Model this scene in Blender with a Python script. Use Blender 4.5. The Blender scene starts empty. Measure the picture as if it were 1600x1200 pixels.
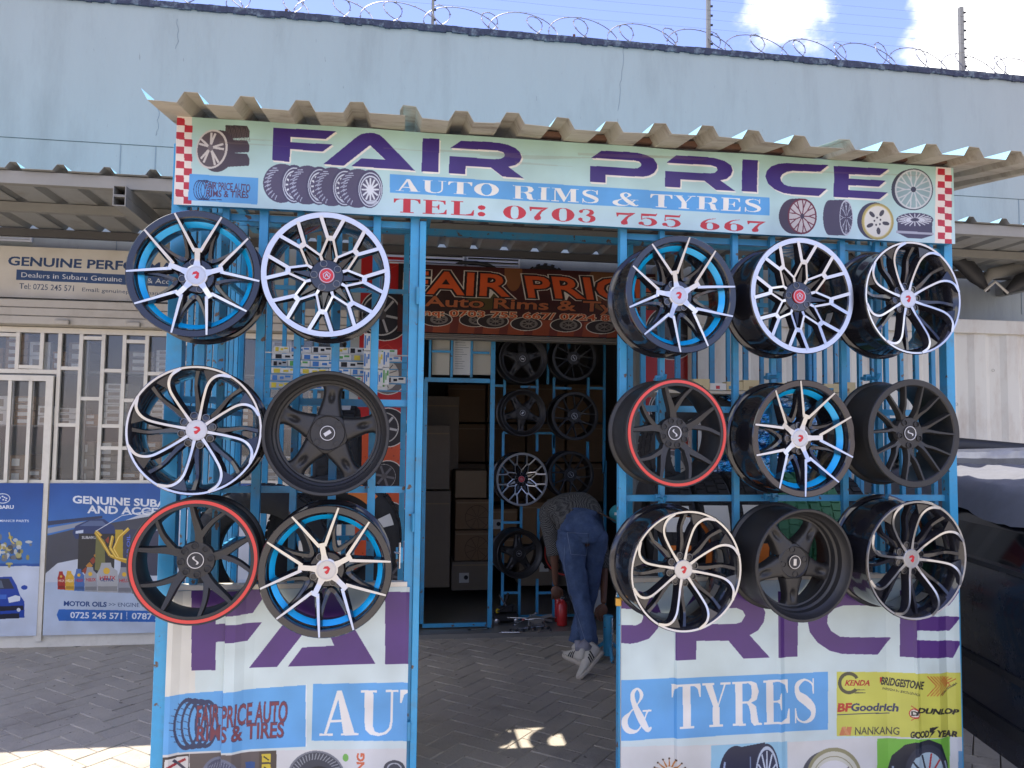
import bpy, bmesh, math, random
import numpy as np
from mathutils import Vector, Matrix, Euler, noise
random.seed(7)
R = math.radians
SC = bpy.context.scene
COL = SC.collection

# ------------------------------------------------------------------ camera
YAW, PITCH, ROLL, FPX = 8.30, 3.46, 0.677, 1205.8
CP = np.array([0.0, -3.1, 1.6])
def _cam():
    p, t, r = R(YAW), R(PITCH), R(ROLL)
    F = np.array([math.sin(p)*math.cos(t), math.cos(p)*math.cos(t), math.sin(t)])
    Rt = np.array([math.cos(p), -math.sin(p), 0.0]); U = np.cross(Rt, F)
    return F, math.cos(r)*Rt + math.sin(r)*U, math.cos(r)*U - math.sin(r)*Rt
CF, CR, CU = _cam()
cam = bpy.data.cameras.new('camera'); camo = bpy.data.objects.new('camera', cam); COL.objects.link(camo)
cam.sensor_fit = 'HORIZONTAL'; cam.sensor_width = 36.0; cam.lens = 36.0*FPX/1600.0
cam.clip_start = 0.05; cam.clip_end = 3000
camo.matrix_world = Matrix(((CR[0], CU[0], -CF[0], CP[0]), (CR[1], CU[1], -CF[1], CP[1]), (CR[2], CU[2], -CF[2], CP[2]), (0, 0, 0, 1)))
SC.camera = camo

# ------------------------------------------------------------------ light
SUN_ELEV, SUN_ROT = 76.9, -50.6           # sun high behind the building
w = bpy.data.worlds.new('World'); SC.world = w; w.use_nodes = True
nt = w.node_tree; nt.nodes.clear()
out = nt.nodes.new('ShaderNodeOutputWorld'); bg = nt.nodes.new('ShaderNodeBackground'); bg.inputs[1].default_value = 0.15
sky = nt.nodes.new('ShaderNodeTexSky'); sky.sky_type = 'NISHITA'; sky.sun_disc = False
sky.sun_elevation = R(SUN_ELEV); sky.sun_rotation = R(SUN_ROT); sky.air_density = 1.0; sky.dust_density = 0.4; sky.ozone_density = 2.5
tc = nt.nodes.new('ShaderNodeTexCoord')
mp = nt.nodes.new('ShaderNodeMapping'); mp.inputs['Scale'].default_value = (1.0, 1.0, 1.6); mp.inputs['Location'].default_value = (0.27, 0.10, 0.32)
nz = nt.nodes.new('ShaderNodeTexNoise'); nz.inputs['Scale'].default_value = 5.5; nz.inputs['Detail'].default_value = 9; nz.inputs['Roughness'].default_value = 0.56
L = nt.links.new
L(tc.outputs['Generated'], mp.inputs[0]); L(mp.outputs[0], nz.inputs['Vector'])
# cumulus heaps: one distance field round several sky directions, broken up by noise
def _dir(x, y):
    d = CF + CR*(x-800)/FPX - CU*(y-600)/FPX; return tuple(d/np.linalg.norm(d))
heaps = [(_dir(1215, 25), .045), (_dir(1640, -10), .085), ((-.55, .62, .56), .16), ((.75, .3, .59), .2), ((-.8, -.3, .52), .22), ((.2, -.8, .56), .25), ((.85, -.4, .34), .2), ((-.4, -.75, .5), .2), ((-.9, .2, .3), .15), ((.1, .5, .86), .18)]
last = None
for c_, r_ in heaps:
    vm = nt.nodes.new('ShaderNodeVectorMath'); vm.operation = 'DISTANCE'; vm.inputs[1].default_value = c_; L(tc.outputs['Generated'], vm.inputs[0])
    sb = nt.nodes.new('ShaderNodeMath'); sb.operation = 'SUBTRACT'; sb.inputs[1].default_value = r_; L(vm.outputs['Value'], sb.inputs[0])
    if last is None: last = sb
    else:
        mn = nt.nodes.new('ShaderNodeMath'); mn.operation = 'MINIMUM'; L(last.outputs[0], mn.inputs[0]); L(sb.outputs[0], mn.inputs[1]); last = mn
na = nt.nodes.new('ShaderNodeMath'); na.operation = 'MULTIPLY_ADD'; na.inputs[1].default_value = -0.30; L(nz.outputs[0], na.inputs[0]); L(last.outputs[0], na.inputs[2])
mr = nt.nodes.new('ShaderNodeMapRange'); mr.interpolation_type = 'SMOOTHSTEP'; mr.inputs[1].default_value = -0.115; mr.inputs[2].default_value = -0.165; mr.inputs[3].default_value = 0; mr.inputs[4].default_value = 1; L(na.outputs[0], mr.inputs[0])
mx = nt.nodes.new('ShaderNodeMix'); mx.data_type = 'RGBA'; mx.inputs[7].default_value = (7.2, 7.1, 7.1, 1)
gm = nt.nodes.new('ShaderNodeMix'); gm.data_type = 'RGBA'; gm.blend_type = 'MULTIPLY'; gm.inputs[0].default_value = 1.0
gm.inputs[7].default_value = (0.98, 0.84, 1.06, 1)
L(mr.outputs[0], mx.inputs[0]); L(sky.outputs[0], gm.inputs[6]); L(gm.outputs[2], mx.inputs[6]); L(mx.outputs[2], bg.inputs[0]); L(bg.outputs[0], out.inputs[0])
sl = bpy.data.lights.new('sun', 'SUN'); sl.energy = 4.4; sl.angle = R(0.5); sl.color = (1.0, 0.93, 0.82)
so = bpy.data.objects.new('sun', sl); COL.objects.link(so)
_e, _a = R(SUN_ELEV), R(SUN_ROT)
sdir = Vector((math.sin(_a)*math.cos(_e), math.cos(_a)*math.cos(_e), math.sin(_e)))
so.rotation_euler = sdir.to_track_quat('Z', 'Y').to_euler(); so.location = (0, 0, 20)
SC.view_settings.view_transform = 'Standard'; SC.view_settings.look = 'None'
SC.view_settings.exposure = 1.05; SC.view_settings.gamma = 1.0; SC.view_settings.use_curve_mapping = False

# ------------------------------------------------------------------ helpers: picture point to a place on a real plane
def ray(x, y): return CF + CR*(x-800)/FPX - CU*(y-600)/FPX
def PY(x, y, Y):
    d = ray(x, y); t = (Y-CP[1])/d[1]; return CP + d*t
def PX(x, y, X):
    d = ray(x, y); t = (X-CP[0])/d[0]; return CP + d*t
def PZ(x, y, Z=0.0):
    d = ray(x, y); t = (Z-CP[2])/d[2]; return CP + d*t

# ------------------------------------------------------------------ materials
MATS = {}
def srgb(c):
    return tuple(((v/255)/12.92 if v/255 <= 0.04045 else ((v/255+0.055)/1.055)**2.4) for v in c)
def mat(name, color, rough=0.5, metal=0.0, var=0.15, scale=6.0, bump=0.0, bscale=60.0, spec=0.5, coat=0.0, dirt=None, dirt_amt=0.0, dscale=3.0, trans=0.0, stretch=None, geo=False, chips=None, chip_th=0.66):
    if name in MATS: return MATS[name]
    m = bpy.data.materials.new(name); m.use_nodes = True; n = m.node_tree; b = n.nodes['Principled BSDF']
    b.inputs['Roughness'].default_value = rough; b.inputs['Metallic'].default_value = metal
    b.inputs['Specular IOR Level'].default_value = spec
    if coat: b.inputs['Coat Weight'].default_value = coat; b.inputs['Coat Roughness'].default_value = 0.06
    if trans: b.inputs['Transmission Weight'].default_value = trans
    t = n.nodes.new('ShaderNodeTexCoord'); mpp = n.nodes.new('ShaderNodeMapping')
    if stretch: mpp.inputs['Scale'].default_value = stretch
    if geo:
        gg = n.nodes.new('ShaderNodeNewGeometry'); n.links.new(gg.outputs['Position'], mpp.inputs[0])
    else: n.links.new(t.outputs['Object'], mpp.inputs[0])
    nn = n.nodes.new('ShaderNodeTexNoise'); nn.inputs['Scale'].default_value = scale; nn.inputs['Detail'].default_value = 6; nn.inputs['Roughness'].default_value = 0.65
    n.links.new(mpp.outputs[0], nn.inputs['Vector'])
    c = tuple(color)
    mxx = n.nodes.new('ShaderNodeMix'); mxx.data_type = 'RGBA'
    mxx.inputs[6].default_value = tuple(v*(1-var) for v in c)+(1,); mxx.inputs[7].default_value = tuple(min(1, v*(1+var)) for v in c)+(1,)
    n.links.new(nn.outputs[0], mxx.inputs[0]); last = mxx.outputs[2]
    if dirt:
        n2 = n.nodes.new('ShaderNodeTexNoise'); n2.inputs['Scale'].default_value = dscale; n2.inputs['Detail'].default_value = 8; n2.inputs['Roughness'].default_value = 0.7
        n.links.new(mpp.outputs[0], n2.inputs['Vector'])
        r2 = n.nodes.new('ShaderNodeValToRGB'); r2.color_ramp.elements[0].position = 0.5; r2.color_ramp.elements[1].position = 0.72
        r2.color_ramp.elements[1].color = (dirt_amt,)*3+(1,)
        n.links.new(n2.outputs[0], r2.inputs[0])
        m3 = n.nodes.new('ShaderNodeMix'); m3.data_type = 'RGBA'; m3.inputs[7].default_value = tuple(dirt)+(1,)
        n.links.new(r2.outputs[0], m3.inputs[0]); n.links.new(last, m3.inputs[6]); last = m3.outputs[2]
        mr = n.nodes.new('ShaderNodeMapRange'); mr.inputs[3].default_value = rough; mr.inputs[4].default_value = min(1, rough+0.35)
        n.links.new(r2.outputs[0], mr.inputs[0]); n.links.new(mr.outputs[0], b.inputs['Roughness'])
    if chips:
        n5 = n.nodes.new('ShaderNodeTexNoise'); n5.inputs['Scale'].default_value = 26; n5.inputs['Detail'].default_value = 4; n.links.new(mpp.outputs[0], n5.inputs['Vector'])
        r5 = n.nodes.new('ShaderNodeValToRGB'); r5.color_ramp.elements[0].position = chip_th; r5.color_ramp.elements[1].position = chip_th+.03; n.links.new(n5.outputs[0], r5.inputs[0])
        m5 = n.nodes.new('ShaderNodeMix'); m5.data_type = 'RGBA'; m5.inputs[7].default_value = tuple(chips)+(1,); n.links.new(r5.outputs[0], m5.inputs[0]); n.links.new(last, m5.inputs[6]); last = m5.outputs[2]
    n.links.new(last, b.inputs['Base Color'])
    if bump:
        n4 = n.nodes.new('ShaderNodeTexNoise'); n4.inputs['Scale'].default_value = bscale; n4.inputs['Detail'].default_value = 5
        n.links.new(mpp.outputs[0], n4.inputs['Vector'])
        bp = n.nodes.new('ShaderNodeBump'); bp.inputs['Strength'].default_value = bump; bp.inputs['Distance'].default_value = 0.01
        n.links.new(n4.outputs[0], bp.inputs['Height']); n.links.new(bp.outputs[0], b.inputs['Normal'])
    MATS[name] = m; return m
M_BLUE = mat('blue_gloss_paint', (0.05, 0.33, 0.58), 0.36, 0, 0.22, 9, 0.06, 40, dirt=(0.12, 0.22, 0.28), dirt_amt=0.75, dscale=7, chips=(.12, .075, .05))
M_BLUE2 = mat('blue_paint_inner', (0.045, 0.29, 0.50), 0.45, 0, 0.25, 9, 0.05, 40, dirt=(0.16, 0.17, 0.16), dirt_amt=0.5, dscale=9, chips=(.12, .08, .055), chip_th=.63)
M_WALL = mat('pale_blue_plaster', (0.335, 0.365, 0.355), 0.85, 0, 0.09, 1.6, 0.25, 25, dirt=(0.26, 0.28, 0.27), dirt_amt=0.75, dscale=1.3, stretch=(1.6, 1.0, 0.35), chips=(.26, .28, .27), chip_th=.70)
M_COPE = mat('dark_coping', (0.035, 0.04, 0.07), 0.8, 0, 0.5, 20, 0.8, 30, dirt=(0.25, 0.3, 0.33), dirt_amt=0.8, dscale=14)
M_GALV = mat('galvanised_sheet', (0.34, 0.34, 0.32), 0.5, 0.25, 0.15, 4, 0.1, 20, dirt=(0.24, 0.21, 0.17), dirt_amt=0.6, dscale=3)
M_ROOFK = mat('dusty_rusty_sheet', (0.43, 0.39, 0.31), 0.75, 0.0, 0.3, 5, 0.4, 30, dirt=(0.15, 0.11, 0.08), dirt_amt=0.8, dscale=6, stretch=(0.7, 1.6, 1))
M_TOPBLUE = mat('blue_roof_coating', (0.25, 0.5, 0.62), 0.5, 0.0, 0.1, 5)
M_STEEL = mat('painted_grey_steel', (0.26, 0.25, 0.22), 0.55, 0.1, 0.15, 8)
M_RUST = mat('rusty_steel', (0.16, 0.085, 0.055), 0.8, 0.1, 0.4, 14, 0.3, 60)
M_CREAM = mat('cream_gloss_paint', (0.72, 0.68, 0.58), 0.45, 0, 0.06, 5, 0.03, 30, dirt=(0.4, 0.35, 0.27), dirt_amt=0.35, dscale=8)
M_CREAM2 = mat('cream_sign_board', (0.66, 0.63, 0.56), 0.5, 0, 0.04, 2)
M_SHUT = mat('beige_shutter_box', (0.50, 0.46, 0.38), 0.55, 0.05, 0.08, 4, dirt=(0.3, 0.26, 0.2), dirt_amt=0.4, dscale=5)
M_CONT = mat('off_white_container_steel', (0.58, 0.57, 0.51), 0.6, 0.0, 0.07, 2.5, 0.12, 14, dirt=(0.36, 0.27, 0.2), dirt_amt=0.5, dscale=3.2, stretch=(1.5, 1.5, 0.5))
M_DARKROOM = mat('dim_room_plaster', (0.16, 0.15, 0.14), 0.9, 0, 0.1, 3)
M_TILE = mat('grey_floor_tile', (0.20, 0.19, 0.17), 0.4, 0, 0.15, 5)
M_CARD = mat('brown_cardboard', (0.30, 0.19, 0.105), 0.85, 0, 0.12, 8, 0.05, 50)
M_CARD2 = mat('light_brown_cardboard', (0.40, 0.29, 0.18), 0.85, 0, 0.12, 8, 0.05, 50)
M_CARD3 = mat('grey_brown_cardboard', (0.27, 0.22, 0.165), 0.85, 0, 0.12, 8, 0.05, 50)
M_WHITE = mat('white_packaging', (0.72, 0.71, 0.67), 0.6, 0, 0.05, 8)
M_PAPER = mat('white_paper', (0.75, 0.74, 0.68), 0.8, 0, 0.04, 8)
M_GBLACK = mat('gloss_black_wheel_paint', (0.012, 0.012, 0.016), 0.13, 0, 0.3, 10, coat=0.7)
M_LUGR = mat('steel_lug_seat', (0.16, 0.16, 0.165), 0.3, 0.9, 0.2, 40)
M_MBLACK = mat('matte_black_wheel_paint', (0.020, 0.0195, 0.020), 0.42, 0.0, 0.2, 10, 0.03, 200)
M_GRAPH = mat('matte_graphite_wheel_paint', (0.030, 0.029, 0.028), 0.4, 0.25, 0.2, 10, 0.03, 200)
M_MACH = mat('machined_aluminium', (0.60, 0.60, 0.60), 0.30, 1.0, 0.05, 30, 0.02, 120)
M_CAP = mat('brushed_silver_cap', (0.52, 0.52, 0.53), 0.34, 0.9, 0.06, 60)
M_RED = mat('red_wheel_lip_paint', (0.60, 0.045, 0.035), 0.35, 0, 0.12, 12, coat=0.3)
M_REDLOGO = mat('red_emblem_enamel', (0.50, 0.02, 0.03), 0.3, 0, 0.1, 30)
M_CYAN = mat('anodised_blue_ring', (0.005, 0.42, 0.85), 0.25, 0.2, 0.12, 8, coat=0.4)
M_LUG = mat('dark_lug_recess', (0.02, 0.02, 0.022), 0.5, 0.3, 0.2, 20)
M_RUB = mat('tyre_rubber', (0.022, 0.022, 0.023), 0.7, 0, 0.3, 12, 0.2, 80)
M_ORANGE = mat('orange_tyre_label', (0.75, 0.2, 0.03), 0.5, 0, 0.08, 10)
M_GREEN = mat('green_wrapping', (0.05, 0.20, 0.09), 0.55, 0, 0.2, 7, 0.2, 15)
M_JOINT = mat('sandy_joint', (0.17, 0.15, 0.12), 0.95, 0, 0.3, 20, 0.4, 60)
M_PAV = [mat('grey_paver_%s' % k, c, 0.85, 0, 0.16, 5, 0.35, 90, dirt=(0.25, 0.22, 0.18), dirt_amt=0.7, dscale=2.2, geo=True, chips=(.16, .14, .12), chip_th=.68) for k, c in
         (('a', (0.445, 0.40, 0.33)), ('b', (0.465, 0.415, 0.34)), ('c', (0.425, 0.38, 0.315)))]
M_WIRE = mat('galvanised_wire', (0.23, 0.23, 0.24), 0.45, 0.7, 0.2, 30)
M_BLACKCAR = mat('black_car_paint', (0.008, 0.010, 0.018), 0.22, 0, 0.2, 3, coat=0.5, dirt=(0.045, 0.045, 0.05), dirt_amt=0.6, dscale=2)
M_PLASTIC = mat('black_plastic_trim', (0.02, 0.02, 0.022), 0.5, 0, 0.2, 6, 0.1, 40)
M_SHEET = mat('grey_dust_sheet', (0.16, 0.165, 0.19), 0.6, 0, 0.25, 5, 0.4, 9)
M_SILV = mat('silver_bumper_paint', (0.55, 0.53, 0.48), 0.35, 0.2, 0.1, 5, dirt=(0.3, 0.26, 0.2), dirt_amt=0.6, dscale=4)
M_JEANS = mat('blue_denim', (0.055, 0.095, 0.20), 0.85, 0, 0.55, 14, 1.0, 24, dirt=(.12, .18, .30), dirt_amt=.7, dscale=11)
M_SKIN = mat('brown_skin', (0.16, 0.075, 0.045), 0.55, 0, 0.12, 10)
M_SHOE = mat('white_shoe_leather', (0.66, 0.62, 0.54), 0.5, 0, 0.08, 12)
M_SOLE = mat('off_white_rubber_sole', (0.58, 0.52, 0.44), 0.7, 0, 0.1, 12)
M_HAIR = mat('black_hair', (0.01, 0.009, 0.008), 0.7, 0, 0.2, 40, 0.5, 80)
M_EXT = mat('red_extinguisher_paint', (0.52, 0.025, 0.025), 0.3, 0, 0.1, 6, coat=0.3)
M_CHROME = mat('chromed_tool_steel', (0.55, 0.55, 0.56), 0.25, 0.95, 0.1, 20)
M_BRASS = mat('brass_padlock', (0.62, 0.36, 0.08), 0.35, 0.8, 0.1, 20)
M_JERRY = mat('cloudy_white_plastic', (0.5, 0.52, 0.52), 0.4, 0, 0.08, 8)
M_TEAL = mat('teal_fabric', (0.03, 0.28, 0.33), 0.8, 0, 0.1, 12)
M_FOILB = mat('crinkled_blue_foil', (0.03, 0.25, 0.75), 0.18, 0.85, 0.9, 16, 1.0, 22, dirt=(0.75, 0.68, 0.6), dirt_amt=1.0, dscale=12)
M_GLASS = mat('dusty_window_glass', (0.93, 0.95, 0.95), 0.03, 0, 0.05, 4, trans=0.96)
M_VENT = mat('white_vent_paint', (0.66, 0.67, 0.66), 0.5, 0, 0.05, 6)
# checked shirt
m = bpy.data.materials.new('black_white_checked_cloth'); m.use_nodes = True; n = m.node_tree
t_ = n.nodes.new('ShaderNodeTexCoord'); ck = n.nodes.new('ShaderNodeTexChecker'); ck.inputs['Scale'].default_value = 130
ck.inputs[1].default_value = (0.012, 0.012, 0.014, 1); ck.inputs[2].default_value = (0.16, 0.16, 0.15, 1)
n.links.new(t_.outputs['Object'], ck.inputs[0]); n.links.new(ck.outputs[0], n.nodes['Principled BSDF'].inputs['Base Color']); n.nodes['Principled BSDF'].inputs['Roughness'].default_value = 0.9
M_SHIRT = m

# ------------------------------------------------------------------ object helpers
def tag(o, label, cat, group=None):
    o['label'] = label; o['category'] = cat
    if group: o['group'] = group
    return o
def thing(name, label, cat, loc=(0, 0, 0), group=None, rot=(0, 0, 0)):
    o = bpy.data.objects.new(name, None); o.empty_display_size = 0.1; COL.objects.link(o); o.location = loc; o.rotation_euler = rot
    return tag(o, label, cat, group)
def link(name, me, parent=None, loc=None):
    o = bpy.data.objects.new(name, me); COL.objects.link(o)
    if parent: o.parent = parent
    if loc is not None: o.location = loc
    return o
def fin(bm, name, mats, parent=None, smooth=False, world=True):
    """mesh built in world coordinates -> object; under a parent the offset of the parent is taken out"""
    if parent is not None and world:
        bmesh.ops.translate(bm, verts=bm.verts, vec=-Vector(parent.location))
    bmesh.ops.recalc_face_normals(bm, faces=bm.faces)
    me = bpy.data.meshes.new(name); bm.to_mesh(me); bm.free()
    for m_ in (mats if isinstance(mats, (list, tuple)) else [mats]): me.materials.append(m_)
    if smooth:
        for p in me.polygons: p.use_smooth = True
        if smooth != 'all': me.set_sharp_from_angle(angle=R(38))
    return link(name, me, parent)
def bxm(bm, x0, x1, y0, y1, z0, z1, mi=0, bev=0.0):
    vs = [bm.verts.new(p) for p in ((x0, y0, z0), (x1, y0, z0), (x1, y1, z0), (x0, y1, z0), (x0, y0, z1), (x1, y0, z1), (x1, y1, z1), (x0, y1, z1))]
    fs = [bm.faces.new([vs[i] for i in q]) for q in ((0, 3, 2, 1), (4, 5, 6, 7), (0, 1, 5, 4), (1, 2, 6, 5), (2, 3, 7, 6), (3, 0, 4, 7))]
    for f in fs: f.material_index = mi
    if bev:
        es = list({e for f in fs for e in f.edges})
        bmesh.ops.bevel(bm, geom=es, offset=bev, segments=1, affect='EDGES', profile=0.5)
    return vs
def box(name, x0, x1, y0, y1, z0, z1, mt, parent=None, bev=0.0):
    bm = bmesh.new(); bxm(bm, min(x0, x1), max(x0, x1), min(y0, y1), max(y0, y1), min(z0, z1), max(z0, z1), 0, bev)
    return fin(bm, name, mt, parent)
def tubem(bm, pts, r, n=6, mi=0, cap=True):
    pts = [Vector(p) for p in pts]; rings = []
    rr = r if isinstance(r, (list, tuple)) else [r]*len(pts)
    up = Vector((0, 0, 1))
    for i, p in enumerate(pts):
        d = (pts[min(i+1, len(pts)-1)]-pts[max(i-1, 0)])
        d = d.normalized() if d.length > 1e-9 else Vector((0, 0, 1))
        a = up if abs(d.dot(up)) < 0.95 else Vector((1, 0, 0))
        u = d.cross(a).normalized(); v = d.cross(u).normalized()
        rings.append([bm.verts.new(p+(u*math.cos(2*math.pi*k/n)+v*math.sin(2*math.pi*k/n))*rr[i]) for k in range(n)])
    for a, b in zip(rings, rings[1:]):
        for k in range(n):
            f = bm.faces.new((a[k], a[(k+1) % n], b[(k+1) % n], b[k])); f.material_index = mi
    if cap:
        for q in (rings[0], rings[-1]):
            f = bm.faces.new(q); f.material_index = mi
def tube(name, pts, r, mt, parent=None, n=6):
    bm = bmesh.new(); tubem(bm, pts, r, n); return fin(bm, name, mt, parent, smooth=True)
def lathem(bm, prof, n=48, mis=None, closed=True, axis='Z', off=(0, 0, 0)):
    """prof: list of (r, z); spins round z"""
    rings = []
    for r_, z_ in prof:
        ring = []
        for k in range(n):
            a = 2*math.pi*k/n; x, y = r_*math.cos(a), r_*math.sin(a)
            p = (x, y, z_) if axis == 'Z' else ((z_, x, y) if axis == 'X' else (x, -z_, y))
            ring.append(bm.verts.new((p[0]+off[0], p[1]+off[1], p[2]+off[2])))
        rings.append(ring)
    m_ = len(rings)
    for i in range(m_ if closed else m_-1):
        a, b = rings[i], rings[(i+1) % m_]
        for k in range(n):
            f = bm.faces.new((a[k], a[(k+1) % n], b[(k+1) % n], b[k]))
            if mis: f.material_index = mis[i]
    return rings
def struct(o): o['kind'] = 'structure'; return o

# ------------------------------------------------------------------ flat print: artwork drawn into an array
TXT = {}
def glyph_tris(s, off=0.0):
    key = (s, off)
    if key in TXT: return TXT[key]
    if off: glyph_tris(s)
    cu = bpy.data.curves.new('t', 'FONT'); cu.body = s; cu.size = 1.0; cu.offset = off; cu.resolution_u = 3
    o = bpy.data.objects.new('t', cu); COL.objects.link(o)
    dg = bpy.context.evaluated_depsgraph_get(); dg.update()
    me = o.evaluated_get(dg).to_mesh(); me.calc_loop_triangles()
    co = np.array([v.co[:2] for v in me.vertices]); tr = np.array([t.vertices[:] for t in me.loop_triangles])
    o.evaluated_get(dg).to_mesh_clear(); bpy.data.objects.remove(o); bpy.data.curves.remove(cu)
    tri = co[tr]
    if off: x_0, W = TXT[('m', s)]
    else: x_0 = co[:, 0].min(); W = np.ptp(co[:, 0]); TXT[('m', s)] = (x_0, W)
    tri[:, :, 0] -= x_0; cap = 0.729 if 'Hcap' not in TXT else TXT['Hcap']
    TXT[key] = (tri, W, cap); return TXT[key]
_h = glyph_tris('H'); TXT['Hcap'] = float(_h[0][:, :, 1].max()); TXT.pop(('H', 0.0))
class Art:
    def __init__(s, x0, z0, x1, z1, ppm, bg_, Y=0.0):
        s.x0, s.z0, s.x1, s.z1, s.Y = x0, z0, x1, z1, Y
        s.w, s.h = int((x1-x0)*ppm), int((z1-z0)*ppm); s.ppm = ppm
        s.a = np.ones((s.h, s.w, 4), dtype=np.float32); s.a[:, :, :3] = np.array(bg_)/255
    def q(s, pts):
        """picture points -> array points, through the real plane"""
        o = []
        for x, y in pts:
            p = PY(x, y, s.Y); o.append(((p[0]-s.x0)*s.ppm, (p[2]-s.z0)*s.ppm))
        return np.array(o)
    def fillc(s, contours, col, al=1.0):
        """even-odd scanline fill, contours in array coordinates"""
        segs = []
        for c in contours:
            c = np.asarray(c, float); d = np.roll(c, -1, axis=0); segs.append(np.concatenate([c, d], axis=1))
        g = np.concatenate(segs); lo = max(0, int(np.floor(min(g[:, 1].min(), g[:, 3].min())))); hi = min(s.h-1, int(np.ceil(max(g[:, 1].max(), g[:, 3].max()))))
        col = np.array(col)/255
        for r_ in range(lo, hi+1):
            y = r_+0.5; mk = ((g[:, 1] <= y) & (g[:, 3] > y)) | ((g[:, 3] <= y) & (g[:, 1] > y)); k = g[mk]
            if len(k) < 2: continue
            xs = np.sort(k[:, 0]+(y-k[:, 1])*(k[:, 2]-k[:, 0])/(k[:, 3]-k[:, 1]))
            for a, b in zip(xs[::2], xs[1::2]):
                a_, b_ = max(0, int(round(a))), min(s.w, int(round(b)))
                if b_ > a_: s.a[r_, a_:b_, :3] = s.a[r_, a_:b_, :3]*(1-al)+col*al
    def poly(s, pts, col, al=1.0): s.fillc([s.q(pts)], col, al)
    def polys(s, cs, col, al=1.0): s.fillc([s.q(c) for c in cs], col, al)
    def ell(s, cx, cy, rx, ry, col, al=1.0, inner=None, rot=0.0, a0=0, a1=360):
        def e(rx, ry, rev=False):
            t = np.radians(np.linspace(a0, a1, 49)[:-1] if a1-a0 >= 360 else np.linspace(a0, a1, 30)); c, n_ = math.cos(R(rot)), math.sin(R(rot))
            pp = [(cx+rx*math.cos(k)*c-ry*math.sin(k)*n_, cy+rx*math.cos(k)*n_+ry*math.sin(k)*c) for k in t]
            return pp[::-1] if rev else pp
        if inner is None: s.poly(e(rx, ry), col, al)
        elif a1-a0 >= 360: s.polys([e(rx, ry), e(rx*inner, ry*inner)], col, al)
        else: s.poly(e(rx, ry)+e(rx*inner, ry*inner, True), col, al)
    def line(s, x0, y0, x1, y1, wd, col, al=1.0, w1=None):
        dx, dy = x1-x0, y1-y0; l = math.hypot(dx, dy) or 1; nx, ny = -dy/l/2, dx/l/2; w1 = wd if w1 is None else w1
        s.poly([(x0+nx*wd, y0+ny*wd), (x1+nx*w1, y1+ny*w1), (x1-nx*w1, y1-ny*w1), (x0-nx*wd, y0-ny*wd)], col, al)
    def path(s, pts, wd, col, al=1.0):
        for (a, b), (c, d) in zip(pts, pts[1:]): s.line(a, b, c, d, wd, col, al)
    def tris(s, T, col, al=1.0):
        mask = np.zeros((s.h, s.w), dtype=bool)
        for t in T:
            x0 = max(0, int(t[:, 0].min())-1); x1 = min(s.w, int(t[:, 0].max())+2); y0 = max(0, int(t[:, 1].min())-1); y1 = min(s.h, int(t[:, 1].max())+2)
            if x1 <= x0 or y1 <= y0: continue
            X, Y_ = np.meshgrid(np.arange(x0, x1)+0.5, np.arange(y0, y1)+0.5)
            (ax, ay), (bx, by), (cx, cy) = t; den = (by-cy)*(ax-cx)+(cx-bx)*(ay-cy)
            if abs(den) < 1e-9: continue
            l1 = ((by-cy)*(X-cx)+(cx-bx)*(Y_-cy))/den; l2 = ((cy-ay)*(X-cx)+(ax-cx)*(Y_-cy))/den
            mask[y0:y1, x0:x1] |= (l1 >= -0.02) & (l2 >= -0.02) & (l1+l2 <= 1.02)
        s.a[mask, :3] = s.a[mask, :3]*(1-al)+np.array(col)/255*al
    def text(s, st, bl, br, tl, col, off=0.0, al=1.0, shear=0.0):
        """bl/br: baseline ends, tl: top of the capitals above bl, in picture points"""
        tri, W, cap = glyph_tris(st, off); bl, br, tl = map(np.array, (bl, br, tl)); out_ = []
        U = tri[:, :, 0:1]/W; V = tri[:, :, 1:2]/cap
        P = bl+(U+V*shear)*(br-bl)+V*(tl-bl); sh = P.shape
        # one local affine map is accurate enough for a short word; do it per triangle set through the plane
        flat = P.reshape(-1, 2); q_ = s.q(flat).reshape(sh); s.tris(q_, col, al)
    def serif(s, st, bl, br, tl, col, gap=0.16):
        ws = [SER_W.get(c, 0.9) for c in st]; tot = sum(ws)+gap*(len(st)-1); bl, br, tl = map(np.array, (bl, br, tl)); x = 0
        for c, w_ in zip(st, ws):
            for cs in SER.get(c, []):
                cc = [s.q([tuple(bl+((x+px*w_)/tot)*(br-bl)+py*(tl-bl)) for px, py in k]) for k in cs]
                s.fillc(cc, col)
            x += w_+gap
    def soil(s, amt=0.08, seed=1):
        rg = np.random.default_rng(seed); gh, gw = max(2, s.h//40), max(2, s.w//40)
        g = rg.random((gh+2, gw+2)); yy = np.linspace(0, gh, s.h); xx = np.linspace(0, gw, s.w)
        yi, xi = yy.astype(int), xx.astype(int); fy, fx = (yy-yi)[:, None], (xx-xi)[None, :]
        v = g[yi][:, xi]*(1-fy)*(1-fx)+g[yi+1][:, xi]*fy*(1-fx)+g[yi][:, xi+1]*(1-fy)*fx+g[yi+1][:, xi+1]*fy*fx
        s.a[:, :, :3] *= (1-amt*v)[:, :, None]
    def material(s, name, rough=0.4, spec=0.4):
        im = bpy.data.images.new(name, s.w, s.h); im.pixels.foreach_set(np.clip(s.a, 0, 1).ravel()); im.update(); im.pack()
        m = bpy.data.materials.new(name); m.use_nodes = True; n = m.node_tree; b = n.nodes['Principled BSDF']
        t = n.nodes.new('ShaderNodeTexImage'); t.image = im; t.extension = 'EXTEND'
        nn = n.nodes.new('ShaderNodeTexNoise'); nn.inputs['Scale'].default_value = 3.0; nn.inputs['Detail'].default_value = 7
        tcx = n.nodes.new('ShaderNodeTexCoord'); n.links.new(tcx.outputs['Object'], nn.inputs[0])
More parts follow.
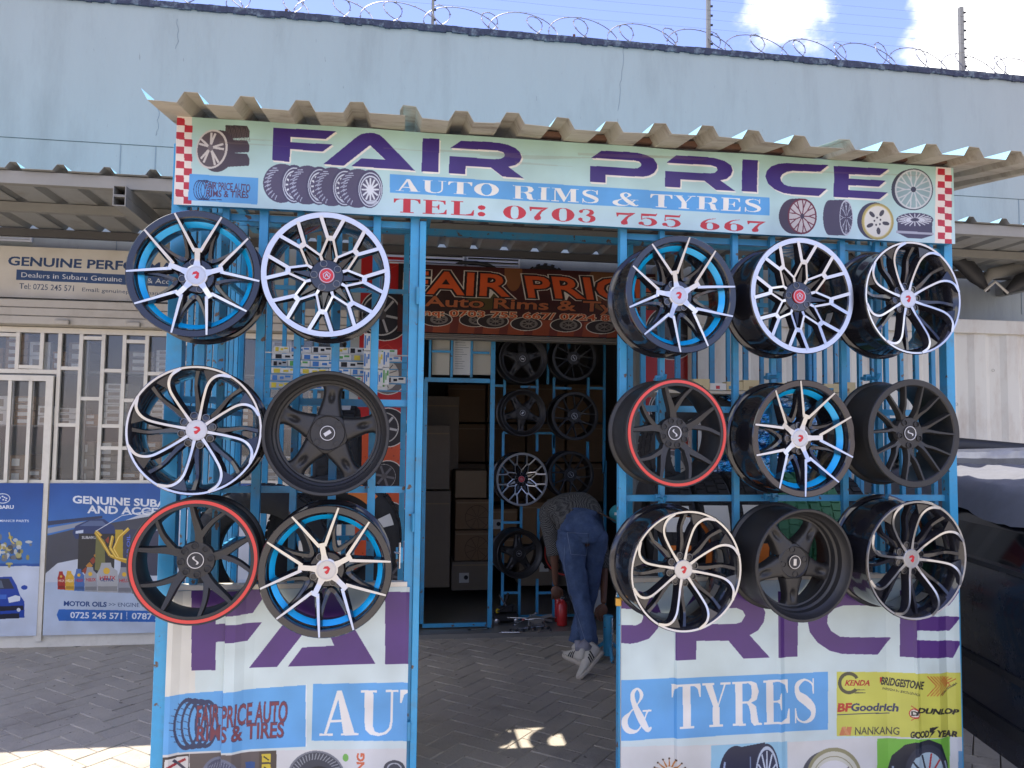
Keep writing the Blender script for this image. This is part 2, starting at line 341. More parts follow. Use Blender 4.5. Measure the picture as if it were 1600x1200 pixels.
        r2 = n.nodes.new('ShaderNodeValToRGB'); r2.color_ramp.elements[0].color = (0.86, 0.84, 0.80, 1); r2.color_ramp.elements[0].position = 0.35; r2.color_ramp.elements[1].position = 0.6
        n.links.new(nn.outputs[0], r2.inputs[0])
        mm = n.nodes.new('ShaderNodeMix'); mm.data_type = 'RGBA'; mm.blend_type = 'MULTIPLY'; mm.inputs[0].default_value = 1
        n.links.new(t.outputs[0], mm.inputs[6]); n.links.new(r2.outputs[0], mm.inputs[7]); n.links.new(mm.outputs[2], b.inputs['Base Color'])
        b.inputs['Roughness'].default_value = rough; b.inputs['Specular IOR Level'].default_value = spec
        return m
# --- a high-contrast serif alphabet, each glyph a list of even-odd groups in a 1 x 1 cell
def rc(x0, y0, x1, y1): return [(x0, y0), (x1, y0), (x1, y1), (x0, y1)]
def br_(pts, n=10):
    """brush stroke through (x, y, width) points -> list of one-contour groups"""
    P = [np.array(p, float) for p in pts]; P = [2*P[0]-P[1]]+P+[2*P[-1]-P[-2]]; S = []
    for i in range(1, len(P)-2):
        for k in range(n):
            t = k/n; S.append(0.5*((2*P[i])+(-P[i-1]+P[i+1])*t+(2*P[i-1]-5*P[i]+4*P[i+1]-P[i+2])*t*t+(-P[i-1]+3*P[i]-3*P[i+1]+P[i+2])*t**3))
    S.append(P[-2]); o = []
    Lf, Rf = [], []
    for i, p in enumerate(S):
        d = S[min(i+1, len(S)-1)][:2]-S[max(i-1, 0)][:2]; l = np.linalg.norm(d) or 1; nn = np.array([-d[1], d[0]])/l*p[2]/2
        Lf.append(p[:2]+nn); Rf.append(p[:2]-nn)
    for i in range(len(S)-1): o.append([[tuple(Lf[i]), tuple(Lf[i+1]), tuple(Rf[i+1]), tuple(Rf[i])]])
    return o
def eo(cx, cy, rx, ry, n=36, p=2.0):
    return [(cx+rx*math.copysign(abs(math.cos(t))**(2/p), math.cos(t)), cy+ry*math.copysign(abs(math.sin(t))**(2/p), math.sin(t))) for t in np.linspace(0, 2*math.pi, n, endpoint=False)]
th = 0.05
SER = {
 'A': [[rc(0, 0, .34, th)], [rc(.55, 0, 1, th)], [[(.10, 0), (.17, 0), (.50, .88), (.44, 1)]], [[(.44, 1), (.56, 1), (.92, 0), (.62, 0)]], [rc(.26, .30, .70, .35)]],
 'U': [[rc(0, 1-th, .42, 1)], [rc(.66, 1-th, 1, 1)], [rc(.10, .3, .33, 1)], [rc(.80, .3, .86, 1)], [[(.10, .32), (.13, .12), (.26, .01), (.48, -.03), (.70, .02), (.83, .14), (.86, .32), (.80, .32), (.76, .16), (.64, .06), (.50, .04), (.38, .08), (.33, .2), (.33, .32)]]],
 'T': [[rc(0, 1-th, 1, 1)], [[(0, 1), (0, .70), (.04, .70), (.10, .88), (.24, .96)]], [[(1, 1), (1, .70), (.96, .70), (.90, .88), (.76, .96)]], [rc(.36, 0, .64, 1)], [rc(.24, 0, .76, th)]],
 'O': [[eo(.5, .5, .5, .52), eo(.5, .5, .22, .46)]],
 'R': [[rc(0, 0, .44, th)], [rc(0, 1-th, .5, 1)], [rc(.10, 0, .34, 1)], [[(.34, 1), (.62, 1), (.82, .95), (.90, .76), (.82, .57), (.60, .50), (.34, .50), (.34, .545), (.54, .55), (.64, .62), (.66, .76), (.64, .9), (.54, .955), (.34, .955)]], [[(.45, .52), (.66, .50), (.80, .42), (.84, .2), (.88, .05), (1, .04), (.99, 0), (.72, -.01), (.62, .08), (.60, .3), (.55, .44)]]],
 'I': [[rc(0, 0, 1, th)], [rc(0, 1-th, 1, 1)], [rc(.27, 0, .73, 1)]],
 'M': [[rc(0, 0, .28, th)], [rc(.60, 0, 1, th)], [rc(0, 1-th, .24, 1)], [rc(.78, 1-th, 1, 1)], [rc(.11, 0, .15, 1)], [rc(.70, 0, .90, 1)], [[(.11, 1), (.32, 1), (.53, .3), (.47, 0), (.44, 0)]], [[(.44, 0), (.48, 0), (.74, 1), (.70, 1)]]],
 'S': br_([(.84, .70, .04), (.80, .88, .05), (.5, .975, .05), (.2, .85, .16), (.24, .64, .2), (.55, .5, .24), (.82, .32, .22), (.78, .12, .14), (.48, .02, .05), (.2, .1, .05), (.12, .3, .04)])+[[rc(.83, .66, .88, 1)], [rc(.09, 0, .14, .34)]],
 'Y': [[rc(0, 1-th, .42, 1)], [rc(.64, 1-th, 1, 1)], [[(.08, 1), (.34, 1), (.58, .46), (.58, .3), (.38, .3), (.38, .46)]], [[(.80, 1), (.86, 1), (.58, .48), (.53, .48)]], [rc(.36, 0, .60, .45)], [rc(.24, 0, .72, th)]],
 'E': [[rc(0, 0, .9, th)], [rc(0, 1-th, .88, 1)], [rc(.10, 0, .36, 1)], [[(.95, .34), (.91, .34), (.84, .12), (.6, .04), (.95, 0)]], [[(.90, .70), (.86, .70), (.80, .88), (.58, .96), (.90, 1)]], [rc(.36, .49, .60, .53)], [[(.66, .32), (.62, .32), (.58, .46), (.46, .51), (.58, .56), (.62, .70), (.66, .70)]]],
 'L': [[rc(0, 0, .9, th)], [rc(0, 1-th, .5, 1)], [rc(.12, 0, .38, 1)], [[(.97, .40), (.93, .40), (.84, .14), (.55, .04), (.95, 0)]]],
 ':': [[eo(.5, .14, .5, .16)], [eo(.5, .62, .5, .16)]],
 '0': [[eo(.5, .48, .5, .52), eo(.5, .48, .17, .47, p=3.2)]],
 '7': [[[(0, .98), (.04, .66), (.1, .66), (.14, .80), (.60, .80), (1, .98)]], [[(1, .98), (.94, .98), (.60, .76), (.40, .45), (.26, .2), (.28, .02), (.44, -.03), (.60, .04), (.62, .2), (.56, .36), (.66, .62)]], ],
 '3': br_([(.12, .78, .14), (.26, .93, .07), (.48, .96, .06), (.66, .86, .18), (.66, .68, .22), (.46, .53, .05)])+br_([(.42, .53, .05), (.70, .42, .2), (.74, .22, .26), (.58, .03, .1), (.36, -.0, .05), (.12, .14, .16)])+[[eo(.14, .2, .11, .12)], [eo(.16, .8, .10, .11)]],
 '5': [[[(.14, .98), (.84, .98), (.92, 1.08), (.86, .82), (.18, .80)]], [rc(.13, .46, .18, .98)]]+br_([(.16, .50, .04), (.36, .62, .05), (.66, .54, .16), (.78, .28, .27), (.62, .04, .12), (.36, 0, .05), (.14, .14, .14)])+[[eo(.14, .17, .13, .13)]],
 '6': [[eo(.52, .32, .46, .35), eo(.52, .32, .15, .30, p=3)]]+br_([(.17, .34, .22), (.20, .62, .17), (.44, .92, .08), (.80, 1.04, .03)]),
 '&': br_([(.98, .46, .04), (.86, .44, .05), (.72, .2, .04), (.5, .0, .06), (.2, .04, .16), (.10, .24, .2), (.28, .44, .05), (.56, .66, .04), (.66, .84, .12), (.52, .985, .05), (.36, .86, .14), (.42, .62, .16), (.66, .26, .22), (.86, .03, .14), (1.0, .06, .04)])+[[rc(.70, .44, 1.0, .48)]],
}
SER_W = {'A': 1.15, 'U': 1.1, 'T': 1.1, 'O': 1.15, 'R': 1.15, 'I': .58, 'M': 1.35, 'S': .95, ' ': .5, '&': 1.15, 'Y': 1.1, 'E': 1.05, 'L': 1.0, ':': .32, '0': 1.0, '7': .85, '3': .9, '5': .9, '6': .95}
def cr(pts, s=0.2, off=(0, 0)): return [(off[0]+x*s, off[1]+y*s) for x, y in pts]

ORD = ['first', 'second', 'third', 'fourth', 'fifth', 'sixth', 'seventh', 'eighth', 'ninth', 'tenth', 'eleventh', 'twelfth', 'thirteenth', 'fourteenth', 'fifteenth', 'sixteenth', 'seventeenth', 'eighteenth', 'nineteenth', 'twentieth', 'twenty-first', 'twenty-second', 'twenty-third', 'twenty-fourth', 'twenty-fifth']

# ------------------------------------------------------------------ ground
bm = bmesh.new()
bxm(bm, -60, 60, -60, 60, -0.4, -0.062)
g = struct(fin(bm, 'ground', M_JOINT))
def herring(px, py): pass
PA = 50.0; PW = 0.118
visible = []; rest = []
ca, sa = math.cos(R(PA)), math.sin(R(PA))
for i in range(-75, 75):
    for j in range(-75, 75):
        k = (i-j) % 4
        if k == 0: cx, cy, hor = i+1.0, j+0.5, True
        elif k == 3: cx, cy, hor = i+0.5, j+1.0, False
        else: continue
        x, y = (cx*ca-cy*sa)*PW, (cx*sa+cy*ca)*PW
        if not (-6.5 < x < 6.5 and -6.0 < y < 3.10): continue
        sc = None
        d = np.array([x, y, 0])-CP; z = d@CF
        if z > 0.3:
            u, v = 800+(d@CR)/z*FPX, 600-(d@CU)/z*FPX
            if 0 <= u <= 1600 and v < 1230 and (u < 250 or 650 < u < 972): sc = (u, v)
        (visible if sc else rest).append((x, y, hor, sc))
visible.sort(key=lambda a: -a[3][1])
rest += visible[300:]; visible = visible[:300]
def paver_bm(bm, x, y, hor, seed, mi=None):
    rnd = random.Random(seed); l, w_ = PW*2-0.0032, PW-0.0032
    if not hor: l, w_ = w_, l
    ch = 0.003; zt = rnd.uniform(-0.0025, 0.0015); tx, ty = rnd.uniform(-.0035, .0035), rnd.uniform(-.0035, .0035)
    P = []
    for (sx, sy, sz) in [(l/2, w_/2, -0.06), (l/2, w_/2, -0.007), (l/2-ch, w_/2-ch, 0)]:
        ring = []
        for a, b in ((-1, -1), (1, -1), (1, 1), (-1, 1)):
            lx, ly = a*sx, b*sy; ring.append(bm.verts.new((x+lx*ca-ly*sa, y+lx*sa+ly*ca, zt+sz+tx*lx+ty*ly)))
        P.append(ring)
    fs = [bm.faces.new(P[2])]
    for q in (0, 1):
        for k in range(4): fs.append(bm.faces.new((P[q][k], P[q][(k+1) % 4], P[q+1][(k+1) % 4], P[q+1][k])))
    m_ = rnd.randrange(3) if mi is None else mi
    for f in fs: f.material_index = m_
PM = {}
for (x, y, hor, _s) in visible:
    v = random.randrange(4); key = (hor, v)
    if key not in PM:
        bm = bmesh.new(); paver_bm(bm, 0, 0, hor, 50+v*2+hor, mi=0)
        me = bpy.data.meshes.new('paver'); bmesh.ops.recalc_face_normals(bm, faces=bm.faces); bm.to_mesh(me); bm.free(); me.materials.append(M_PAV[v % 3]); PM[key] = me
    link('paver', PM[key], g, (x, y, 0))
bm = bmesh.new()
for q, (x, y, hor, _s) in enumerate(rest): paver_bm(bm, x, y, hor, q)
o = fin(bm, 'paving', M_PAV, g); o['kind'] = 'stuff'
# far forecourt paving, past the modelled blocks
m = bpy.data.materials.new('forecourt_paving'); m.use_nodes = True; n = m.node_tree
tcx = n.nodes.new('ShaderNodeTexCoord'); bk = n.nodes.new('ShaderNodeTexBrick'); bk.inputs['Scale'].default_value = 4.2; bk.inputs['Mortar Size'].default_value = 0.012
bk.inputs['Color1'].default_value = (0.33, 0.29, 0.24, 1); bk.inputs['Color2'].default_value = (0.27, 0.24, 0.2, 1); bk.inputs['Mortar'].default_value = (0.1, 0.09, 0.08, 1)
n.links.new(tcx.outputs['Object'], bk.inputs[0]); n.links.new(bk.outputs[0], n.nodes['Principled BSDF'].inputs['Base Color']); n.nodes['Principled BSDF'].inputs['Roughness'].default_value = 0.9
bm = bmesh.new()
for x0, x1, y0, y1 in ((-59, 59, -59, -6.03), (-59, -6.6, -6.0, 3.2), (6.6, 59, -6.0, 3.2)):
    f = bm.faces.new([bm.verts.new(p) for p in ((x0, y0, -.004), (x1, y0, -.004), (x1, y1, -.004), (x0, y1, -.004))])
struct(fin(bm, 'forecourt', m))

# ------------------------------------------------------------------ the long pale blue building wall
WY = 3.05
SHL = (-5.6, -0.42); DR = (0.12, 1.93)       # shop openings in X
wall = thing('building_wall', 'long pale blue plastered wall standing behind the rim stall and canopy', 'wall', (0, WY, 0))
ZJ = 3.75
box('upper_wall', -9, 10, WY, WY+.2, ZJ+.003, 4.86, M_WALL, wall)
box('lower_wall', -9, 10, WY+.004, WY+.2, 2.40, ZJ-.003, M_WALL, wall)
for x0, x1 in ((-9, SHL[0]), (SHL[1], DR[0]), (DR[1], 10)):
    box('pier', x0, x1, WY, WY+.2, 0, 2.398, M_WALL, wall)
# recessed joints shown as thin dark grooves
MJ = mat('wall_joint_grey', (0.22, 0.26, 0.28), 0.9, 0, 0.2, 20)  # one blue-grey tone for wall joints and cracks
box('joint', -9, 10, WY+.012, WY+.19, ZJ-.004, ZJ+.004, MJ, wall)
for px_ in (-40, 188, 243, 1590):
    X = PY(px_, 240, WY)[0]
    bm = bmesh.new(); bxm(bm, X-.003, X+.003, WY-.0005, WY+.01, 2.7, ZJ-.003); fin(bm, 'joint', MJ, wall)
# hairline crack
def crack(pts):
    bm = bmesh.new()
    P = [PY(x, y, WY-.001) for x, y in pts]; Q = []
    for a, b in zip(P, P[1:]):
        for k in range(5): Q.append(a+(b-a)*k/5+np.array([random.uniform(-.008, .008), 0, 0]))
    tubem(bm, [tuple(q) for q in Q], 0.0022, 3); fin(bm, 'crack', MJ, wall)
crack([(975, 70), (972, 110), (968, 145), (966, 180)]); crack([(276, 30), (278, 60), (275, 80)]); crack([(248, 170), (246, 200), (244, 215)])
# ragged coping
bm = bmesh.new(); N = 420
for k in range(N):
    x0 = -9+19*k/N; x1 = -9+19*(k+1)/N; dn = 0.008+0.022*abs(noise.noise(Vector((x0*3, 0, 0))))+0.010*random.random()
    bxm(bm, x0, x1, WY-.02-.006*random.random(), WY+.24, 4.861-dn, 4.895+0.006*noise.noise(Vector((x0*5, 2, 0))))
fin(bm, 'coping', M_COPE, wall)

# razor wire coils
rz = thing('razor_wire', 'coils of razor wire running along the top of the blue wall', 'razor wire', (0, WY+.1, 4.9))
bm = bmesh.new()
def coil(x0, x1, r_, pitch, ph, sgn, cz):
    n_ = int((x1-x0)/pitch*28); pts = []
    for k in range(n_+1):
        x = x0+(x1-x0)*k/n_; a = sgn*2*math.pi*(x-x0)/pitch+ph; rr = r_*(1+.16*noise.noise(Vector((x*1.3, ph, 0))))
        pts.append((x+0.16*math.cos(a)+.02*noise.noise(Vector((x*3, 1, ph))), WY+.1+rr*.45*math.sin(a+.6), cz+rr*math.sin(a)+.03*noise.noise(Vector((x*2, 7, ph)))))
    tubem(bm, pts, 0.0042, 4, cap=False)
    for k in range(0, n_, 3):
        p = Vector(pts[k]); s_ = .011
        bm.faces.new([bm.verts.new(p+Vector(q)) for q in ((-s_, 0, -s_*.5), (s_, 0, -s_*.4), (s_*.5, 0, s_), (-s_*.5, .002, s_*.6))])
coil(-2.2, 8.2, 0.125, 0.40, 0.4, 1, 5.015); coil(-2.2, 8.2, 0.130, 0.52, 2.2, -1, 5.015)
fin(bm, 'wire_coil', M_WIRE, rz)
stays = [('electric_fence_post', (1107, -14), (1107, 70), .016, 'tall'), ('electric_fence_post', (1501, 12), (1503, 99), .018, 'tall'), ('electric_fence_post', (676, -30), (676, 33), .012, 'tall')]
labs = ['steel electric fence post in front of the middle cloud above wall', 'steel electric fence post at the right-hand cloud above wall', 'thin fence post on the wall above the letter R of FAIR']
for (nm, a, b, r_, _k), lb in zip(stays, labs):
    A = PY(a[0], a[1], WY+.1); B = PY(b[0], b[1], WY+.1)
    t = thing(nm, lb, 'fence post', (B[0], WY+.1, 4.89), 'electric fence posts on the wall')
    H = max(A[2], 5.32)
    box('post', B[0]-r_, B[0]+r_, WY+.1-r_, WY+.1+r_, 4.89, H, M_STEEL, t)
    z = 4.99
    while z < H-.02:
        bm = bmesh.new(); tubem(bm, [(B[0]+r_-.002, WY+.08, z), (B[0]+r_+.014, WY+.08, z)], .010, 8); fin(bm, 'insulator', M_PLASTIC, t); z += 0.085
for px_, lb in ((446, 'short stub pipe on the wall edge near the upper left'), (897, 'short stub pipe on the wall edge left of the middle cloud'), (1306, 'short rusty stub pipe on the wall edge under the middle cloud')):
    B = PY(px_, 60, WY+.06); t = thing('stub_pipe', lb, 'pipe', (B[0], WY+.06, 4.89)); tube('pipe', [(B[0], WY+.06, 4.88), (B[0], WY+.06, 4.955)], .012, M_RUST, t, 8)
t = thing('electric_fence', 'thin live wires strung between the posts above the razor wire', 'fence wire', (0, WY+.1, 5.2))
for k, z in enumerate((5.12, 5.205, 5.29, 5.38, 5.46)):
    bm = bmesh.new(); tubem(bm, [(x, WY+.08, z+.004*math.sin(x*3)) for x in np.linspace(-3, 8.2, 30)], 0.0009, 3); fin(bm, 'wire', M_WIRE, t)

# ------------------------------------------------------------------ canopy over the shop fronts
CZ = 3.05; CY0, CY1 = 1.55, 2.98
can = thing('canopy', 'grey corrugated metal canopy fixed along the shop fronts behind the stall', 'canopy', (0, CY1, CZ))
def box_sheet(name, x0, x1, ya, yb, za, zb, pitch, rib, top, h, mats, parent, ph=0.0, wob=0.0, thick=0.0012):
    """trapezoid-ribbed sheet with ribs along Y, from edge ya (z=za) to edge yb (z=zb)"""
    xs = []; k = math.floor((x0-ph)/pitch)-1
    while ph+k*pitch < x1:
        c = ph+k*pitch
        xs += [(c-rib/2, 0), (c-top/2, h), (c+top/2, h), (c+rib/2, 0)]; k += 1
    def hz(x):
        for (a, ha), (b, hb) in zip(xs, xs[1:]):
            if a <= x <= b: return ha+(hb-ha)*(x-a)/max(b-a, 1e-9)
        return 0
    pts = [(x0, hz(x0))]+[p for p in xs if x0 < p[0] < x1]+[(x1, hz(x1))]
    bm = bmesh.new(); NY = 6; rows = []
    for lay in (0, 1):
        rw = []
        for j in range(NY+1):
            f = j/NY; y = ya+(yb-ya)*f; z = za+(zb-za)*f
            rw.append([bm.verts.new((x, y+(wob*.6*noise.noise(Vector((x*4, 0, 3))) if j == 0 else 0), z+hh+lay*thick+wob*noise.noise(Vector((x*2.5, y*3, 1.7))))) for x, hh in pts])
        rows.append(rw)
    for lay in (0, 1):
        for j in range(NY):
            for i in range(len(pts)-1):
                f = bm.faces.new((rows[lay][j][i], rows[lay][j][i+1], rows[lay][j+1][i+1], rows[lay][j+1][i])); f.material_index = lay if len(mats) > 1 else 0
    for j in (0, NY):
        for i in range(len(pts)-1): bm.faces.new((rows[0][j][i], rows[0][j][i+1], rows[1][j][i+1], rows[1][j][i]))
    for i in (0, len(pts)-1):
        for j in range(NY): bm.faces.new((rows[0][j][i], rows[0][j+1][i], rows[1][j+1][i], rows[1][j][i]))
    return fin(bm, name, mats, parent)
for k in range(12):
    x0 = -6.5+k*1.0
    box_sheet('roof_sheet', x0, x0+1.03 if k < 11 else x0+1.0, CY0, CY1, CZ+.002*(k % 2), CZ-.012+.002*(k % 2), 0.25, .085, .035, .035, [M_GALV, M_TOPBLUE], can, ph=-6.44)
box('front_purlin', -6.5, 6.5, CY0+.03, CY0+.08, CZ-.078, CZ-.006, M_STEEL, can)
box('purlin', -6.5, 6.5, 2.22, 2.265, CZ-.07, CZ-.012, M_STEEL, can)
box('wall_plate', -6.5, 6.5, 2.90, 2.95, CZ-.075, CZ-.02, mat('dark_steel', (0.10, 0.095, 0.09), .6, .2), can)
for X in (-5.0, -1.60, 2.1, 5.3):
    bm = bmesh.new()
    for z0 in (CZ-.20, CZ-.14): # double square tube, open ends
        for (a, b, c, d) in ((X-.035, X-.030, z0, z0+.058), (X+.030, X+.035, z0, z0+.058), (X-.030, X+.030, z0, z0+.005), (X-.030, X+.030, z0+.053, z0+.058)):
            bxm(bm, a, b, 1.50, WY, c, d)
    fin(bm, 'cantilever_beam', M_STEEL, can)
    box('beam_web', X-.029, X+.029, 1.75, 1.76, CZ-.194, CZ-.088, M_PLASTIC, can)

# louvred vents in the wall above the shops
def vent(xa, xb, za, zb, label):
    t = thing('louvre_vent', label, 'vent', ((xa+xb)/2, WY, za), 'louvred vents under the canopy')
    for q in ((xa, xb, zb-.012, zb), (xa, xb, za, za+.012), (xa, xa+.012, za+.012, zb-.012), (xb-.012, xb, za+.012, zb-.012)):
        box('frame', q[0], q[1], WY-.02, WY+.002, q[2], q[3], M_VENT, t)
    box('back', xa+.012, xb-.012, WY-.002, WY+.003, za+.012, zb-.012, M_LUG, t)
    nn_ = max(2, int((zb-za)/.035))
    for k in range(nn_):
        z = za+.014+(zb-za-.028)*(k+.5)/nn_; bm = bmesh.new()
        vs = [bm.verts.new(p) for p in ((xa+.012, WY-.018, z-.012), (xb-.012, WY-.018, z-.012), (xb-.012, WY-.003, z+.008), (xa+.012, WY-.003, z+.008))]
        bm.faces.new(vs); vs2 = [bm.verts.new((v.co.x, v.co.y-.001, v.co.z+.002)) for v in vs]; bm.faces.new(vs2)
        for a in range(4): bm.faces.new((vs[a], vs[(a+1) % 4], vs2[(a+1) % 4], vs2[a]))
        fin(bm, 'slat', M_VENT, t)
a, b = PY(0, 366, WY), PY(51, 379, WY); vent(a[0]-.3, b[0], b[2], a[2], 'white louvred vent above the left end of the cream shop sign')
a, b = PY(600, 397, WY), PY(725, 413, WY); vent(a[0], b[0], b[2]-.02, a[2]+.02, 'white louvred vent above the word FAIR of the orange banner')
a, b = PY(729, 399, WY), PY(812, 417, WY); vent(a[0], b[0], b[2]-.02, a[2]+.02, 'white louvred vent right of another above the orange banner')

# ------------------------------------------------------------------ left shop: sign, shutter box, grille, posters, stock
SY = 2.97
# sign
x0 = PY(-420, 400, SY)[0]; x1 = PY(335, 420, SY)[0]; zt = PY(100, 388, SY)[2]; zb = PY(100, 467, SY)[2]
A = Art(x0, zb, x1, zt, 420, (214, 208, 194), SY)
NV = (38, 66, 110)
A.text('GENUINE PERFORMANCE', (13, 414), (322, 427), (14, 401), NV, .022)
A.poly([(26, 421), (330, 436), (330, 451), (25, 437)], (45, 74, 118))
A.text('Dealers in Subaru Genuine Parts & Accessories', (33, 433), (312, 446), (33.5, 425.5), (225, 225, 222))
A.text('Tel: 0725 245 571', (30, 451), (115, 455), (30.5, 442.5), (70, 80, 100), .004)
A.text('Email: genuineperformance@', (128, 455), (270, 462), (128.3, 449.5), (70, 80, 100))
A.soil(.06, 3)
def face_uv(bm, A, f0=None):
    uv = bm.loops.layers.uv.verify()
    for f in bm.faces:
        for l in f.loops: l[uv].uv = ((l.vert.co.x-A.x0)/(A.x1-A.x0), (l.vert.co.z-A.z0)/(A.z1-A.z0))
def board(name, A, label, cat, depth, edge_mat, parent=None, rough=.4, mname='print'):
    t = parent or thing(name, label, cat, ((A.x0+A.x1)/2, A.Y, A.z0))
    bm = bmesh.new(); vs = [bm.verts.new(p) for p in ((A.x0, A.Y, A.z0), (A.x1, A.Y, A.z0), (A.x1, A.Y, A.z1), (A.x0, A.Y, A.z1))]
    bm.faces.new(vs); face_uv(bm, A)
    bmesh.ops.translate(bm, verts=bm.verts, vec=-Vector(t.location))
    me = bpy.data.meshes.new('printed_face'); bm.to_mesh(me); bm.free(); me.materials.append(A.material(mname, rough)); link('printed_face', me, t)
    box('backing', A.x0, A.x1, A.Y+.002, A.Y+depth, A.z0, A.z1, edge_mat, t)
    return t
board('shop_sign', A, 'cream shop sign with navy GENUINE PERFORMANCE lettering under the left canopy', 'sign', .06, M_CREAM2, mname='genuine_sign_print')
# roller shutter box
zt2 = PY(100, 468, 2.86)[2]; zb2 = PY(100, 508, 2.86)[2]
t = thing('roller_shutter_box', 'beige roller shutter box under the cream shop sign', 'shutter', (-2.4, 3.0, zb2))
hh = (zt2-zb2)
for k in range(3):
    box('shutter_slat', SHL[0], SHL[1]+.1, 2.86+.012*k, WY-.001, zb2+hh*k/3+.002, zb2+hh*(k+1)/3-.002, M_SHUT, t, .004)
for px_ in (97, 208):
    B = PY(px_, 510, 2.85); bm = bmesh.new(); bxm(bm, B[0]-.05, B[0]+.05, 2.83, 2.859, zb2+.0, zb2+.035, 0, .006); fin(bm, 'bracket', M_SHUT, t)
# grille
GY = 3.0
gr = thing('window_grille', 'cream steel window grille and door of the left shop', 'grille', (-2.5, GY, 1.15))
def gp(cx, cy): return PY(cx*.21667, 500+cy*.21667, GY)
def vbar(cx, cy0, cy1, wd=.026, nm='bar'):
    a, b = gp(cx, cy0), gp(cx, cy1)
    return (a[0], b[2], a[2], wd, nm)
def addv(X, z0, z1, wd=.026, nm='bar', Y=GY): box(nm, X-wd/2, X+wd/2, Y, Y+.022, z0, z1, M_CREAM, gr)
def addh(x0, x1, z, wd=.026, nm='bar', Y=GY): box(nm, x0, x1, Y+.002, Y+.020, z-wd/2, z+wd/2, M_CREAM, gr)
zT = gp(600, 92)[2]; zB = gp(600, 1160)[2]; zM = gp(200, 370)[2]
XS = {k: gp(c, 100)[0] for k, c in dict(a=130, b=305, c=435, d=588, e=748, f=900, g=1062).items()}
XS['h'] = XS['g']+.155; XS['i'] = XS['h']+.16; XS['j'] = XS['i']+.155
addh(SHL[0], SHL[1], zT+.012, .04, 'frame'); addh(SHL[0], SHL[1], zB-.012, .035, 'frame')
for k in 'cdefghij': addv(XS[k], zB+.006, zT-.009)
addv(XS['a'], gp(0, 350)[2], zT-.009); addv(XS['b'], gp(0, 350)[2], zT-.009); addh(XS['a']+.014, XS['b']-.014, gp(200, 350)[2]+.013)
addh(SHL[0], XS['c']-.014, zM, .03, 'frame'); addh(-5, XS['a']-.014, gp(60, 105)[2])
def seg(a, b, cy): addh(XS[a]+.0135, XS[b]-.0135, gp(600, cy)[2])
for a, b, cy in (('c', 'd', 350), ('d', 'e', 128), ('d', 'e', 566), ('c', 'd', 758), ('e', 'f', 360), ('e', 'f', 762), ('e', 'f', 922), ('f', 'g', 922), ('f', 'g', 145), ('f', 'g', 574), ('g', 'h', 376), ('e', 'g', 1125), ('g', 'h', 800), ('h', 'i', 150), ('h', 'i', 600), ('i', 'j', 350), ('i', 'j', 760)):
    if (a, b) == ('e', 'g'): continue
    seg(a, b, cy)
# door
zD = gp(200, 400)[2]; xr = gp(370, 420)[0]
addv(xr, 0.05, zD, .05, 'door_frame', GY-.026); addh(SHL[0]+.1, xr-.026, zD-.02, .04, 'door_frame', GY-.026)
for c in (232, 85, -70, -225, -380): addv(gp(c, 420)[0], zB-.01, zD-.041, .024, 'bar', GY-.022)
# window glass behind grille
box('pane', SHL[0]+.02, SHL[1]-.02, GY+.035, GY+.041, zB, zT, M_GLASS, gr)
# solid lower panels with printed posters
BLp = (36, 92, 168)
def grad(A, y0, y1, c0, c1):
    n_ = 40
    for k in range(n_):
        f = k/n_; ya, yb = y0+(y1-y0)*f, y0+(y1-y0)*(k+1.2)/n_
        A.poly([(-900, ya), (900, ya), (900, yb), (-900, yb)], tuple(c0[i]+(c1[i]-c0[i])*f for i in range(3)))
p0 = PY(-70, 756, SY)[0]; p1 = PY(68, 756, SY)[0]; q0 = PY(78, 752, SY)[0]; q1 = PY(400, 760, SY)[0]
pz1 = PY(100, 755, SY)[2]; pz0 = PY(100, 992, SY)[2]
A = Art(p0, pz0, p1, pz1, 500, (30, 84, 160), SY)
grad(A, 750, 880, (24, 74, 150), (58, 122, 190)); grad(A, 885, 1000, (214, 222, 232), (196, 206, 220))
A.poly([(-80, 900), (0, 886), (40, 884), (75, 892), (75, 1000), (-80, 1000)], (205, 214, 226))
A.ell(4, 779, 12, 8, (215, 222, 232)); A.ell(4, 779, 10.5, 6.6, (30, 80, 160))
for dx, dy, r_ in ((-5, -1, 2.2), (0, -3, 1.5), (3, -1.5, 1.5), (6, 0, 1.5), (1, 2, 1.5), (5, 3, 1.5)): A.ell(4+dx, 779+dy, r_, r_*.8, (230, 234, 240))
A.text('SUBARU', (-13, 795), (21, 795), (-13, 790), (235, 238, 242), .03)
A.text('GENUINE PERFORMANCE PARTS', (-58, 815), (45, 816), (-58, 811.5), (228, 232, 240), .01)
for k in range(60):
    a = random.Random(k); A.ell(-10+a.gauss(18, 17), 858+a.gauss(0, 10), a.uniform(2, 6), a.uniform(2, 5), a.choice([(168, 150, 70), (120, 120, 118), (205, 190, 110), (70, 72, 76), (215, 212, 200)]), .85)
A.path([(14, 832), (17, 845), (22, 850)], 2, (215, 190, 90))
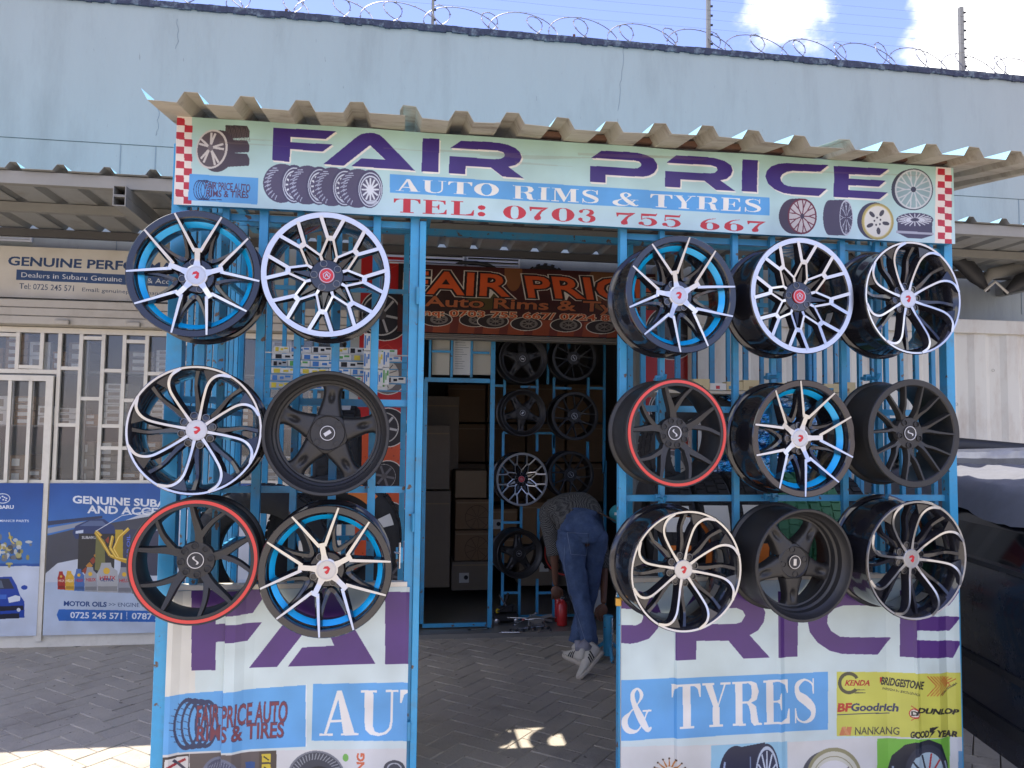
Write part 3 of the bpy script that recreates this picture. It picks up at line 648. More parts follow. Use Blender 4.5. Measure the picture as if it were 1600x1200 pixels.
# blue saloon car printed on the poster
CB = (22, 66, 160)
A.poly([(-75, 925), (-40, 903), (18, 901), (26, 915), (31, 930), (38, 940), (38, 965), (-75, 972)], CB)
A.poly([(-35, 906), (14, 904), (22, 920), (-30, 921)], (40, 50, 70)); A.poly([(-20, 908), (2, 907), (6, 919), (-18, 919)], (90, 104, 125))
A.poly([(12, 934), (24, 930), (32, 932), (31, 939), (14, 942)], (225, 232, 238)); A.ell(38, 918, 5, 3.5, CB); A.poly([(-60, 950), (36, 946), (37, 953), (-60, 958)], (14, 22, 44))
A.poly([(-60, 930), (10, 929), (10, 936), (-60, 938)], (60, 110, 200)); A.poly([(-40, 962), (30, 958), (30, 966), (-40, 969)], (20, 28, 50)); A.ell(29, 953, 3, 3, (210, 215, 220))
A.soil(.05, 4)
board('poster_panel', A, 'blue printed door panel with a blue saloon car and engine', 'poster', .03, M_CREAM, rough=.3, mname='left_poster_print')
A = Art(q0, pz0, q1, pz1, 500, (30, 84, 160), SY)
grad(A, 745, 860, (26, 80, 158), (70, 130, 196)); grad(A, 860, 1005, (170, 190, 214), (206, 214, 224))
A.poly([(70, 862), (100, 850), (230, 800), (430, 790), (430, 905), (70, 910)], (205, 212, 222))
A.poly([(70, 838), (120, 826), (240, 806), (240, 850), (90, 880), (70, 897)], (70, 74, 86)); A.poly([(70, 826), (150, 812), (150, 817), (70, 835)], (150, 156, 166)); A.poly([(70, 815), (160, 806), (160, 810), (70, 822)], (45, 60, 92))
# dark car in motion on the road
A.poly([(113, 833), (118, 822), (140, 812), (162, 811), (178, 822), (180, 836), (150, 842), (118, 842)], (44, 64, 112)); A.poly([(124, 822), (140, 814), (160, 814), (168, 822)], (90, 110, 150)); A.poly([(118, 830), (130, 828), (130, 833), (118, 834)], (210, 220, 235))
# black oil carton + golden splash
A.poly([(123, 834), (180, 834), (178, 898), (121, 894)], (44, 46, 50)); A.text('SUBARU', (128, 842), (150, 842), (128, 838), (220, 220, 220), .02)
for k in range(7):
    A.poly([(128+k*6, 892-k*8), (134+k*6, 886-k*8), (140+k*5, 892-k*8), (133+k*6, 898-k*8)], (190, 130, 50) if k % 2 else (150, 60, 40))
A.poly([(150, 835), (163, 844), (165, 896), (148, 890)], (120, 120, 70)); A.poly([(190, 826), (256, 830), (256, 900), (188, 898)], (60, 66, 90)); A.poly([(180, 828), (192, 828), (192, 872), (180, 868)], (190, 160, 50))
for pts in ([(149, 832), (160, 848), (172, 868), (186, 874), (204, 880)], [(201, 826), (186, 840), (178, 858), (186, 872)], [(176, 838), (172, 856), (182, 872), (200, 876)], [(150, 830), (158, 838)]): A.path(pts, 5, (206, 160, 40)); A.path([(x-.6, y-1) for x, y in pts], 1.6, (245, 215, 110))
A.text('F.P OIL', (203, 872), (203, 836), (198, 872), (90, 120, 220), .02)
# row of oil bottles
for k, (x, wd, h_, c) in enumerate(((90, 12, 28, (170, 40, 34)), (102, 14, 30, (220, 170, 50)), (116, 16, 34, (70, 110, 170)), (132, 20, 38, (158, 160, 162)), (152, 32, 46, (176, 176, 174)), (184, 22, 40, (150, 152, 158)), (206, 24, 42, (120, 124, 134)))):
    yb = 921+k*1.1; A.poly([(x, yb), (x+wd, yb+.6), (x+wd-.5, yb-h_*.72), (x+wd*.7, yb-h_*.86), (x+wd*.66, yb-h_), (x+wd*.2, yb-h_), (x+wd*.12, yb-h_*.8), (x, yb-h_*.66)], c)
    A.ell(x+wd*.45, yb-h_*.72, wd*.16, wd*.16, (228, 180, 60)); A.poly([(x+1, yb-2), (x+wd-1, yb-1.6), (x+wd-1, yb-h_*.2), (x+1, yb-h_*.2)], tuple(v*.8 for v in c))
    A.text('HELIX' if k > 1 else 'HELIX', (x+wd*.12, yb-h_*.42), (x+wd*.88, yb-h_*.42), (x+wd*.12, yb-h_*.55), (190, 30, 40) if k > 1 else (240, 230, 200), .01)
A.text('ULTRA', (157, 908), (177, 908.5), (157, 903.5), (40, 60, 120), .02)
WH = (236, 240, 245)
A.text('GENUINE SUBARU PARTS', (114, 786), (352, 797), (114.3, 775), WH, .03); A.text('AND ACCESSORIES', (137, 801.5), (322, 808), (137.3, 790.5), WH, .03)
A.text('MOTOR OILS', (100, 946.5), (166, 948), (100.3, 939.5), (36, 70, 128), .03); A.text('>> ENGINE OILS', (170, 947.5), (240, 949), (170, 941.5), (70, 88, 120))
A.poly([(92, 952), (330, 956), (330, 973), (92, 970), (88.5, 961)], (48, 108, 186)); A.text('0725 245 571', (110, 965.5), (190, 967), (110.2, 956.5), WH, .02); A.text('0787 245 571', (206, 967), (290, 969), (206.2, 958), WH, .02); A.line(198, 956, 198, 968, .8, WH)
A.path([(150, 830), (190, 806), (240, 797)], 1, WH); A.soil(.05, 5)
board('poster_panel', A, 'blue and white motor oil poster panel reading GENUINE SUBARU below the grille', 'poster', .03, M_CREAM, rough=.3, mname='oil_poster_print')
box_ = box('panel_kick', SHL[0], SHL[1], SY+.035, WY, 0.0, zB-.03, M_CREAM); tag(box_, 'cream steel lower wall and sill carrying the blue posters', 'panel')
# rooms behind the openings
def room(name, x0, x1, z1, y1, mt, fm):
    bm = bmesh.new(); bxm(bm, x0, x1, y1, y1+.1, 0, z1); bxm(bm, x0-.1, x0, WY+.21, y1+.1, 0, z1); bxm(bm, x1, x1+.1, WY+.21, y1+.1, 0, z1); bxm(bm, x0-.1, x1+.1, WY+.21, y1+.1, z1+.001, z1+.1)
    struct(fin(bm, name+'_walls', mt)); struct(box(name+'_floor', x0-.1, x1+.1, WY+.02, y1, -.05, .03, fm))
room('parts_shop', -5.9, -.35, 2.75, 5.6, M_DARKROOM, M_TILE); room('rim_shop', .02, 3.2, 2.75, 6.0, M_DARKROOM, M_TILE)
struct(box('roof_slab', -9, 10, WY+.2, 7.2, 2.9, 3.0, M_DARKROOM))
# stock on shelves seen through the grille
shf = thing('steel_shelving', 'grey steel shelves of spare parts behind the cream window grille', 'shelf', (-2.2, 3.75, 0.03))
for z in (0.55, 1.15, 1.60, 2.02): box('shelf_board', -3.4, -.4, 3.27, 3.6, z-.012, z, M_STEEL, shf)
for X in (-3.38, -2.4, -1.5, -.42): box('upright', X-.02, X+.02, 3.245, 3.262, .03, 2.55, M_STEEL, shf)
rr = random.Random(11); cnt = 0
cartmesh = {}
for z0 in (1.15, 1.60, 2.02, .55):
    x = -3.3; nstack = 0
    while x < -.5:
        kind = rr.choice(['brown', 'brown', 'white', 'white', 'gap', 'grey'])
        wd = rr.uniform(.10, .2); hh_ = {1.15: .40, 1.6: .37, 2.02: .36, .55: .5}[z0]
        if kind == 'gap': x += wd; continue
        bh = rr.choice([.045, .055, .075, .11]); nst = rr.randint(2, int(min(7, hh_/bh-0.5)) if hh_/bh > 3 else 2)
        nstack += 1
        for k in range(nst):
            mt = {'brown': M_CARD, 'white': M_WHITE, 'grey': M_CARD3}[kind]
            kn = {'brown': 'brown', 'white': 'white', 'grey': 'grey-brown'}[kind]
            lb = '%s parts box, %s up in stack %s from left, %s shelf behind cream grille' % (kn, ORD[k], ORD[nstack-1], {1.15: 'second', 1.6: 'third', 2.02: 'top', .55: 'lowest'}[z0])
            t = thing('parts_box', lb, 'box', (x+wd/2, 3.36, z0+.001+k*bh), kind+' parts boxes in the left shop')
            key = (kind, round(wd, 2), bh); w2 = round(wd, 2)-.012
            if key not in cartmesh:
                b1 = bmesh.new(); bxm(b1, -w2/2, w2/2, -.09, .2, 0, bh-.003, 0, .002); me = bpy.data.meshes.new('carton_body'); b1.to_mesh(me); b1.free(); me.materials.append(mt)
                b2 = bmesh.new(); bxm(b2, -w2*.34, w2*.16, -.0925, -.0908, bh*.25, bh*.75); m2 = bpy.data.meshes.new('sticker'); b2.to_mesh(m2); b2.free(); m2.materials.append(M_PAPER if kind != 'white' else M_CARD3)
                cartmesh[key] = (me, m2)
            link('carton_body', cartmesh[key][0], t); link('sticker', cartmesh[key][1], t); cnt += 1
        x += round(wd, 2)+.004

# ------------------------------------------------------------------ kiosk: roof
kr = thing('rim_stall', 'blue steel cage stall with ribbed iron roof and printed lower panels', 'stall', (.8, 0, 0))
RXs = (-.935, -.55, -.02, .34, 1.75, 2.84)
def rz_(y): return 2.765+(y+.25)*0.148
for k in range(5):
    yb = 1.27 if k == 2 else 1.60  # one sheet ends short: unseen gap made to let sun reach the floor
    box_sheet('roof_sheet', RXs[k], RXs[k+1]+(.02 if k < 4 else 0), -.25, yb, rz_(-.25)+.0025*(k % 2), rz_(yb)+.0025*(k % 2), 0.195, .096, .048, .041, [M_ROOFK, M_TOPBLUE], kr, ph=.016-.195*8, wob=.016)
box('roof_angle', .5, 2.47, -.045, -.005, 2.812, 2.832, M_RUST, kr)
box('rafter', .13, .15, .05, 1.55, 2.74, 2.77, M_BLUE2, kr); box('rafter', -.87, -.83, .05, 1.55, 2.74, 2.77, M_BLUE2, kr); box('rafter', 2.40, 2.44, .05, 1.55, 2.74, 2.77, M_BLUE2, kr)
box('rear_beam', -.9, 2.47, 1.22, 1.26, 2.70, 2.735, M_BLUE2, kr)
# two unseen tyres, added over the roof gap to round the sun patch
# ------------------------------------------------------------------ top signboard
SGX0, SGX1, SGZ0, SGZ1 = -.880, 2.452, 2.457, 2.806
SGY = -.045
A = Art(PY(274, 250, SGY)[0], PY(880, 350, SGY)[2]-.0, PY(1491, 320, SGY)[0], PY(880, 223, SGY)[2]+.004, 620, (190, 222, 222), SGY)
gtop = (176, 212, 196)
for k in range(26):
    f = k/26; c = tuple(gtop[i]+(np.array((192, 220, 232))[i]-gtop[i])*f for i in range(3)); A.poly([(200, 170+k*6.3), (1560, 258+k*5.4), (1560, 266+k*5.4), (200, 178+k*6.3)], c)
PU = (62, 38, 116); CRM = (240, 236, 222)
F_ = cr([(85, 97), (575, 127), (495, 187), (220, 170), (218, 212), (548, 228), (470, 283), (218, 265), (210, 365), (77, 352)], .2, (410, 180))
A_ = cr([(475, 382), (740, 168), (775, 148), (820, 139), (870, 140), (915, 155), (945, 180), (1190, 432), (695, 397), (775, 335), (960, 348), (840, 235), (635, 393)], .2, (410, 180))
I_ = cr([(302, 180), (432, 187), (424, 444), (292, 438)], .2, (600, 180))
R_ = cr([(517, 258), (600, 202), (800, 208), (900, 217), (970, 233), (1025, 258), (1060, 290), (1075, 330), (1060, 365), (1025, 390), (970, 402), (1090, 492), (925, 478), (835, 408), (637, 396), (635, 460), (505, 452), (512, 320), (860, 345), (905, 343), (935, 330), (944, 312), (930, 290), (880, 276)], .2, (600, 180))
P_ = cr([(117, 235), (198, 178), (400, 187), (480, 195), (550, 212), (605, 240), (632, 280), (632, 315), (610, 350), (570, 372), (520, 381), (230, 367), (228, 428), (107, 422), (110, 297), (440, 317), (480, 315), (505, 300), (510, 282), (490, 262), (450, 253)], .2, (900, 200))
R2_ = cr([(705, 272), (780, 215), (980, 223), (1080, 235), (1160, 258), (1210, 292), (1224, 330), (1210, 368), (1175, 398), (1125, 410), (1240, 493), (1090, 485), (1000, 412), (815, 402), (813, 465), (693, 458), (697, 335), (1040, 355), (1085, 350), (1105, 330), (1098, 305), (1050, 290)], .2, (900, 200))
I2_ = cr([(1300, 245), (1420, 253), (1410, 503), (1292, 495)], .2, (900, 200))
C_ = cr([(570, 190), (505, 243), (290, 235), (245, 243), (210, 262), (195, 288), (202, 315), (225, 340), (260, 353), (300, 358), (560, 373), (498, 430), (290, 418), (220, 407), (150, 378), (100, 335), (78, 280), (90, 235), (125, 200), (180, 180), (240, 175)], .2, (1180, 220))
E_ = cr([(612, 197), (1040, 220), (970, 272), (727, 262), (727, 297), (1018, 312), (965, 358), (727, 347), (727, 383), (1035, 403), (970, 455), (612, 437)], .2, (1180, 220))
for Lr in (F_, A_, I_, R_, P_, R2_, I2_, C_, E_):
    A.poly([(x+2.2, y+2.8) for x, y in Lr], CRM); A.poly([(x+1, y+1.5) for x, y in Lr], CRM)
for Lr in (F_, A_, I_, R_, P_, R2_, I2_, C_, E_): A.poly(Lr, PU)
# checker strips
for x0, y0, x1, y1, wd in ((275, 184, 273, 318, 25), (1464, 263, 1464, 383, 22)):
    A.poly([(x0-2, y0-3), (x0+wd, y0-1), (x1+wd, y1+4), (x1-4, y1+4)], (236, 226, 214))
    for k in range(12):
        for c in (0, 1):
            if (k+c+(0 if x0 < 500 else 0)) % 2 == 0:
                f0, f1 = k/12, (k+1)/12; xa = x0+(x1-x0)*f0+1+c*wd/2-(0 if x0 < 500 else 0); ya = y0+(y1-y0)*f0; yb = y0+(y1-y0)*f1; A.poly([(xa, ya), (xa+wd/2, ya+1), (xa+wd/2, yb+1), (xa, yb)], (186, 44, 56))
# blue logo box
LB = (92, 164, 222)
A.poly([(296, 271.5), (404, 278.5), (402, 319.5), (294, 312.5)], LB)
def logo(A, ox, oy, s, c=(96, 56, 74), dk=(40, 50, 88)):
    for k in range(4): A.ell(ox+6*s+k*4*s, oy+20*s, 10*s, 17*s, dk, 1, .90, 0)
    A.path([(ox+14*s, oy+4*s), (ox+38*s, oy+9*s)], 1.2*s, dk); A.path([(ox+12*s, oy+37*s), (ox+44*s, oy+36.5*s)], 1.2*s, dk)
logo(A, 306, 278.5, .92)
A.text('FAIR PRICE AUTO', (321, 295), (390.5, 299.5), (321.5, 284), (86, 52, 80), .014); A.text('RIMS & TIRES', (322.5, 307), (388, 309.5), (323, 297), (86, 52, 80), .014)
# printed wheel with stacked tyres
DK = (72, 60, 66); DK2 = (96, 86, 96)
for k, (yy) in enumerate((203, 226, 247)): A.poly([(352, yy-8), (386, yy-6), (390, yy+2), (389, yy+12), (352, yy+14)], DK if k else (62, 54, 58))
for k in range(14): A.line(352+k*2.7, 197+(k % 3)*2, 358+k*2.5, 222, .7, (110, 96, 92))
A.ell(341, 236, 26, 33, DK, 1, None, 12); A.ell(331, 233, 24.5, 31, (210, 204, 196), 1, None, 14); A.ell(330.5, 233, 21.5, 28, (92, 80, 80), 1, None, 14)
for k in range(5):
    a = R(72*k-80)
    for da in (-.16, .16): A.line(329+3*math.cos(a), 231+4*math.sin(a), 330+20*math.cos(a+da), 233+26*math.sin(a+da), 3.4, (214, 208, 200))
A.ell(329, 231, 4, 5, (120, 110, 108))
# four tyres in a row
for k in range(4):
    cx, cy = 443+k*39.5, 286.5+k*2.6
    A.ell(cx-3, cy, 29, 30.5, (84, 76, 100), 1, None, 0); A.ell(cx+16, cy+1, 20.5, 30, (74, 68, 94))
    for j in range(10):
        a = R(112+j*14)
        for r_ in (.80, .93): A.line(cx-3+29*r_*math.cos(a), cy+30*r_*math.sin(a), cx-1+27*(r_-.10)*math.cos(a+.16), cy+29*(r_-.04)*math.sin(a+.16), 1.6, (176, 182, 200))
    A.ell(cx+17, cy+2, 18.5, 27, (205, 212, 222), 1, .93); A.ell(cx+17, cy+2, 16, 22, (210, 216, 224)); A.ell(cx+17, cy+2, 14.5, 19.5, (88, 84, 104))
    for j in range(12):
        a = R(30*j); A.line(cx+17+4*math.cos(a), cy+2+5*math.sin(a), cx+17+13.5*math.cos(a), cy+2+18*math.sin(a), 2.8, (222, 226, 230))
    A.ell(cx+17, cy+2, 5.5, 6.5, (224, 228, 232)); A.ell(cx+20, cy+22, 10, 3.5, (200, 208, 218), .8)
A.poly([(609, 271.5), (1202, 309), (1202, 337), (609, 301)], LB)
A.serif('AUTO', (618, 298), (779, 307), (618.5, 278.5), (238, 236, 228), .1); A.serif('RIMS', (801, 310), (937, 318), (801.5, 289.5), (238, 236, 228), .1)
A.serif('&', (957, 320), (997, 322), (957.5, 300), (238, 236, 228)); A.serif('TYRES', (1016, 323), (1190, 332), (1016.5, 303), (238, 236, 228), .08)
RD = (190, 44, 54)
A.serif('TEL:', (615, 331.5), (758, 338), (615.5, 310), RD, .12); A.serif('0703', (786, 341), (934, 348), (786.4, 320.5), RD, .14)
A.serif('755', (962, 350), (1066, 355), (962.4, 331.5), RD, .14); A.serif('667', (1092, 358), (1196, 363), (1092.4, 341), RD, .14)
# printed rims on the right
def prim(cx, cy, rx, ry, bx, sp, c, dark, n_=10, ring=None, hub=None):
    A.ell(cx-bx, cy, rx*.98, ry*.98, dark); A.poly([(cx-bx, cy-ry*.98), (cx, cy-ry), (cx, cy+ry), (cx-bx, cy+ry*.98)], dark)
    A.ell(cx, cy, rx, ry, ring or c); A.ell(cx, cy, rx*.9, ry*.9, sp)
    for k in range(n_):
        a = 2*math.pi*k/n_
        A.line(cx, cy, cx+rx*.5*math.cos(a), cy+ry*.5*math.sin(a), rx*.07, c); 
        for d in (-.14, .14): A.line(cx+rx*.45*math.cos(a), cy+ry*.45*math.sin(a), cx+rx*.92*math.cos(a+d), cy+ry*.92*math.sin(a+d), rx*.07, c)
    A.ell(cx, cy, rx*.14, ry*.14, hub or dark)
prim(1427, 296, 29, 31.5, 6, (150, 176, 176), (206, 212, 212), (62, 62, 74), 10); A.ell(1427, 296, 30.5, 32.5, (70, 70, 82), 1, .95)
prim(1253, 338, 23, 28, 14, (196, 190, 190), (104, 34, 50), (66, 52, 70), 9)
prim(1322, 340, 10.5, 28, 26, (72, 66, 86), (190, 194, 206), (74, 66, 88), 8)
A.ell(1366, 345, 27, 29, (62, 60, 80)); A.ell(1371, 346, 25, 28.5, (176, 160, 92)); A.ell(1371, 346, 22, 25.5, (214, 200, 140), 1, .93); A.ell(1371, 346, 20.5, 24, (226, 224, 214))
for k in range(5):
    a = R(72*k-60); A.ell(1371+13*math.cos(a), 346+15*math.sin(a), 3, 5.5, (70, 66, 70), 1, None, 72*k-60+90); A.ell(1371+5*math.cos(a+.6), 346+6*math.sin(a+.6), 1.4, 1.6, (60, 56, 60))
A.poly([(1402, 340), (1456, 343), (1456, 368), (1440, 373), (1418, 372), (1402, 364)], (72, 66, 88)); A.ell(1429, 343.5, 29, 11, (74, 68, 90))
for k in range(20):
    a = 2*math.pi*k/20; A.line(1429+7*math.cos(a), 343.5+2.6*math.sin(a), 1429+27*math.cos(a), 343.5+10*math.sin(a), 1.6, (204, 208, 216))
A.ell(1429, 343, 5, 2.2, (60, 56, 74)); A.poly([(1400, 360), (1458, 364), (1458, 367), (1400, 364)], (170, 172, 186))
# water stains on the vinyl
for k in range(10):
    a = random.Random(k+40); x = a.uniform(300, 1400); y = 205+x*.058-18+a.uniform(-4, 22); A.poly([(x, y), (x+a.uniform(60, 220), y+6), (x+a.uniform(60, 200), y+9), (x, y+a.uniform(2, 4))], (150, 138, 116), .22)
A.soil(.07, 9)
sg = thing('signboard', 'long printed FAIR PRICE AUTO RIMS & TYRES banner along the stall top', 'sign', (.8, SGY, A.z0))
bm = bmesh.new(); NX, NZ = 90, 8; gv = []
for j in range(NZ+1):
    z = A.z0+(A.z1-A.z0)*j/NZ; rw = []
    for i in range(NX+1):
        x = A.x0+(A.x1-A.x0)*i/NX; b = noise.noise(Vector((x*2.2, z*9, 3)))*.006+noise.noise(Vector((x*7, z*22, 9)))*.0022; b *= math.sin(math.pi*j/NZ)*.8+.2
        rw.append(bm.verts.new((x, SGY+b, z+(.0035*noise.noise(Vector((x*3, j, 0))) if j in (0, NZ) else 0))))
    gv.append(rw)
for j in range(NZ):
    for i in range(NX): bm.faces.new((gv[j][i], gv[j][i+1], gv[j+1][i+1], gv[j+1][i]))
face_uv(bm, A); bmesh.ops.translate(bm, verts=bm.verts, vec=-Vector(sg.location))
me = bpy.data.meshes.new('banner_face'); bm.to_mesh(me); bm.free(); me.materials.append(A.material('fair_price_banner_print', .33, .5))
for p in me.polygons: p.use_smooth = True
link('banner_face', me, sg)
box('backing', A.x0+.005, A.x1-.005, SGY+.014, -.002, A.z0+.004, A.z1-.004, M_BLUE2, sg)
# ------------------------------------------------------------------ cage frame
kc = kr
def kpost(px_, py_, wd, z0, z1, Y=0.0, dp=.03, mt=M_BLUE, nm='post'):
    X = PY(px_, py_, Y)[0]; return box(nm, X-wd/2, X+wd/2, Y, Y+dp, z0, z1, mt, kc, .0015)
kpost(272, 540, .058, 0, 2.70, dp=.05); kpost(1485, 540, .040, 0, 2.70, dp=.05)
kpost(645, 540, .036, 0, 2.70, 0, .04); X = PY(658, 540, 0)[0]
kpost(974, 540, .030, 0, 2.70, 0, .04)
PZt = .985
for px_, wd in ((314, .028), (346, .026), (406, .034), (464, .026), (524, .030), (585, .030)): kpost(px_, 545, wd, PZt-.02, 2.455, .004, .024, M_BLUE if px_ > 380 else M_BLUE2, 'bar')
for px_, wd in ((1035, .022), (1150, .026), (1209, .024), (1319, .026), (1374, .024)): kpost(px_, 545, wd, PZt-.02, 2.455, .004, .024, M_BLUE, 'bar')
XL0, XL1 = PY(272, 540, 0)[0]+.029, PY(645, 540, 0)[0]-.018
XR0, XR1 = PY(974, 540, 0)[0]+.015, PY(1485, 540, 0)[0]-.02
for z in (2.43, 1.705, 1.36, .965): box('rail', XL0, XL1, .030, .052, z-.013, z+.013, M_BLUE, kc)
for z in (2.43, 1.70, 1.325, .965): box('rail', XR0, XR1, .030, .052, z-.013, z+.013, M_BLUE, kc)
box('lintel', XL1+.037, XR0-.03, .004, .03, 2.465, 2.49, M_RUST, kc)
# side and rear grilles
for X0, sd in ((-.872, 'l'), (2.418, 'r')):
    for k, Y in enumerate(np.linspace(.12, 1.14, 10)): box('side_bar', X0, X0+.02, Y, Y+.02, .02, 2.66, M_BLUE2 if k % 3 else M_BLUE, kc)
    for z in (.3, 1.0, 1.66, 2.3): box('side_rail', X0+.021, X0+.036, .055, 1.2, z, z+.025, M_BLUE2, kc)
    box('rear_post', X0-.004, X0+.04, 1.19, 1.23, 0, 2.69, M_BLUE, kc)
xs_ = list(np.arange(-.72, -.28, .085))+list(np.arange(1.38, 2.40, .105))
for k, X in enumerate(xs_): box('rear_bar', X, X+(.022 if k % 2 else .03), 1.20, 1.218, .75 if X > .5 else .3, 2.66, M_BLUE, kc)
for z in (.3, 1.0, 1.72, 2.35):
    box('rear_rail', -.83, .03, 1.183, 1.199, z, z+.024, M_BLUE2, kc); box('rear_rail', 1.31, 2.41, 1.183, 1.199, z, z+.024, M_BLUE2, kc)
for X in (.01, 1.30): box('rear_post', X, X+.03, 1.19, 1.22, 0, 2.69, M_BLUE, kc)
# the folded-back door leaf's stile beside the left jamb
dl = kr
Xd = PY(657.5, 540, -.0)[0]
box('door_stile', Xd-.013, Xd+.013, -.012, .014, .01, 2.44, M_BLUE, dl, .002)
for z in (.4, 1.2, 2.1):
    bm = bmesh.new(); tubem(bm, [(Xd-.018, -.016, z), (Xd-.018, -.016, z+.07)], .007, 8); fin(bm, 'hinge', M_BLUE2, dl)
box('door_frame', Xd-.012, Xd+.010, .016, .62, .01, .04, M_BLUE2, dl); box('door_frame', Xd-.012, Xd+.010, .016, .62, 2.40, 2.43, M_BLUE2, dl); box('door_frame', Xd-.012, Xd+.010, .60, .62, .041, 2.399, M_BLUE2, dl)
for k in range(4): box('door_bar', Xd-.008, Xd+.006, .12+.12*k, .134+.12*k, .041, 2.399, M_BLUE2, dl)
# padlock and bolt
p = PY(966, 935, -.02); t = thing('padlock', 'brass padlock hanging on the right door jamb of the stall', 'padlock', tuple(p))
box('body', p[0]-.012, p[0]+.012, -.03, -.012, p[2]-.03, p[2]+.004, M_BRASS, t, .003)
tube('shackle', [(p[0]+.008*math.cos(a)*-1, -.021, p[2]+.008+.018*math.sin(a)) for a in np.linspace(0, math.pi, 9)], .0026, M_CHROME, t)
p = PY(624, 868, -.02); t = thing('door_bolt', 'scratched steel bolt on the left door jamb of the stall', 'bolt', tuple(p))
tube('rod', [(p[0], -.02, p[2]-.05), (p[0], -.02, p[2]+.05)], .005, M_CHROME, t); box('plate', p[0]-.014, p[0]+.014, -.016, -.001, p[2]-.03, p[2]+.03, M_BLUE, t, .002); tube('handle', [(p[0], -.024, p[2]+.01), (p[0]-.02, -.035, p[2]+.015)], .004, M_CHROME, t)

# ------------------------------------------------------------------ lower printed panels
def folded_panel(A, prof, label):
    t = kr
    bm = bmesh.new(); uv = bm.loops.layers.uv.verify(); rows = []
    NZ = 14
    for j in range(NZ+1):
        z = A.z1*j/NZ; rows.append([bm.verts.new((x, A.Y-d+.002*noise.noise(Vector((x*6, z*5, 0))), z)) for x, d in prof])
    for j in range(NZ):
        for i in range(len(prof)-1):
            f = bm.faces.new((rows[j][i], rows[j][i+1], rows[j+1][i+1], rows[j+1][i]))
    for f in bm.faces:
        for l in f.loops: l[uv].uv = ((l.vert.co.x-A.x0)/(A.x1-A.x0), (l.vert.co.z-A.z0)/(A.z1-A.z0))
    bmesh.ops.translate(bm, verts=bm.verts, vec=-Vector(t.location))
    me = bpy.data.meshes.new('printed_sheet'); bm.to_mesh(me); bm.free(); me.materials.append(A.material('panel_print', .3, .5)); link('printed_panel', me, t)['label'] = label
    box('backing', A.x0, A.x1, -.004, .002, .0, A.z1-.003, M_CREAM, t)
    return t
# left
LX0, LX1 = PY(258, 1080, -.012)[0], PY(637, 1080, -.012)[0]
A = Art(LX0, 0.0, LX1, .985, 560, (206, 222, 222), -.012)
A.poly([(238, 900), (305, 900), (305, 1085), (238, 1085)], (222, 222, 212)); 
def c7(p): return cr(p, .2625, (240, 920))
PU2 = (84, 52, 122)
A.poly(c7([(225, 8), (690, 0), (590, 145), (370, 165), (370, 212), (645, 200), (560, 308), (370, 318), (368, 485), (225, 488)]), PU2)
A.polys([c7([(570, 470), (925, 15), (965, -5), (1040, -5), (1065, 20), (1320, 447), (800, 463), (885, 350), (1075, 340), (990, 140), (735, 465)])], PU2)
A.poly(c7([(1378, 20), (1378, 450), (1530, 448), (1530, 20)]), PU2)
LB2 = (98, 168, 226)
A.poly(c7([(60, 633), (905, 574), (905, 940), (60, 978)]), LB2); A.poly([(477.5, 1069.5), (479.5, 1069.5), (479.5, 1167), (477.5, 1167)], (226, 232, 234))
A.poly([(489, 1069), (660, 1066), (660, 1158), (487, 1157.5)], LB2)
for k in range(4): A.ell(*c7([(200+k*38, 805)])[0], 20-k*.5, 41-k, (44, 58, 96), 1, .84, 4)
for k in range(9):
    a = R(115+k*17)
    for j in range(3):
        cx, cy = c7([(200+j*38, 805)])[0]; A.line(cx+18*math.cos(a), cy+38*math.sin(a), cx+26*math.cos(a+.1), cy+38*math.sin(a+.08), 1, (44, 58, 96))
A.path(c7([(300, 690), (440, 715)]), 2, (44, 58, 96))
for lt, a, b, tp in (('FAIR PRICE AUTO', (255, 815), (790, 790), (262, 700)), ('RIMS & TIRES', (258, 905), (770, 880), (262, 822))):
    a, b, tp = c7([a])[0], c7([b])[0], c7([tp])[0]
    A.text(lt, (a[0]-.8, a[1]+.8), (b[0]+.8, b[1]+.8), (tp[0]-.8, tp[1]-.8), (70, 60, 100), .028); A.text(lt, a, b, tp, (122, 58, 76), .014)
A.serif('AUTO', (499, 1150), (747, 1146), (500, 1080), (236, 234, 230), .06)
# strip of pictures along the bottom
A.poly([(250, 1176), (520, 1171), (700, 1169), (700, 1700), (250, 1700)], (214, 214, 212))
A.poly([(256, 1180), (295, 1178), (295, 1230), (256, 1232)], (70, 62, 62)); A.poly([(260, 1184), (294, 1181), (294, 1230), (258, 1232)], (216, 214, 210)); A.line(262, 1198, 290, 1186, 4, (160, 40, 50)); A.line(272, 1186, 292, 1204, 4, (60, 60, 80))
A.poly([(296, 1178), (405, 1174), (405, 1230), (296, 1232)], (96, 88, 88)); A.ell(345, 1212, 30, 30, (70, 76, 104)); A.ell(345, 1212, 30, 30, (120, 128, 150), .8, .86)
for k in range(12): A.line(325+k*4, 1186+abs(k-6)*2, 322+k*4, 1200, 1, (140, 146, 168))
A.poly([(384, 1190), (398, 1190), (398, 1230), (384, 1230)], (40, 80, 140)); A.poly([(405, 1174), (432, 1173), (432, 1230), (403, 1230)], (80, 70, 64))
for k in range(3): A.poly([(409, 1178+k*16), (423, 1178+k*16), (423, 1191+k*16), (409, 1191+k*16)], (214, 190, 60)); A.line(412, 1182+k*16, 420, 1188+k*16, 2, (50, 44, 40))
A.ell(494, 1215, 45, 42, (66, 70, 82)); A.ell(494, 1215, 45, 42, (120, 124, 134), 1, .93)
for k in range(22):
    a = R(186+k*8); A.line(494+30*math.cos(a), 1215+28*math.sin(a), 494+41*math.cos(a+.08), 1215+38*math.sin(a+.08), 1.6, (150, 154, 162))
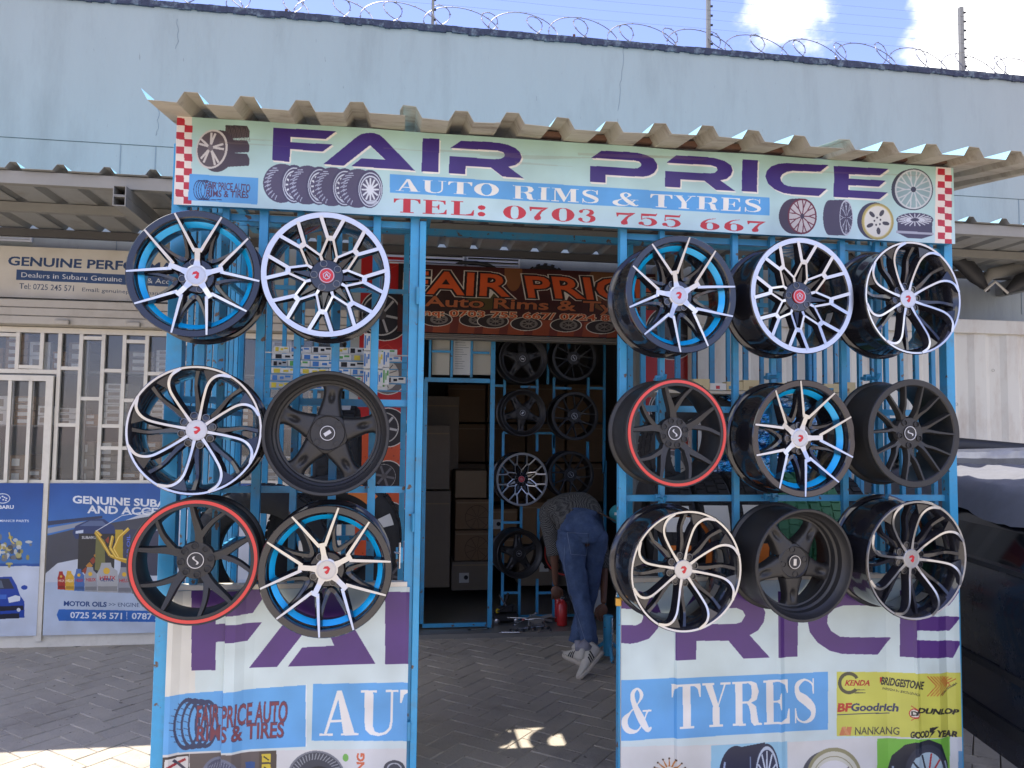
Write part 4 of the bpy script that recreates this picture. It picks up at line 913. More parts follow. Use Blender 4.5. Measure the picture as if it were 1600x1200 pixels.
A.ell(498, 1225, 26, 28, (44, 46, 54)); A.ell(502, 1228, 22, 24, (205, 205, 205)); A.ell(540, 1184, 4.5, 6, (120, 180, 90)); A.text('KING', (569, 1220), (569, 1178), (558, 1220), (208, 106, 74), .04)
A.ell(616, 1202, 17, 14, (70, 74, 84)); A.ell(616, 1202, 12, 10, (180, 184, 190), 1, .8); A.soil(.07, 12)
def Xp(px_, Y=-.012): return PY(px_, 1050, Y)[0]
prof = [(LX0, .0), (LX0+.006, .022), (Xp(270), .022), (Xp(282), .006), (Xp(296), .0), (Xp(349), .0), (Xp(352), .026), (Xp(368), .026), (Xp(382), .008), (Xp(396), .0), (Xp(480), .0005), (Xp(560), .0), (LX1-.012, .0), (LX1, .004)]
folded_panel(A, prof, 'left panel with purple letters FAI over blue AUTO band')
box('panel_cap', LX0+.02, LX1-.01, -.012, .028, .986, 1.004, M_CREAM, kc)
# right
RX0, RX1 = PY(970.5, 1080, -.012)[0], PY(1501, 1080, -.012)[0]
A = Art(RX0, 0.0, RX1, .985, 560, (204, 222, 222), -.012)
grads = [(1450, 910, 60, (176, 206, 214))]
A.polys([[(960, 922), (1000, 924), (1016, 930), (1028, 945), (1034, 962), (1028, 982), (1014, 998), (996, 1004), (984, 1006), (960, 1004)], [(960, 951), (996, 952), (1003, 958), (1005, 965), (1002, 973), (994, 977), (960, 977)]], PU2)
A.poly([(1068, 951), (1086, 924), (1150, 924), (1172, 929), (1188, 940), (1195.5, 957), (1193, 972), (1184, 985), (1170.6, 992.5), (1202.5, 1027.5), (1161, 1028.8), (1137.5, 1001), (1087, 1001), (1086.5, 1030), (1054.5, 1031), (1054.5, 975), (1148, 975), (1158, 972), (1164, 962), (1160, 954), (1150, 950)], PU2)
A.poly([(1215, 924), (1247, 924), (1246, 1026), (1216, 1028)], PU2)
A.poly([(1392, 922), (1366, 946), (1318, 946), (1303, 951), (1293, 962), (1292, 974), (1298, 986), (1312, 995), (1330, 996), (1391, 996), (1371, 1023), (1316, 1022), (1296, 1017), (1277, 1004), (1265, 988), (1261, 968), (1264, 948), (1278, 932), (1300, 923), (1320, 921)], PU2)
A.poly([(1403, 922), (1498, 920), (1480, 946), (1426, 946), (1426, 961), (1498, 963), (1481, 985), (1426, 983), (1426, 998), (1499, 1001), (1486, 1027), (1403, 1025)], PU2)
A.poly([(960, 1063), (1293.5, 1050), (1293.5, 1140), (960, 1158)], LB2)
A.serif('&', (971, 1143), (1018, 1141), (971, 1076), (236, 234, 230)); A.serif('TYRES', (1050, 1138), (1277, 1129), (1049, 1069), (236, 234, 230), .07)
YL = (206, 206, 92)
A.poly([(1307, 1050), (1520, 1050), (1520, 1150), (1307, 1150)], YL)
def c8(x, y): return (1300+x*.2333, 920+y*.2333)
G = (84, 82, 62); K = (46, 44, 44)
A.ell(*c8(112, 632), 17, 17.5, G, 1, .70, 0, 40, 330); A.poly([c8(150, 672), c8(222, 676), c8(222, 680), c8(150, 682)], G, .7); A.poly([c8(150, 690), c8(222, 694), c8(222, 700), c8(150, 704)], G, .7)
A.text('KENDA', c8(86, 648), c8(248, 648), c8(90, 614), (176, 44, 40), .03, shear=.04)
A.poly([c8(318, 592), c8(345, 592), c8(332, 612), c8(318, 636)], (176, 44, 40)); A.text('BRIDGESTONE', c8(326, 640), c8(582, 662), c8(330, 592), K, .03, shear=.02); A.text('PASSION for EXCELLENCE', c8(336, 674), c8(560, 706), c8(338, 660), K, .006)
for k in range(6):
    x = 612+k*21; A.path([c8(x, 576), c8(x+62, 640), c8(x, 708)], 1.15, (190, 66, 40))
for k in range(4):
    A.path([c8(712+k*8, 610+k*12), c8(748+k*22, 582+k*5)], 1.3, (190, 66, 40))
A.text('YOKOHAMA', c8(712, 712), c8(826, 630), c8(704, 700), K, .01)
A.text('BF', c8(38, 822), c8(122, 820), c8(42, 770), (186, 58, 48), .04, shear=.03); A.text('Goodrich', c8(126, 818), c8(430, 816), c8(130, 770), (54, 58, 96), .03, shear=.01); A.poly([c8(34, 840), c8(382, 828), c8(382, 834), c8(34, 846)], (60, 60, 90))
A.ell(*c8(530, 826), 7.5, 7.5, (190, 60, 48)); A.ell(*c8(530, 826), 6, 6, (226, 222, 206)); A.text('D', c8(514, 840), c8(548, 840), c8(516, 812), K, .04); A.text('DUNLOP', c8(546, 818), c8(826, 836), c8(550, 786), K, .05, shear=.03)
A.path([c8(512, 776), c8(552, 802)], 1.2, (190, 60, 48)); A.path([c8(512, 872), c8(552, 850)], 1.2, (190, 60, 48))
for k in range(2): A.poly([c8(46+k*36, 982), c8(66+k*34, 924), c8(92+k*40, 924), c8(82+k*40, 982)], (206, 128, 84))
A.poly([c8(66, 924), c8(84, 924), c8(120, 982), c8(98, 982)], (216, 150, 104))
A.text('NANKANG', c8(152, 976), c8(438, 972), c8(154, 928), G, .012); A.text('GOOD', c8(508, 990), c8(620, 976), c8(510, 950), K, .05); A.text('YEAR', c8(672, 974), c8(822, 990), c8(676, 936), K, .05, shear=.04)
A.poly([c8(628, 918), c8(690, 908), c8(650, 940), c8(664, 940), c8(620, 990), c8(640, 950), c8(624, 950)], K)
# bottom picture strip
A.poly([(960, 1167), (1250, 1159), (1380, 1150), (1520, 1152), (1520, 1700), (960, 1700)], (214, 214, 210))
for k in range(7):
    a = R(200+k*23); A.line(1046+10*math.cos(a), 1206+8*math.sin(a), 1046+24*math.cos(a), 1206+20*math.sin(a), 3, (190, 120, 50), 1, 1)
    A.ell(1046+25*math.cos(a), 1206+21*math.sin(a), 1.6, 1.6, (80, 60, 40))
A.poly([(1110, 1164), (1230, 1158), (1230, 1260), (1110, 1260)], (150, 198, 220)); A.ell(1150, 1215, 28, 50, (34, 40, 66)); A.poly([(1140, 1170), (1195, 1160), (1200, 1260), (1140, 1260)], (34, 40, 66)); A.ell(1198, 1212, 20, 50, (44, 50, 76)); A.ell(1198, 1212, 18, 46, (190, 202, 216), 1, .88)
for k in range(9):
    a = R(150+k*30); A.line(1198, 1215, 1198+16*math.cos(a), 1215+42*math.sin(a), 2.4, (200, 210, 222))
A.line(1132, 1190, 1126, 1230, 3, (150, 168, 196)); A.line(1172, 1182, 1172, 1230, 2, (110, 126, 156))
A.poly([(1232, 1160), (1366, 1152), (1366, 1260), (1232, 1260)], (216, 216, 212)); A.ell(1292, 1215, 40, 42, (84, 86, 92)); A.ell(1303, 1214, 43, 46, (150, 146, 110)); A.ell(1303, 1216, 39, 42, (206, 204, 186)); A.ell(1303, 1218, 34, 37, (150, 146, 112), 1, .96); A.ell(1303, 1222, 31, 34, (222, 220, 216)); A.path([(1278, 1200), (1290, 1208), (1298, 1230)], 2, (120, 118, 112)); A.path([(1326, 1198), (1314, 1212)], 2, (120, 118, 112))
A.poly([(1370, 1154), (1482, 1150), (1482, 1260), (1370, 1260)], (122, 190, 72)); A.poly([(1482, 1150), (1520, 1150), (1520, 1260), (1482, 1260)], (210, 216, 220)); A.poly([(1494, 1172), (1504, 1172), (1504, 1200), (1494, 1200)], (110, 160, 200))
A.poly([(1384, 1210), (1392, 1180), (1410, 1162), (1445, 1152), (1465, 1160), (1478, 1190), (1482, 1260), (1380, 1260)], (34, 40, 54)); A.ell(1444, 1212, 34, 52, (52, 58, 74)); A.ell(1444, 1214, 30, 47, (170, 194, 206)); A.ell(1444, 1214, 30, 47, (60, 64, 80), 1, .9)
for k in range(12):
    a = R(k*30+10); A.line(1444, 1216, 1444+28*math.cos(a), 1216+43*math.sin(a), 2.6, (176, 50, 50) if -100 < ((k*30+10+180) % 360)-180 < 30 else (44, 50, 64))
A.line(1394, 1196, 1391, 1220, 3, (150, 168, 190)); A.line(1472, 1186, 1478, 1206, 3, (150, 168, 190)); A.soil(.07, 13)
prof = [(RX0, .0), (Xp(985), .004), (Xp(1030), .0), (Xp(1053), .0), (Xp(1056), .012), (Xp(1100), .006), (Xp(1215), .0), (Xp(1219), .006), (Xp(1226), .0), (Xp(1385), .002), (Xp(1404), .012), (Xp(1424), .018), (Xp(1427), .028), (Xp(1432), .024), (Xp(1462), .024), (Xp(1478), .006), (Xp(1490), .012), (RX1-.008, .012), (RX1, .0)]
folded_panel(A, prof, 'right panel with purple PRICE letters and yellow tyre brands square')
box('panel_cap', RX0+.03, RX1-.02, -.012, .028, .986, 1.004, M_CREAM, kc)

t = thing('tyre', 'unseen tyre added on the stall roof to curve the sun patch', 'tyre', (.08, 1.36, 3.03))  # both roof tyres are unseen additions that shape the floor's sun patch
bm = bmesh.new(); lathem(bm, [(.20, -.02), (.205, .06), (.20, .14), (.13, .15), (.12, .06), (.13, -.02)], 30, off=(.36, 1.36, 3.0)); fin(bm, 'carcass', M_RUB, t, True)
t = thing('tyre', 'second unseen tyre added by the canopy to curve the sun patch', 'tyre', (-.1, 1.4, 3.03))
bm = bmesh.new(); lathem(bm, [(.15, -.02), (.155, .06), (.15, .12), (.09, .12), (.08, .06), (.09, -.02)], 30, off=(-.08, 1.47, 3.0)); fin(bm, 'carcass', M_RUB, t, True)

# ------------------------------------------------------------------ rims
def ribbon(bm, pts, wt, wb, zt, dep, mt=1, ms=0, n=6, edge=.0035):
    """spoke bar along a curved line in the wheel plane: flat top (mt) and sloping sides (ms)"""
    P = [np.array(p, float) for p in pts]
    if len(P) > 2:
        Q = [2*P[0]-P[1]]+P+[2*P[-1]-P[-2]]; S = []
        for i in range(1, len(Q)-2):
            for k in range(n):
                t = k/n; S.append(0.5*((2*Q[i])+(-Q[i-1]+Q[i+1])*t+(2*Q[i-1]-5*Q[i]+4*Q[i+1]-Q[i+2])*t*t+(-Q[i-1]+3*Q[i]-3*Q[i+1]+Q[i+2])*t**3))
        S.append(Q[-2])
    else: S = [P[0]+(P[1]-P[0])*k/4 for k in range(5)]
    m_ = len(S)-1
    f = lambda v, t: v if not isinstance(v, (tuple, list)) else np.interp(t, np.linspace(0, 1, len(v)), v)
    rings = []
    for i, p in enumerate(S):
        t = i/m_; d = S[min(i+1, m_)]-S[max(i-1, 0)]; d = d/np.linalg.norm(d); nn = np.array([-d[1], d[0]])
        a, b, z, dp = f(wt, t)/2, f(wb, t)/2, f(zt, t), f(dep, t)
        rings.append([bm.verts.new((p[0]+nn[0]*q, p[1]+nn[1]*q, zz)) for q, zz in ((a, z), (a+edge*.35, z-edge), (b, z-dp), (-b, z-dp), (-a-edge*.35, z-edge), (-a, z))])
    for A_r, B_r in zip(rings, rings[1:]):
        for k in range(6):
            fc = bm.faces.new((A_r[k], A_r[(k+1) % 6], B_r[(k+1) % 6], B_r[k])); fc.material_index = mt if k == 5 else ms
    for q in (rings[0], rings[-1]):
        fc = bm.faces.new(q); fc.material_index = ms
def mesh_of(bm, name, mats, smooth=True, ang=32):
    bmesh.ops.recalc_face_normals(bm, faces=bm.faces)
    me = bpy.data.meshes.new(name); bm.to_mesh(me); bm.free()
    for m_ in mats: me.materials.append(m_)
    if smooth:
        for p in me.polygons: p.use_smooth = True
        me.set_sharp_from_angle(angle=R(ang))
    return me
def barrel_mesh(Rw, lipw, lipm, innm, dish=.0, width=.2, lipz=0.0):
    prof = [(Rw, -.004), (Rw-.003, 0), (Rw-lipw, -.001), (Rw-lipw-.004, -.006-dish*.1)]
    mis = [0, 1, 0, 2]
    if dish:
        prof += [(Rw-lipw-.010, -.012-dish*.25), (Rw-lipw-.018, -.018-dish*.3), (Rw-lipw-.022, -.02-dish*.65), (Rw-lipw-.030, -.024-dish*.7), (Rw-lipw-.033, -.03-dish), (Rw-lipw-.040, -.032-dish)]
        mis += [2]*6
    r0 = prof[-1][0]
    prof += [(min(r0, Rw*.86), -.05-dish), (Rw*.85, -width*.75), (Rw*.90, -width+.006), (Rw-.004, -width), (Rw, -width-.004), (Rw, -width-.016), (Rw-.012, -width-.014), (Rw*.94, -width+.015), (Rw*.93, -width*.55), (Rw*.90, -width*.45), (Rw*.90, -.06), (Rw*.945, -.05), (Rw*.95, -.02), (Rw-.004, -.014)]
    mis += [2]*(len(prof)-len(mis))
    mis[-1] = 0
    bm = bmesh.new(); lathem(bm, prof, 72, mis); return mesh_of(bm, 'barrel', [innm, lipm, innm], True, 28)
def disc_mesh(name, prof, mats, n=28, mis=None):
    bm = bmesh.new(); r_ = lathem(bm, prof, n, mis, closed=False); bm.faces.new(r_[-1]); bm.faces.new(r_[0]); return mesh_of(bm, name, mats, True, 30)
def polar(r, a): return (r*math.cos(R(a)), r*math.sin(R(a)))
EMB = {}
def emblem(kind):
    if kind in EMB: return EMB[kind]
    bm = bmesh.new()
    def prism(pts, z0, z1):
        b = [bm.verts.new((x, y, z0)) for x, y in pts]; t = [bm.verts.new((x, y, z1)) for x, y in pts]; bm.faces.new(t)
        for k in range(len(pts)): bm.faces.new((b[k], b[(k+1) % len(pts)], t[(k+1) % len(pts)], t[k]))
    if kind == 'red':
        prism([(-.009, .004), (-.004, .010), (.005, .010), (.010, .003), (.004, -.009), (-.001, -.011), (-.006, -.004), (.000, -.001), (.003, .003), (-.003, .004)], 0, .0012); mt = [M_REDLOGO]
    elif kind == 'shield':
        o = [(-.012, .004), (0, .013), (.012, .004), (.009, -.008), (0, -.013), (-.009, -.008)]
        for k in range(6):
            a, b = o[k], o[(k+1) % 6]; prism([a, b, (b[0]*.8, b[1]*.8), (a[0]*.8, a[1]*.8)], 0, .0012)
        prism([(-.006, -.005), (-.002, .006), (.001, .006), (.007, -.005), (.004, -.005), (0, .002), (-.004, -.005)], 0, .0012); mt = [M_CAP]
    elif kind == 's':
        pts = []
        for k in range(17):
            t = k/16; pts.append((.0055*math.sin((t-.5)*-5.2)*1.1, (t-.5)*.022))
        for a, b in zip(pts, pts[1:]): prism([(a[0]-.0025, a[1]), (b[0]-.0025, b[1]), (b[0]+.0025, b[1]), (a[0]+.0025, a[1])], 0, .001+.0001*(a[1] > 0))
        mt = [M_CAP]
    else:
        prism([(-.011, -.003), (.009, -.007), (.011, .003), (-.009, .007)], 0, .0012); mt = [M_CAP]
    EMB[kind] = mesh_of(bm, 'emblem', mt, False); return EMB[kind]
def ringm(r0, r1, z, h, mt, name='ring', n=40):
    bm = bmesh.new(); lathem(bm, [(r1, z-h), (r1, z), (r0, z), (r0, z-h)], n); return mesh_of(bm, name, [mt], True)
WHEEL = {}
def wheel_parts(kind):
    """list of (name, mesh, rotation list, z, sub-part of cap?)"""
    if kind in WHEEL: return WHEEL[kind]
    Rw = .232; out_ = []; HZ = -.034
    blk = M_GBLACK
    if kind == 'A':
        out_.append(('barrel', barrel_mesh(Rw, .024, blk, blk), [0]))
        bm = bmesh.new()
        for s in (-1, 1):
            ribbon(bm, [polar(.086, s*6), polar(.100, s*9.5), polar(.160, s*17), polar(.2275, s*20.8)], (.011, .0108, .0092, .0062), (.024, .029, .026, .019), (-.0262, -.0232, -.010, .0035+.0001*s), (.038, .036, .030, .016), 1, 0, edge=.004)
        # rounded dark web running down one spoke and up the next
        ribbon(bm, [polar(.200, 20), polar(.140, 20.5), polar(.092, 26), polar(.076, 36), polar(.092, 46), polar(.140, 51.5), polar(.200, 52)], (.005, .008, .012, .016, .012, .008, .005), (.012, .014, .020, .026, .020, .014, .012), (-.024, -.034, -.046, -.050, -.046, -.034, -.024), .022, 0, 0, 5)
        ribbon(bm, [polar(.026, 0), polar(.055, 0), polar(.098, 0)], (.030, .018, .019), (.05, .042, .034), (HZ+.0012, HZ+.002, -.0238), .036, 1, 0)
        sp = mesh_of(bm, 'spoke', [blk, M_MACH], True, 30); out_.append(('spoke', sp, [k*72 for k in range(5)]))
        hub = disc_mesh('hub', [(.020, -.095), (.062, -.09), (.066, HZ-.020), (.060, HZ-.010), (.02, HZ-.009)], [blk]); out_.append(('hub', hub, [0]))
        hp = disc_mesh('hub_face', [(.040, HZ-.012), (.040, HZ+.0005), (.033, HZ+.002)], [M_MACH]); out_.append(('hub_face', hp, [0]))
        ac = bmesh.new(); lathem(ac, [(Rw*.85, -.030), (Rw*.85, -.036), (Rw*.775, -.052), (Rw*.775, -.048)], 72); out_.append(('accent_ring', mesh_of(ac, 'accent_ring', [M_CYAN], True), [0]))
        lug = (4, .051, 17, HZ-.008); cap = (.034, HZ+.004, M_CAP, 'red', M_CAP)
    elif kind == 'B':
        out_.append(('barrel', barrel_mesh(Rw, .022, M_MACH, blk), [0]))
        bm = bmesh.new(); a = 22.5
        node = polar(.136, 0)
        for s in (-1, 1):
            nd = (.136, .0095*s)
            ribbon(bm, [polar(.079, s*21.5), nd], (.008, .0085), (.022, .020), (HZ+.008, -.012+.0003*s), .03, 1, 0, 4)
            ribbon(bm, [nd, polar(.216, s*11.2)], (.0125, .013), (.026, .022), (-.0118+.0003*s, .0003+.0002*s), (.03, .02), 1, 0)
        ribbon(bm, [polar(.05, 0), polar(.118, 0)], (.026, .003), (.03, .012), (HZ-.004, -.022), .02, 0, 0)
        ribbon(bm, [(.128, 0), (.146, 0)], (.020, .012), (.026, .02), (-.0135, -.0105), .025, 1, 0, 3)
        ribbon(bm, [polar(.060, 22.5), polar(.086, 22.5)], (.011, .009), (.03, .02), (HZ+.0035, HZ+.0082), .025, 1, 0)
        out_.append(('spoke', mesh_of(bm, 'spoke', [blk, M_MACH], True, 30), [k*45 for k in range(8)]))
        out_.append(('hub', disc_mesh('hub', [(.02, -.09), (.060, -.085), (.064, HZ-.004), (.058, HZ+.004), (.02, HZ+.005)], [blk]), [0]))
        lug = (5, .046, 20, HZ+.005); cap = (.028, HZ+.012, M_REDLOGO, 'shield', M_CAP)
    elif kind == 'C':
        out_.append(('barrel', barrel_mesh(Rw, .010, M_MACH, blk), [0]))
        bm = bmesh.new()
        ribbon(bm, [polar(.030, 0), polar(.075, 0), polar(.120, -.5), polar(.165, -2), polar(.194, -6), polar(.213, -12), polar(.2255, -21)], (.012, .0085, .0082, .0085, .009, .0095, .0105), (.034, .030, .030, .030, .024, .016), (HZ, HZ+.002, -.024, -.014, -.006, -.001, .0012), (.035, .03, .03, .03, .02, .012), 1, 0, 6, .0025)
        ribbon(bm, [polar(.055, 8), polar(.11, 11.5), polar(.165, 13), polar(.214, 10)], (.020, .013, .010, .013), (.034, .024, .020, .022), (HZ-.016, -.042, -.036, -.018), .02, 0, 0)
        v = [bm.verts.new(p) for p in ((*polar(.168, -2), -.018), (*polar(.200, -7), -.008), (*polar(.221, -13), -.006), (*polar(.219, 5), -.012))]
        v2 = [bm.verts.new((q.co.x, q.co.y, q.co.z-.012)) for q in v]; bm.faces.new(v); bm.faces.new(v2)
        for k in range(4): bm.faces.new((v[k], v[(k+1) % 4], v2[(k+1) % 4], v2[k]))
        out_.append(('spoke', mesh_of(bm, 'spoke', [blk, M_MACH], True, 30), [k*45 for k in range(8)]))
        out_.append(('hub', disc_mesh('hub', [(.02, -.09), (.066, -.085), (.068, HZ-.022), (.060, HZ-.010), (.02, HZ-.006)], [blk]), [0]))
        lug = (8, .054, 22.5, HZ-.008); cap = (.037, HZ+.004, M_CAP, 'red', M_CAP)
    elif kind in ('D', 'DI'):
        dish = .055 if kind == 'D' else .02
        mt = M_MBLACK; out_.append(('barrel', barrel_mesh(Rw, .012, mt, mt, dish=dish, width=.21), [0]))
        bm = bmesh.new(); z0 = -.03-dish; rows = []; NU, NV = 14, 12; Ro = Rw-.054
        for i in range(NU+1):
            u = i/NU; r_ = .068+(Ro+.004-.068)*u; hw = np.interp(u, (0, .3, .62, .85, 1), (.050, .040, .033, .034, .044)); rw = []
            for j in range(NV+1):
                v = j/NV*2-1; z = z0+.012-.012*u-.014*abs(v)**4-(.020 if abs(v) == 1 else 0)
                d = math.hypot((u-.62)/.24, v/.40); z -= .016*max(0, 1-d*d)
                rw.append(bm.verts.new((r_, hw*v, z)))
            rows.append(rw)
        for i in range(NU):
            for j in range(NV): bm.faces.new((rows[i][j], rows[i+1][j], rows[i+1][j+1], rows[i][j+1]))
        bt = [[bm.verts.new((p.co.x, p.co.y, z0-.035)) for p in (rows[i][0], rows[i][-1])] for i in range(NU+1)]
        for i in range(NU):
            bm.faces.new((rows[i][0], rows[i+1][0], bt[i+1][0], bt[i][0])); bm.faces.new((rows[i][-1], bt[i][1], bt[i+1][1], rows[i+1][-1])); bm.faces.new((bt[i][0], bt[i+1][0], bt[i+1][1], bt[i][1]))
        out_.append(('spoke', mesh_of(bm, 'spoke', [mt], True, 50), [k*72 for k in range(5)]))
        out_.append(('hub', disc_mesh('hub', [(.02, -.11), (.070, -.11), (.080, z0-.012), (.076, z0+.006), (.066, z0+.011), (.062, z0+.006), (.03, z0+.006), (.027, z0+.011)], [mt], 40), [0]))
        HZ = z0+.004; lug = (4, .052, 45, z0+.007); cap = (.029, z0+.014, M_PLASTIC, 'bar', M_CAP)
    elif kind == 'E':
        mt = M_MBLACK; out_.append(('barrel', barrel_mesh(Rw, .007, mt, mt), [0]))
        out_.append(('lip_ring', ringm(Rw-.020, Rw-.008, .0015, .008, M_RED, 'lip_ring', 72), [0])); out_.append(('inner_lip', ringm(Rw-.032, Rw-.0202, -.001, .01, mt, 'inner_lip', 72), [0]))
        bm = bmesh.new()
        ribbon(bm, [polar(.045, -6), polar(.100, 0), polar(.160, 7), polar(.206, 9)], (.030, .026, .017, .012), (.040, .034, .026, .020), (HZ-.004, -.028, -.012, -.003), .03, 0, 0, 5, .004)
        ribbon(bm, [polar(.085, -3), polar(.150, -17), polar(.206, -26)], (.020, .014, .011), (.028, .022, .018), (-.0318, -.014, -.0032), .026, 0, 0, 5, .004)
        ribbon(bm, [polar(.110, 2), polar(.150, 7.5), polar(.195, 9)], (.007, .004, .003), (.006, .003, .002), (-.0255, -.0135, -.004), .002, 0, 0, 4, .001)
        out_.append(('spoke', mesh_of(bm, 'spoke', [mt], True, 30), [k*72 for k in range(5)]))
        out_.append(('hub', disc_mesh('hub', [(.02, -.09), (.064, -.085), (.070, HZ-.012), (.066, HZ), (.03, HZ+.001)], [mt]), [0]))
        lug = (8, .053, 10, HZ+.0035); cap = (.031, HZ+.007, M_PLASTIC, 's', M_CAP)
    else: # F
        mt = M_GRAPH if kind == 'F' else M_MBLACK; out_.append(('barrel', barrel_mesh(Rw, .026, mt, mt), [0]))
        bm = bmesh.new(); nsp = 7 if kind == 'F' else 6; sp_ = 360/nsp/4
        for s in (-1, 1):
            ribbon(bm, [polar(.05, s*3), polar(.092, s*5), polar(.130, s*10), polar(.208, s*sp_)], (.020, .012, .009, .0065), (.032, .024, .018, .014), (HZ-.003+.0003*s, -.026, -.012, -.0005), .026, 0, 0, 5, .003)
        out_.append(('spoke', mesh_of(bm, 'spoke', [mt], True, 30), [k*360/nsp for k in range(nsp)]))
        out_.append(('hub', disc_mesh('hub', [(.02, -.09), (.066, -.085), (.072, HZ-.012), (.066, HZ+.001), (.03, HZ+.002)], [mt]), [0]))
        lug = (5, .052, 36, HZ+.0045); cap = (.031, HZ+.007, M_PLASTIC, 's', M_CAP)
    nl, rl, al, zl = lug
    lr = .0135
    bm = bmesh.new(); r_ = lathem(bm, [(lr, zl-.004), (lr, zl+.0015), (lr*.8, zl+.0018), (lr*.76, zl-.003)], 18, [0, 0, 1], closed=False); f = bm.faces.new(r_[-1]); f.material_index = 1
    bmesh.ops.translate(bm, verts=bm.verts, vec=(rl, 0, 0)); lm = mesh_of(bm, 'lug_hole', [M_LUGR if kind in 'ABC' else M_MBLACK, M_LUG], True)
    out_.append(('lug_hole', lm, [al+k*360/nl for k in range(nl)]))
    cr_, cz, cm, ek, rim = cap
    bm = bmesh.new(); r_ = lathem(bm, [(cr_, cz-.010), (cr_, cz-.001), (cr_-.001, cz), (cr_*.88, cz), (cr_*.86, cz-.0008)], 40, [0, 0, 1, 1], closed=False); f = bm.faces.new(r_[-1])
    WHEEL[kind] = (out_, mesh_of(bm, 'center_cap', [cm, rim], True), emblem(ek), cz); return WHEEL[kind]
def make_wheel(kind, px_, py_, rpx, ang, label, Y=-.262, yaw=4.0, lean=0.0, group='alloy rims hung on the stall front', emb_rot=0, stick=()):
    p = PY(px_, py_, Y); dist = (p-CP)@CF; Rw = rpx*dist/FPX; s = Rw/.232
    t = thing('alloy_rim', label, 'rim', tuple(p), group, rot=(R(90+lean), 0, R(yaw)))
    t.rotation_euler = (Euler((0, 0, R(yaw))).to_matrix() @ Euler((R(90+lean), 0, 0)).to_matrix()).to_euler()
    t.scale = (s, s, s)
    parts, capm, embm, cz = wheel_parts(kind)
    for nm, me, rots in parts:
        for a in rots:
            o = link(nm, me, t); o.rotation_euler = (0, 0, R(a+ang))
    for sa, sw, mt_ in stick:
        bm = bmesh.new(); vs = []
        for q in range(5):
            aa = R(sa)+sw*(q/4-.5); vs.append([bm.verts.new((.196*math.cos(aa), .196*math.sin(aa), zz)) for zz in (-.075, -.115)])
        for u_, v_ in zip(vs, vs[1:]): bm.faces.new((u_[0], v_[0], v_[1], u_[1]))
        link('barrel_sticker', mesh_of(bm, 'barrel_sticker', [mt_], False), t)
    c = link('center_cap', capm, t); c.rotation_euler = (0, 0, R(emb_rot)); e = link('emblem', embm, c, (0, 0, cz-.0006)); es = 1.35 if kind != 'B' else 1.2; e.scale = (es, es, 1)
    return t
make_wheel('A', 303, 427, 101, 88, 'black rim with blue ring, top left corner of the left stall panel', yaw=1.5, lean=-1, emb_rot=20)
make_wheel('B', 510, 428.5, 99.5, 85.5, 'polished mesh rim with red cap, top row directly left of the doorway', yaw=2.5)
make_wheel('C', 304, 672, 102, 80, 'swirl-spoked polished rim in the middle row at far left', yaw=2.5, lean=-1, emb_rot=-15, stick=[(125, .4, M_STEEL), (-150, .35, M_STEEL)])
make_wheel('D', 510, 677, 98, 85, 'matte black five-spoke dished rim left of the doorway in middle row', yaw=2, emb_rot=45)
make_wheel('E', 303, 877.5, 98.5, 86, 'black rim with red lip ring, bottom row at the far left', yaw=3, lean=-1)
make_wheel('A', 509, 893.5, 103, 101, 'black rim with blue ring, bottom row directly left of the doorway', yaw=1, lean=1, emb_rot=5)
make_wheel('A', 1066, 459.5, 93, 103, 'black rim with blue ring, top row directly right of the doorway', yaw=4, emb_rot=12)
make_wheel('B', 1255, 461.5, 92, 84, 'polished mesh rim with red cap, top row in middle of right panel', yaw=5.5, stick=[(-22, .28, M_WHITE)])
make_wheel('C', 1428, 465, 89.5, 75, 'swirl-spoked polished rim, top right corner of the right panel', yaw=6, emb_rot=10)
make_wheel('E', 1059, 676.5, 86, 96, 'black rim with red lip ring, middle row directly right of doorway', yaw=5)
make_wheel('A', 1258, 685, 92, 74, 'black rim with blue ring in the centre of the right panel', yaw=6, emb_rot=-10)
make_wheel('F', 1430, 677, 85, 12, 'matte graphite mesh rim at right end of the middle row', yaw=6, emb_rot=25)
make_wheel('C', 1074, 893, 95.5, 80, 'swirl-spoked polished rim, bottom row directly right of the doorway', yaw=6, lean=2, emb_rot=5, stick=[(-38, .5, M_STEEL), (10, .3, M_STEEL)])
make_wheel('D', 1259, 884, 88.5, 54, 'matte black five-spoke dished rim, bottom row of the right panel', yaw=7, lean=2, emb_rot=-80)
make_wheel('C', 1434, 875.5, 93.5, 84, 'swirl-spoked polished rim, bottom right corner of the right panel', yaw=6, lean=2, emb_rot=15, stick=[(20, .35, M_STEEL), (-60, .3, M_STEEL)])
# hooks that hold the rims
hk = kr
for px_, py_ in ((300, 345), (510, 350), (310, 590), (512, 604), (306, 800), (512, 800), (1050, 385), (1235, 390), (1405, 392), (1040, 592), (1218, 588), (1375, 590), (1040, 783), (1215, 782), (1388, 780)):
    p = PY(px_, py_, -.1)
    bm = bmesh.new(); tubem(bm, [(p[0], .03, p[2]+.005), (p[0], -.085, p[2]), (p[0], -.095, p[2]+.018)], .008, 8); fin(bm, 'hook', M_BLUE2, hk, smooth=True)
    box('hook_tab', p[0]-.012, p[0]+.012, -.02, .003, p[2]-.008, p[2]+.02, M_BLUE2, hk, .002)

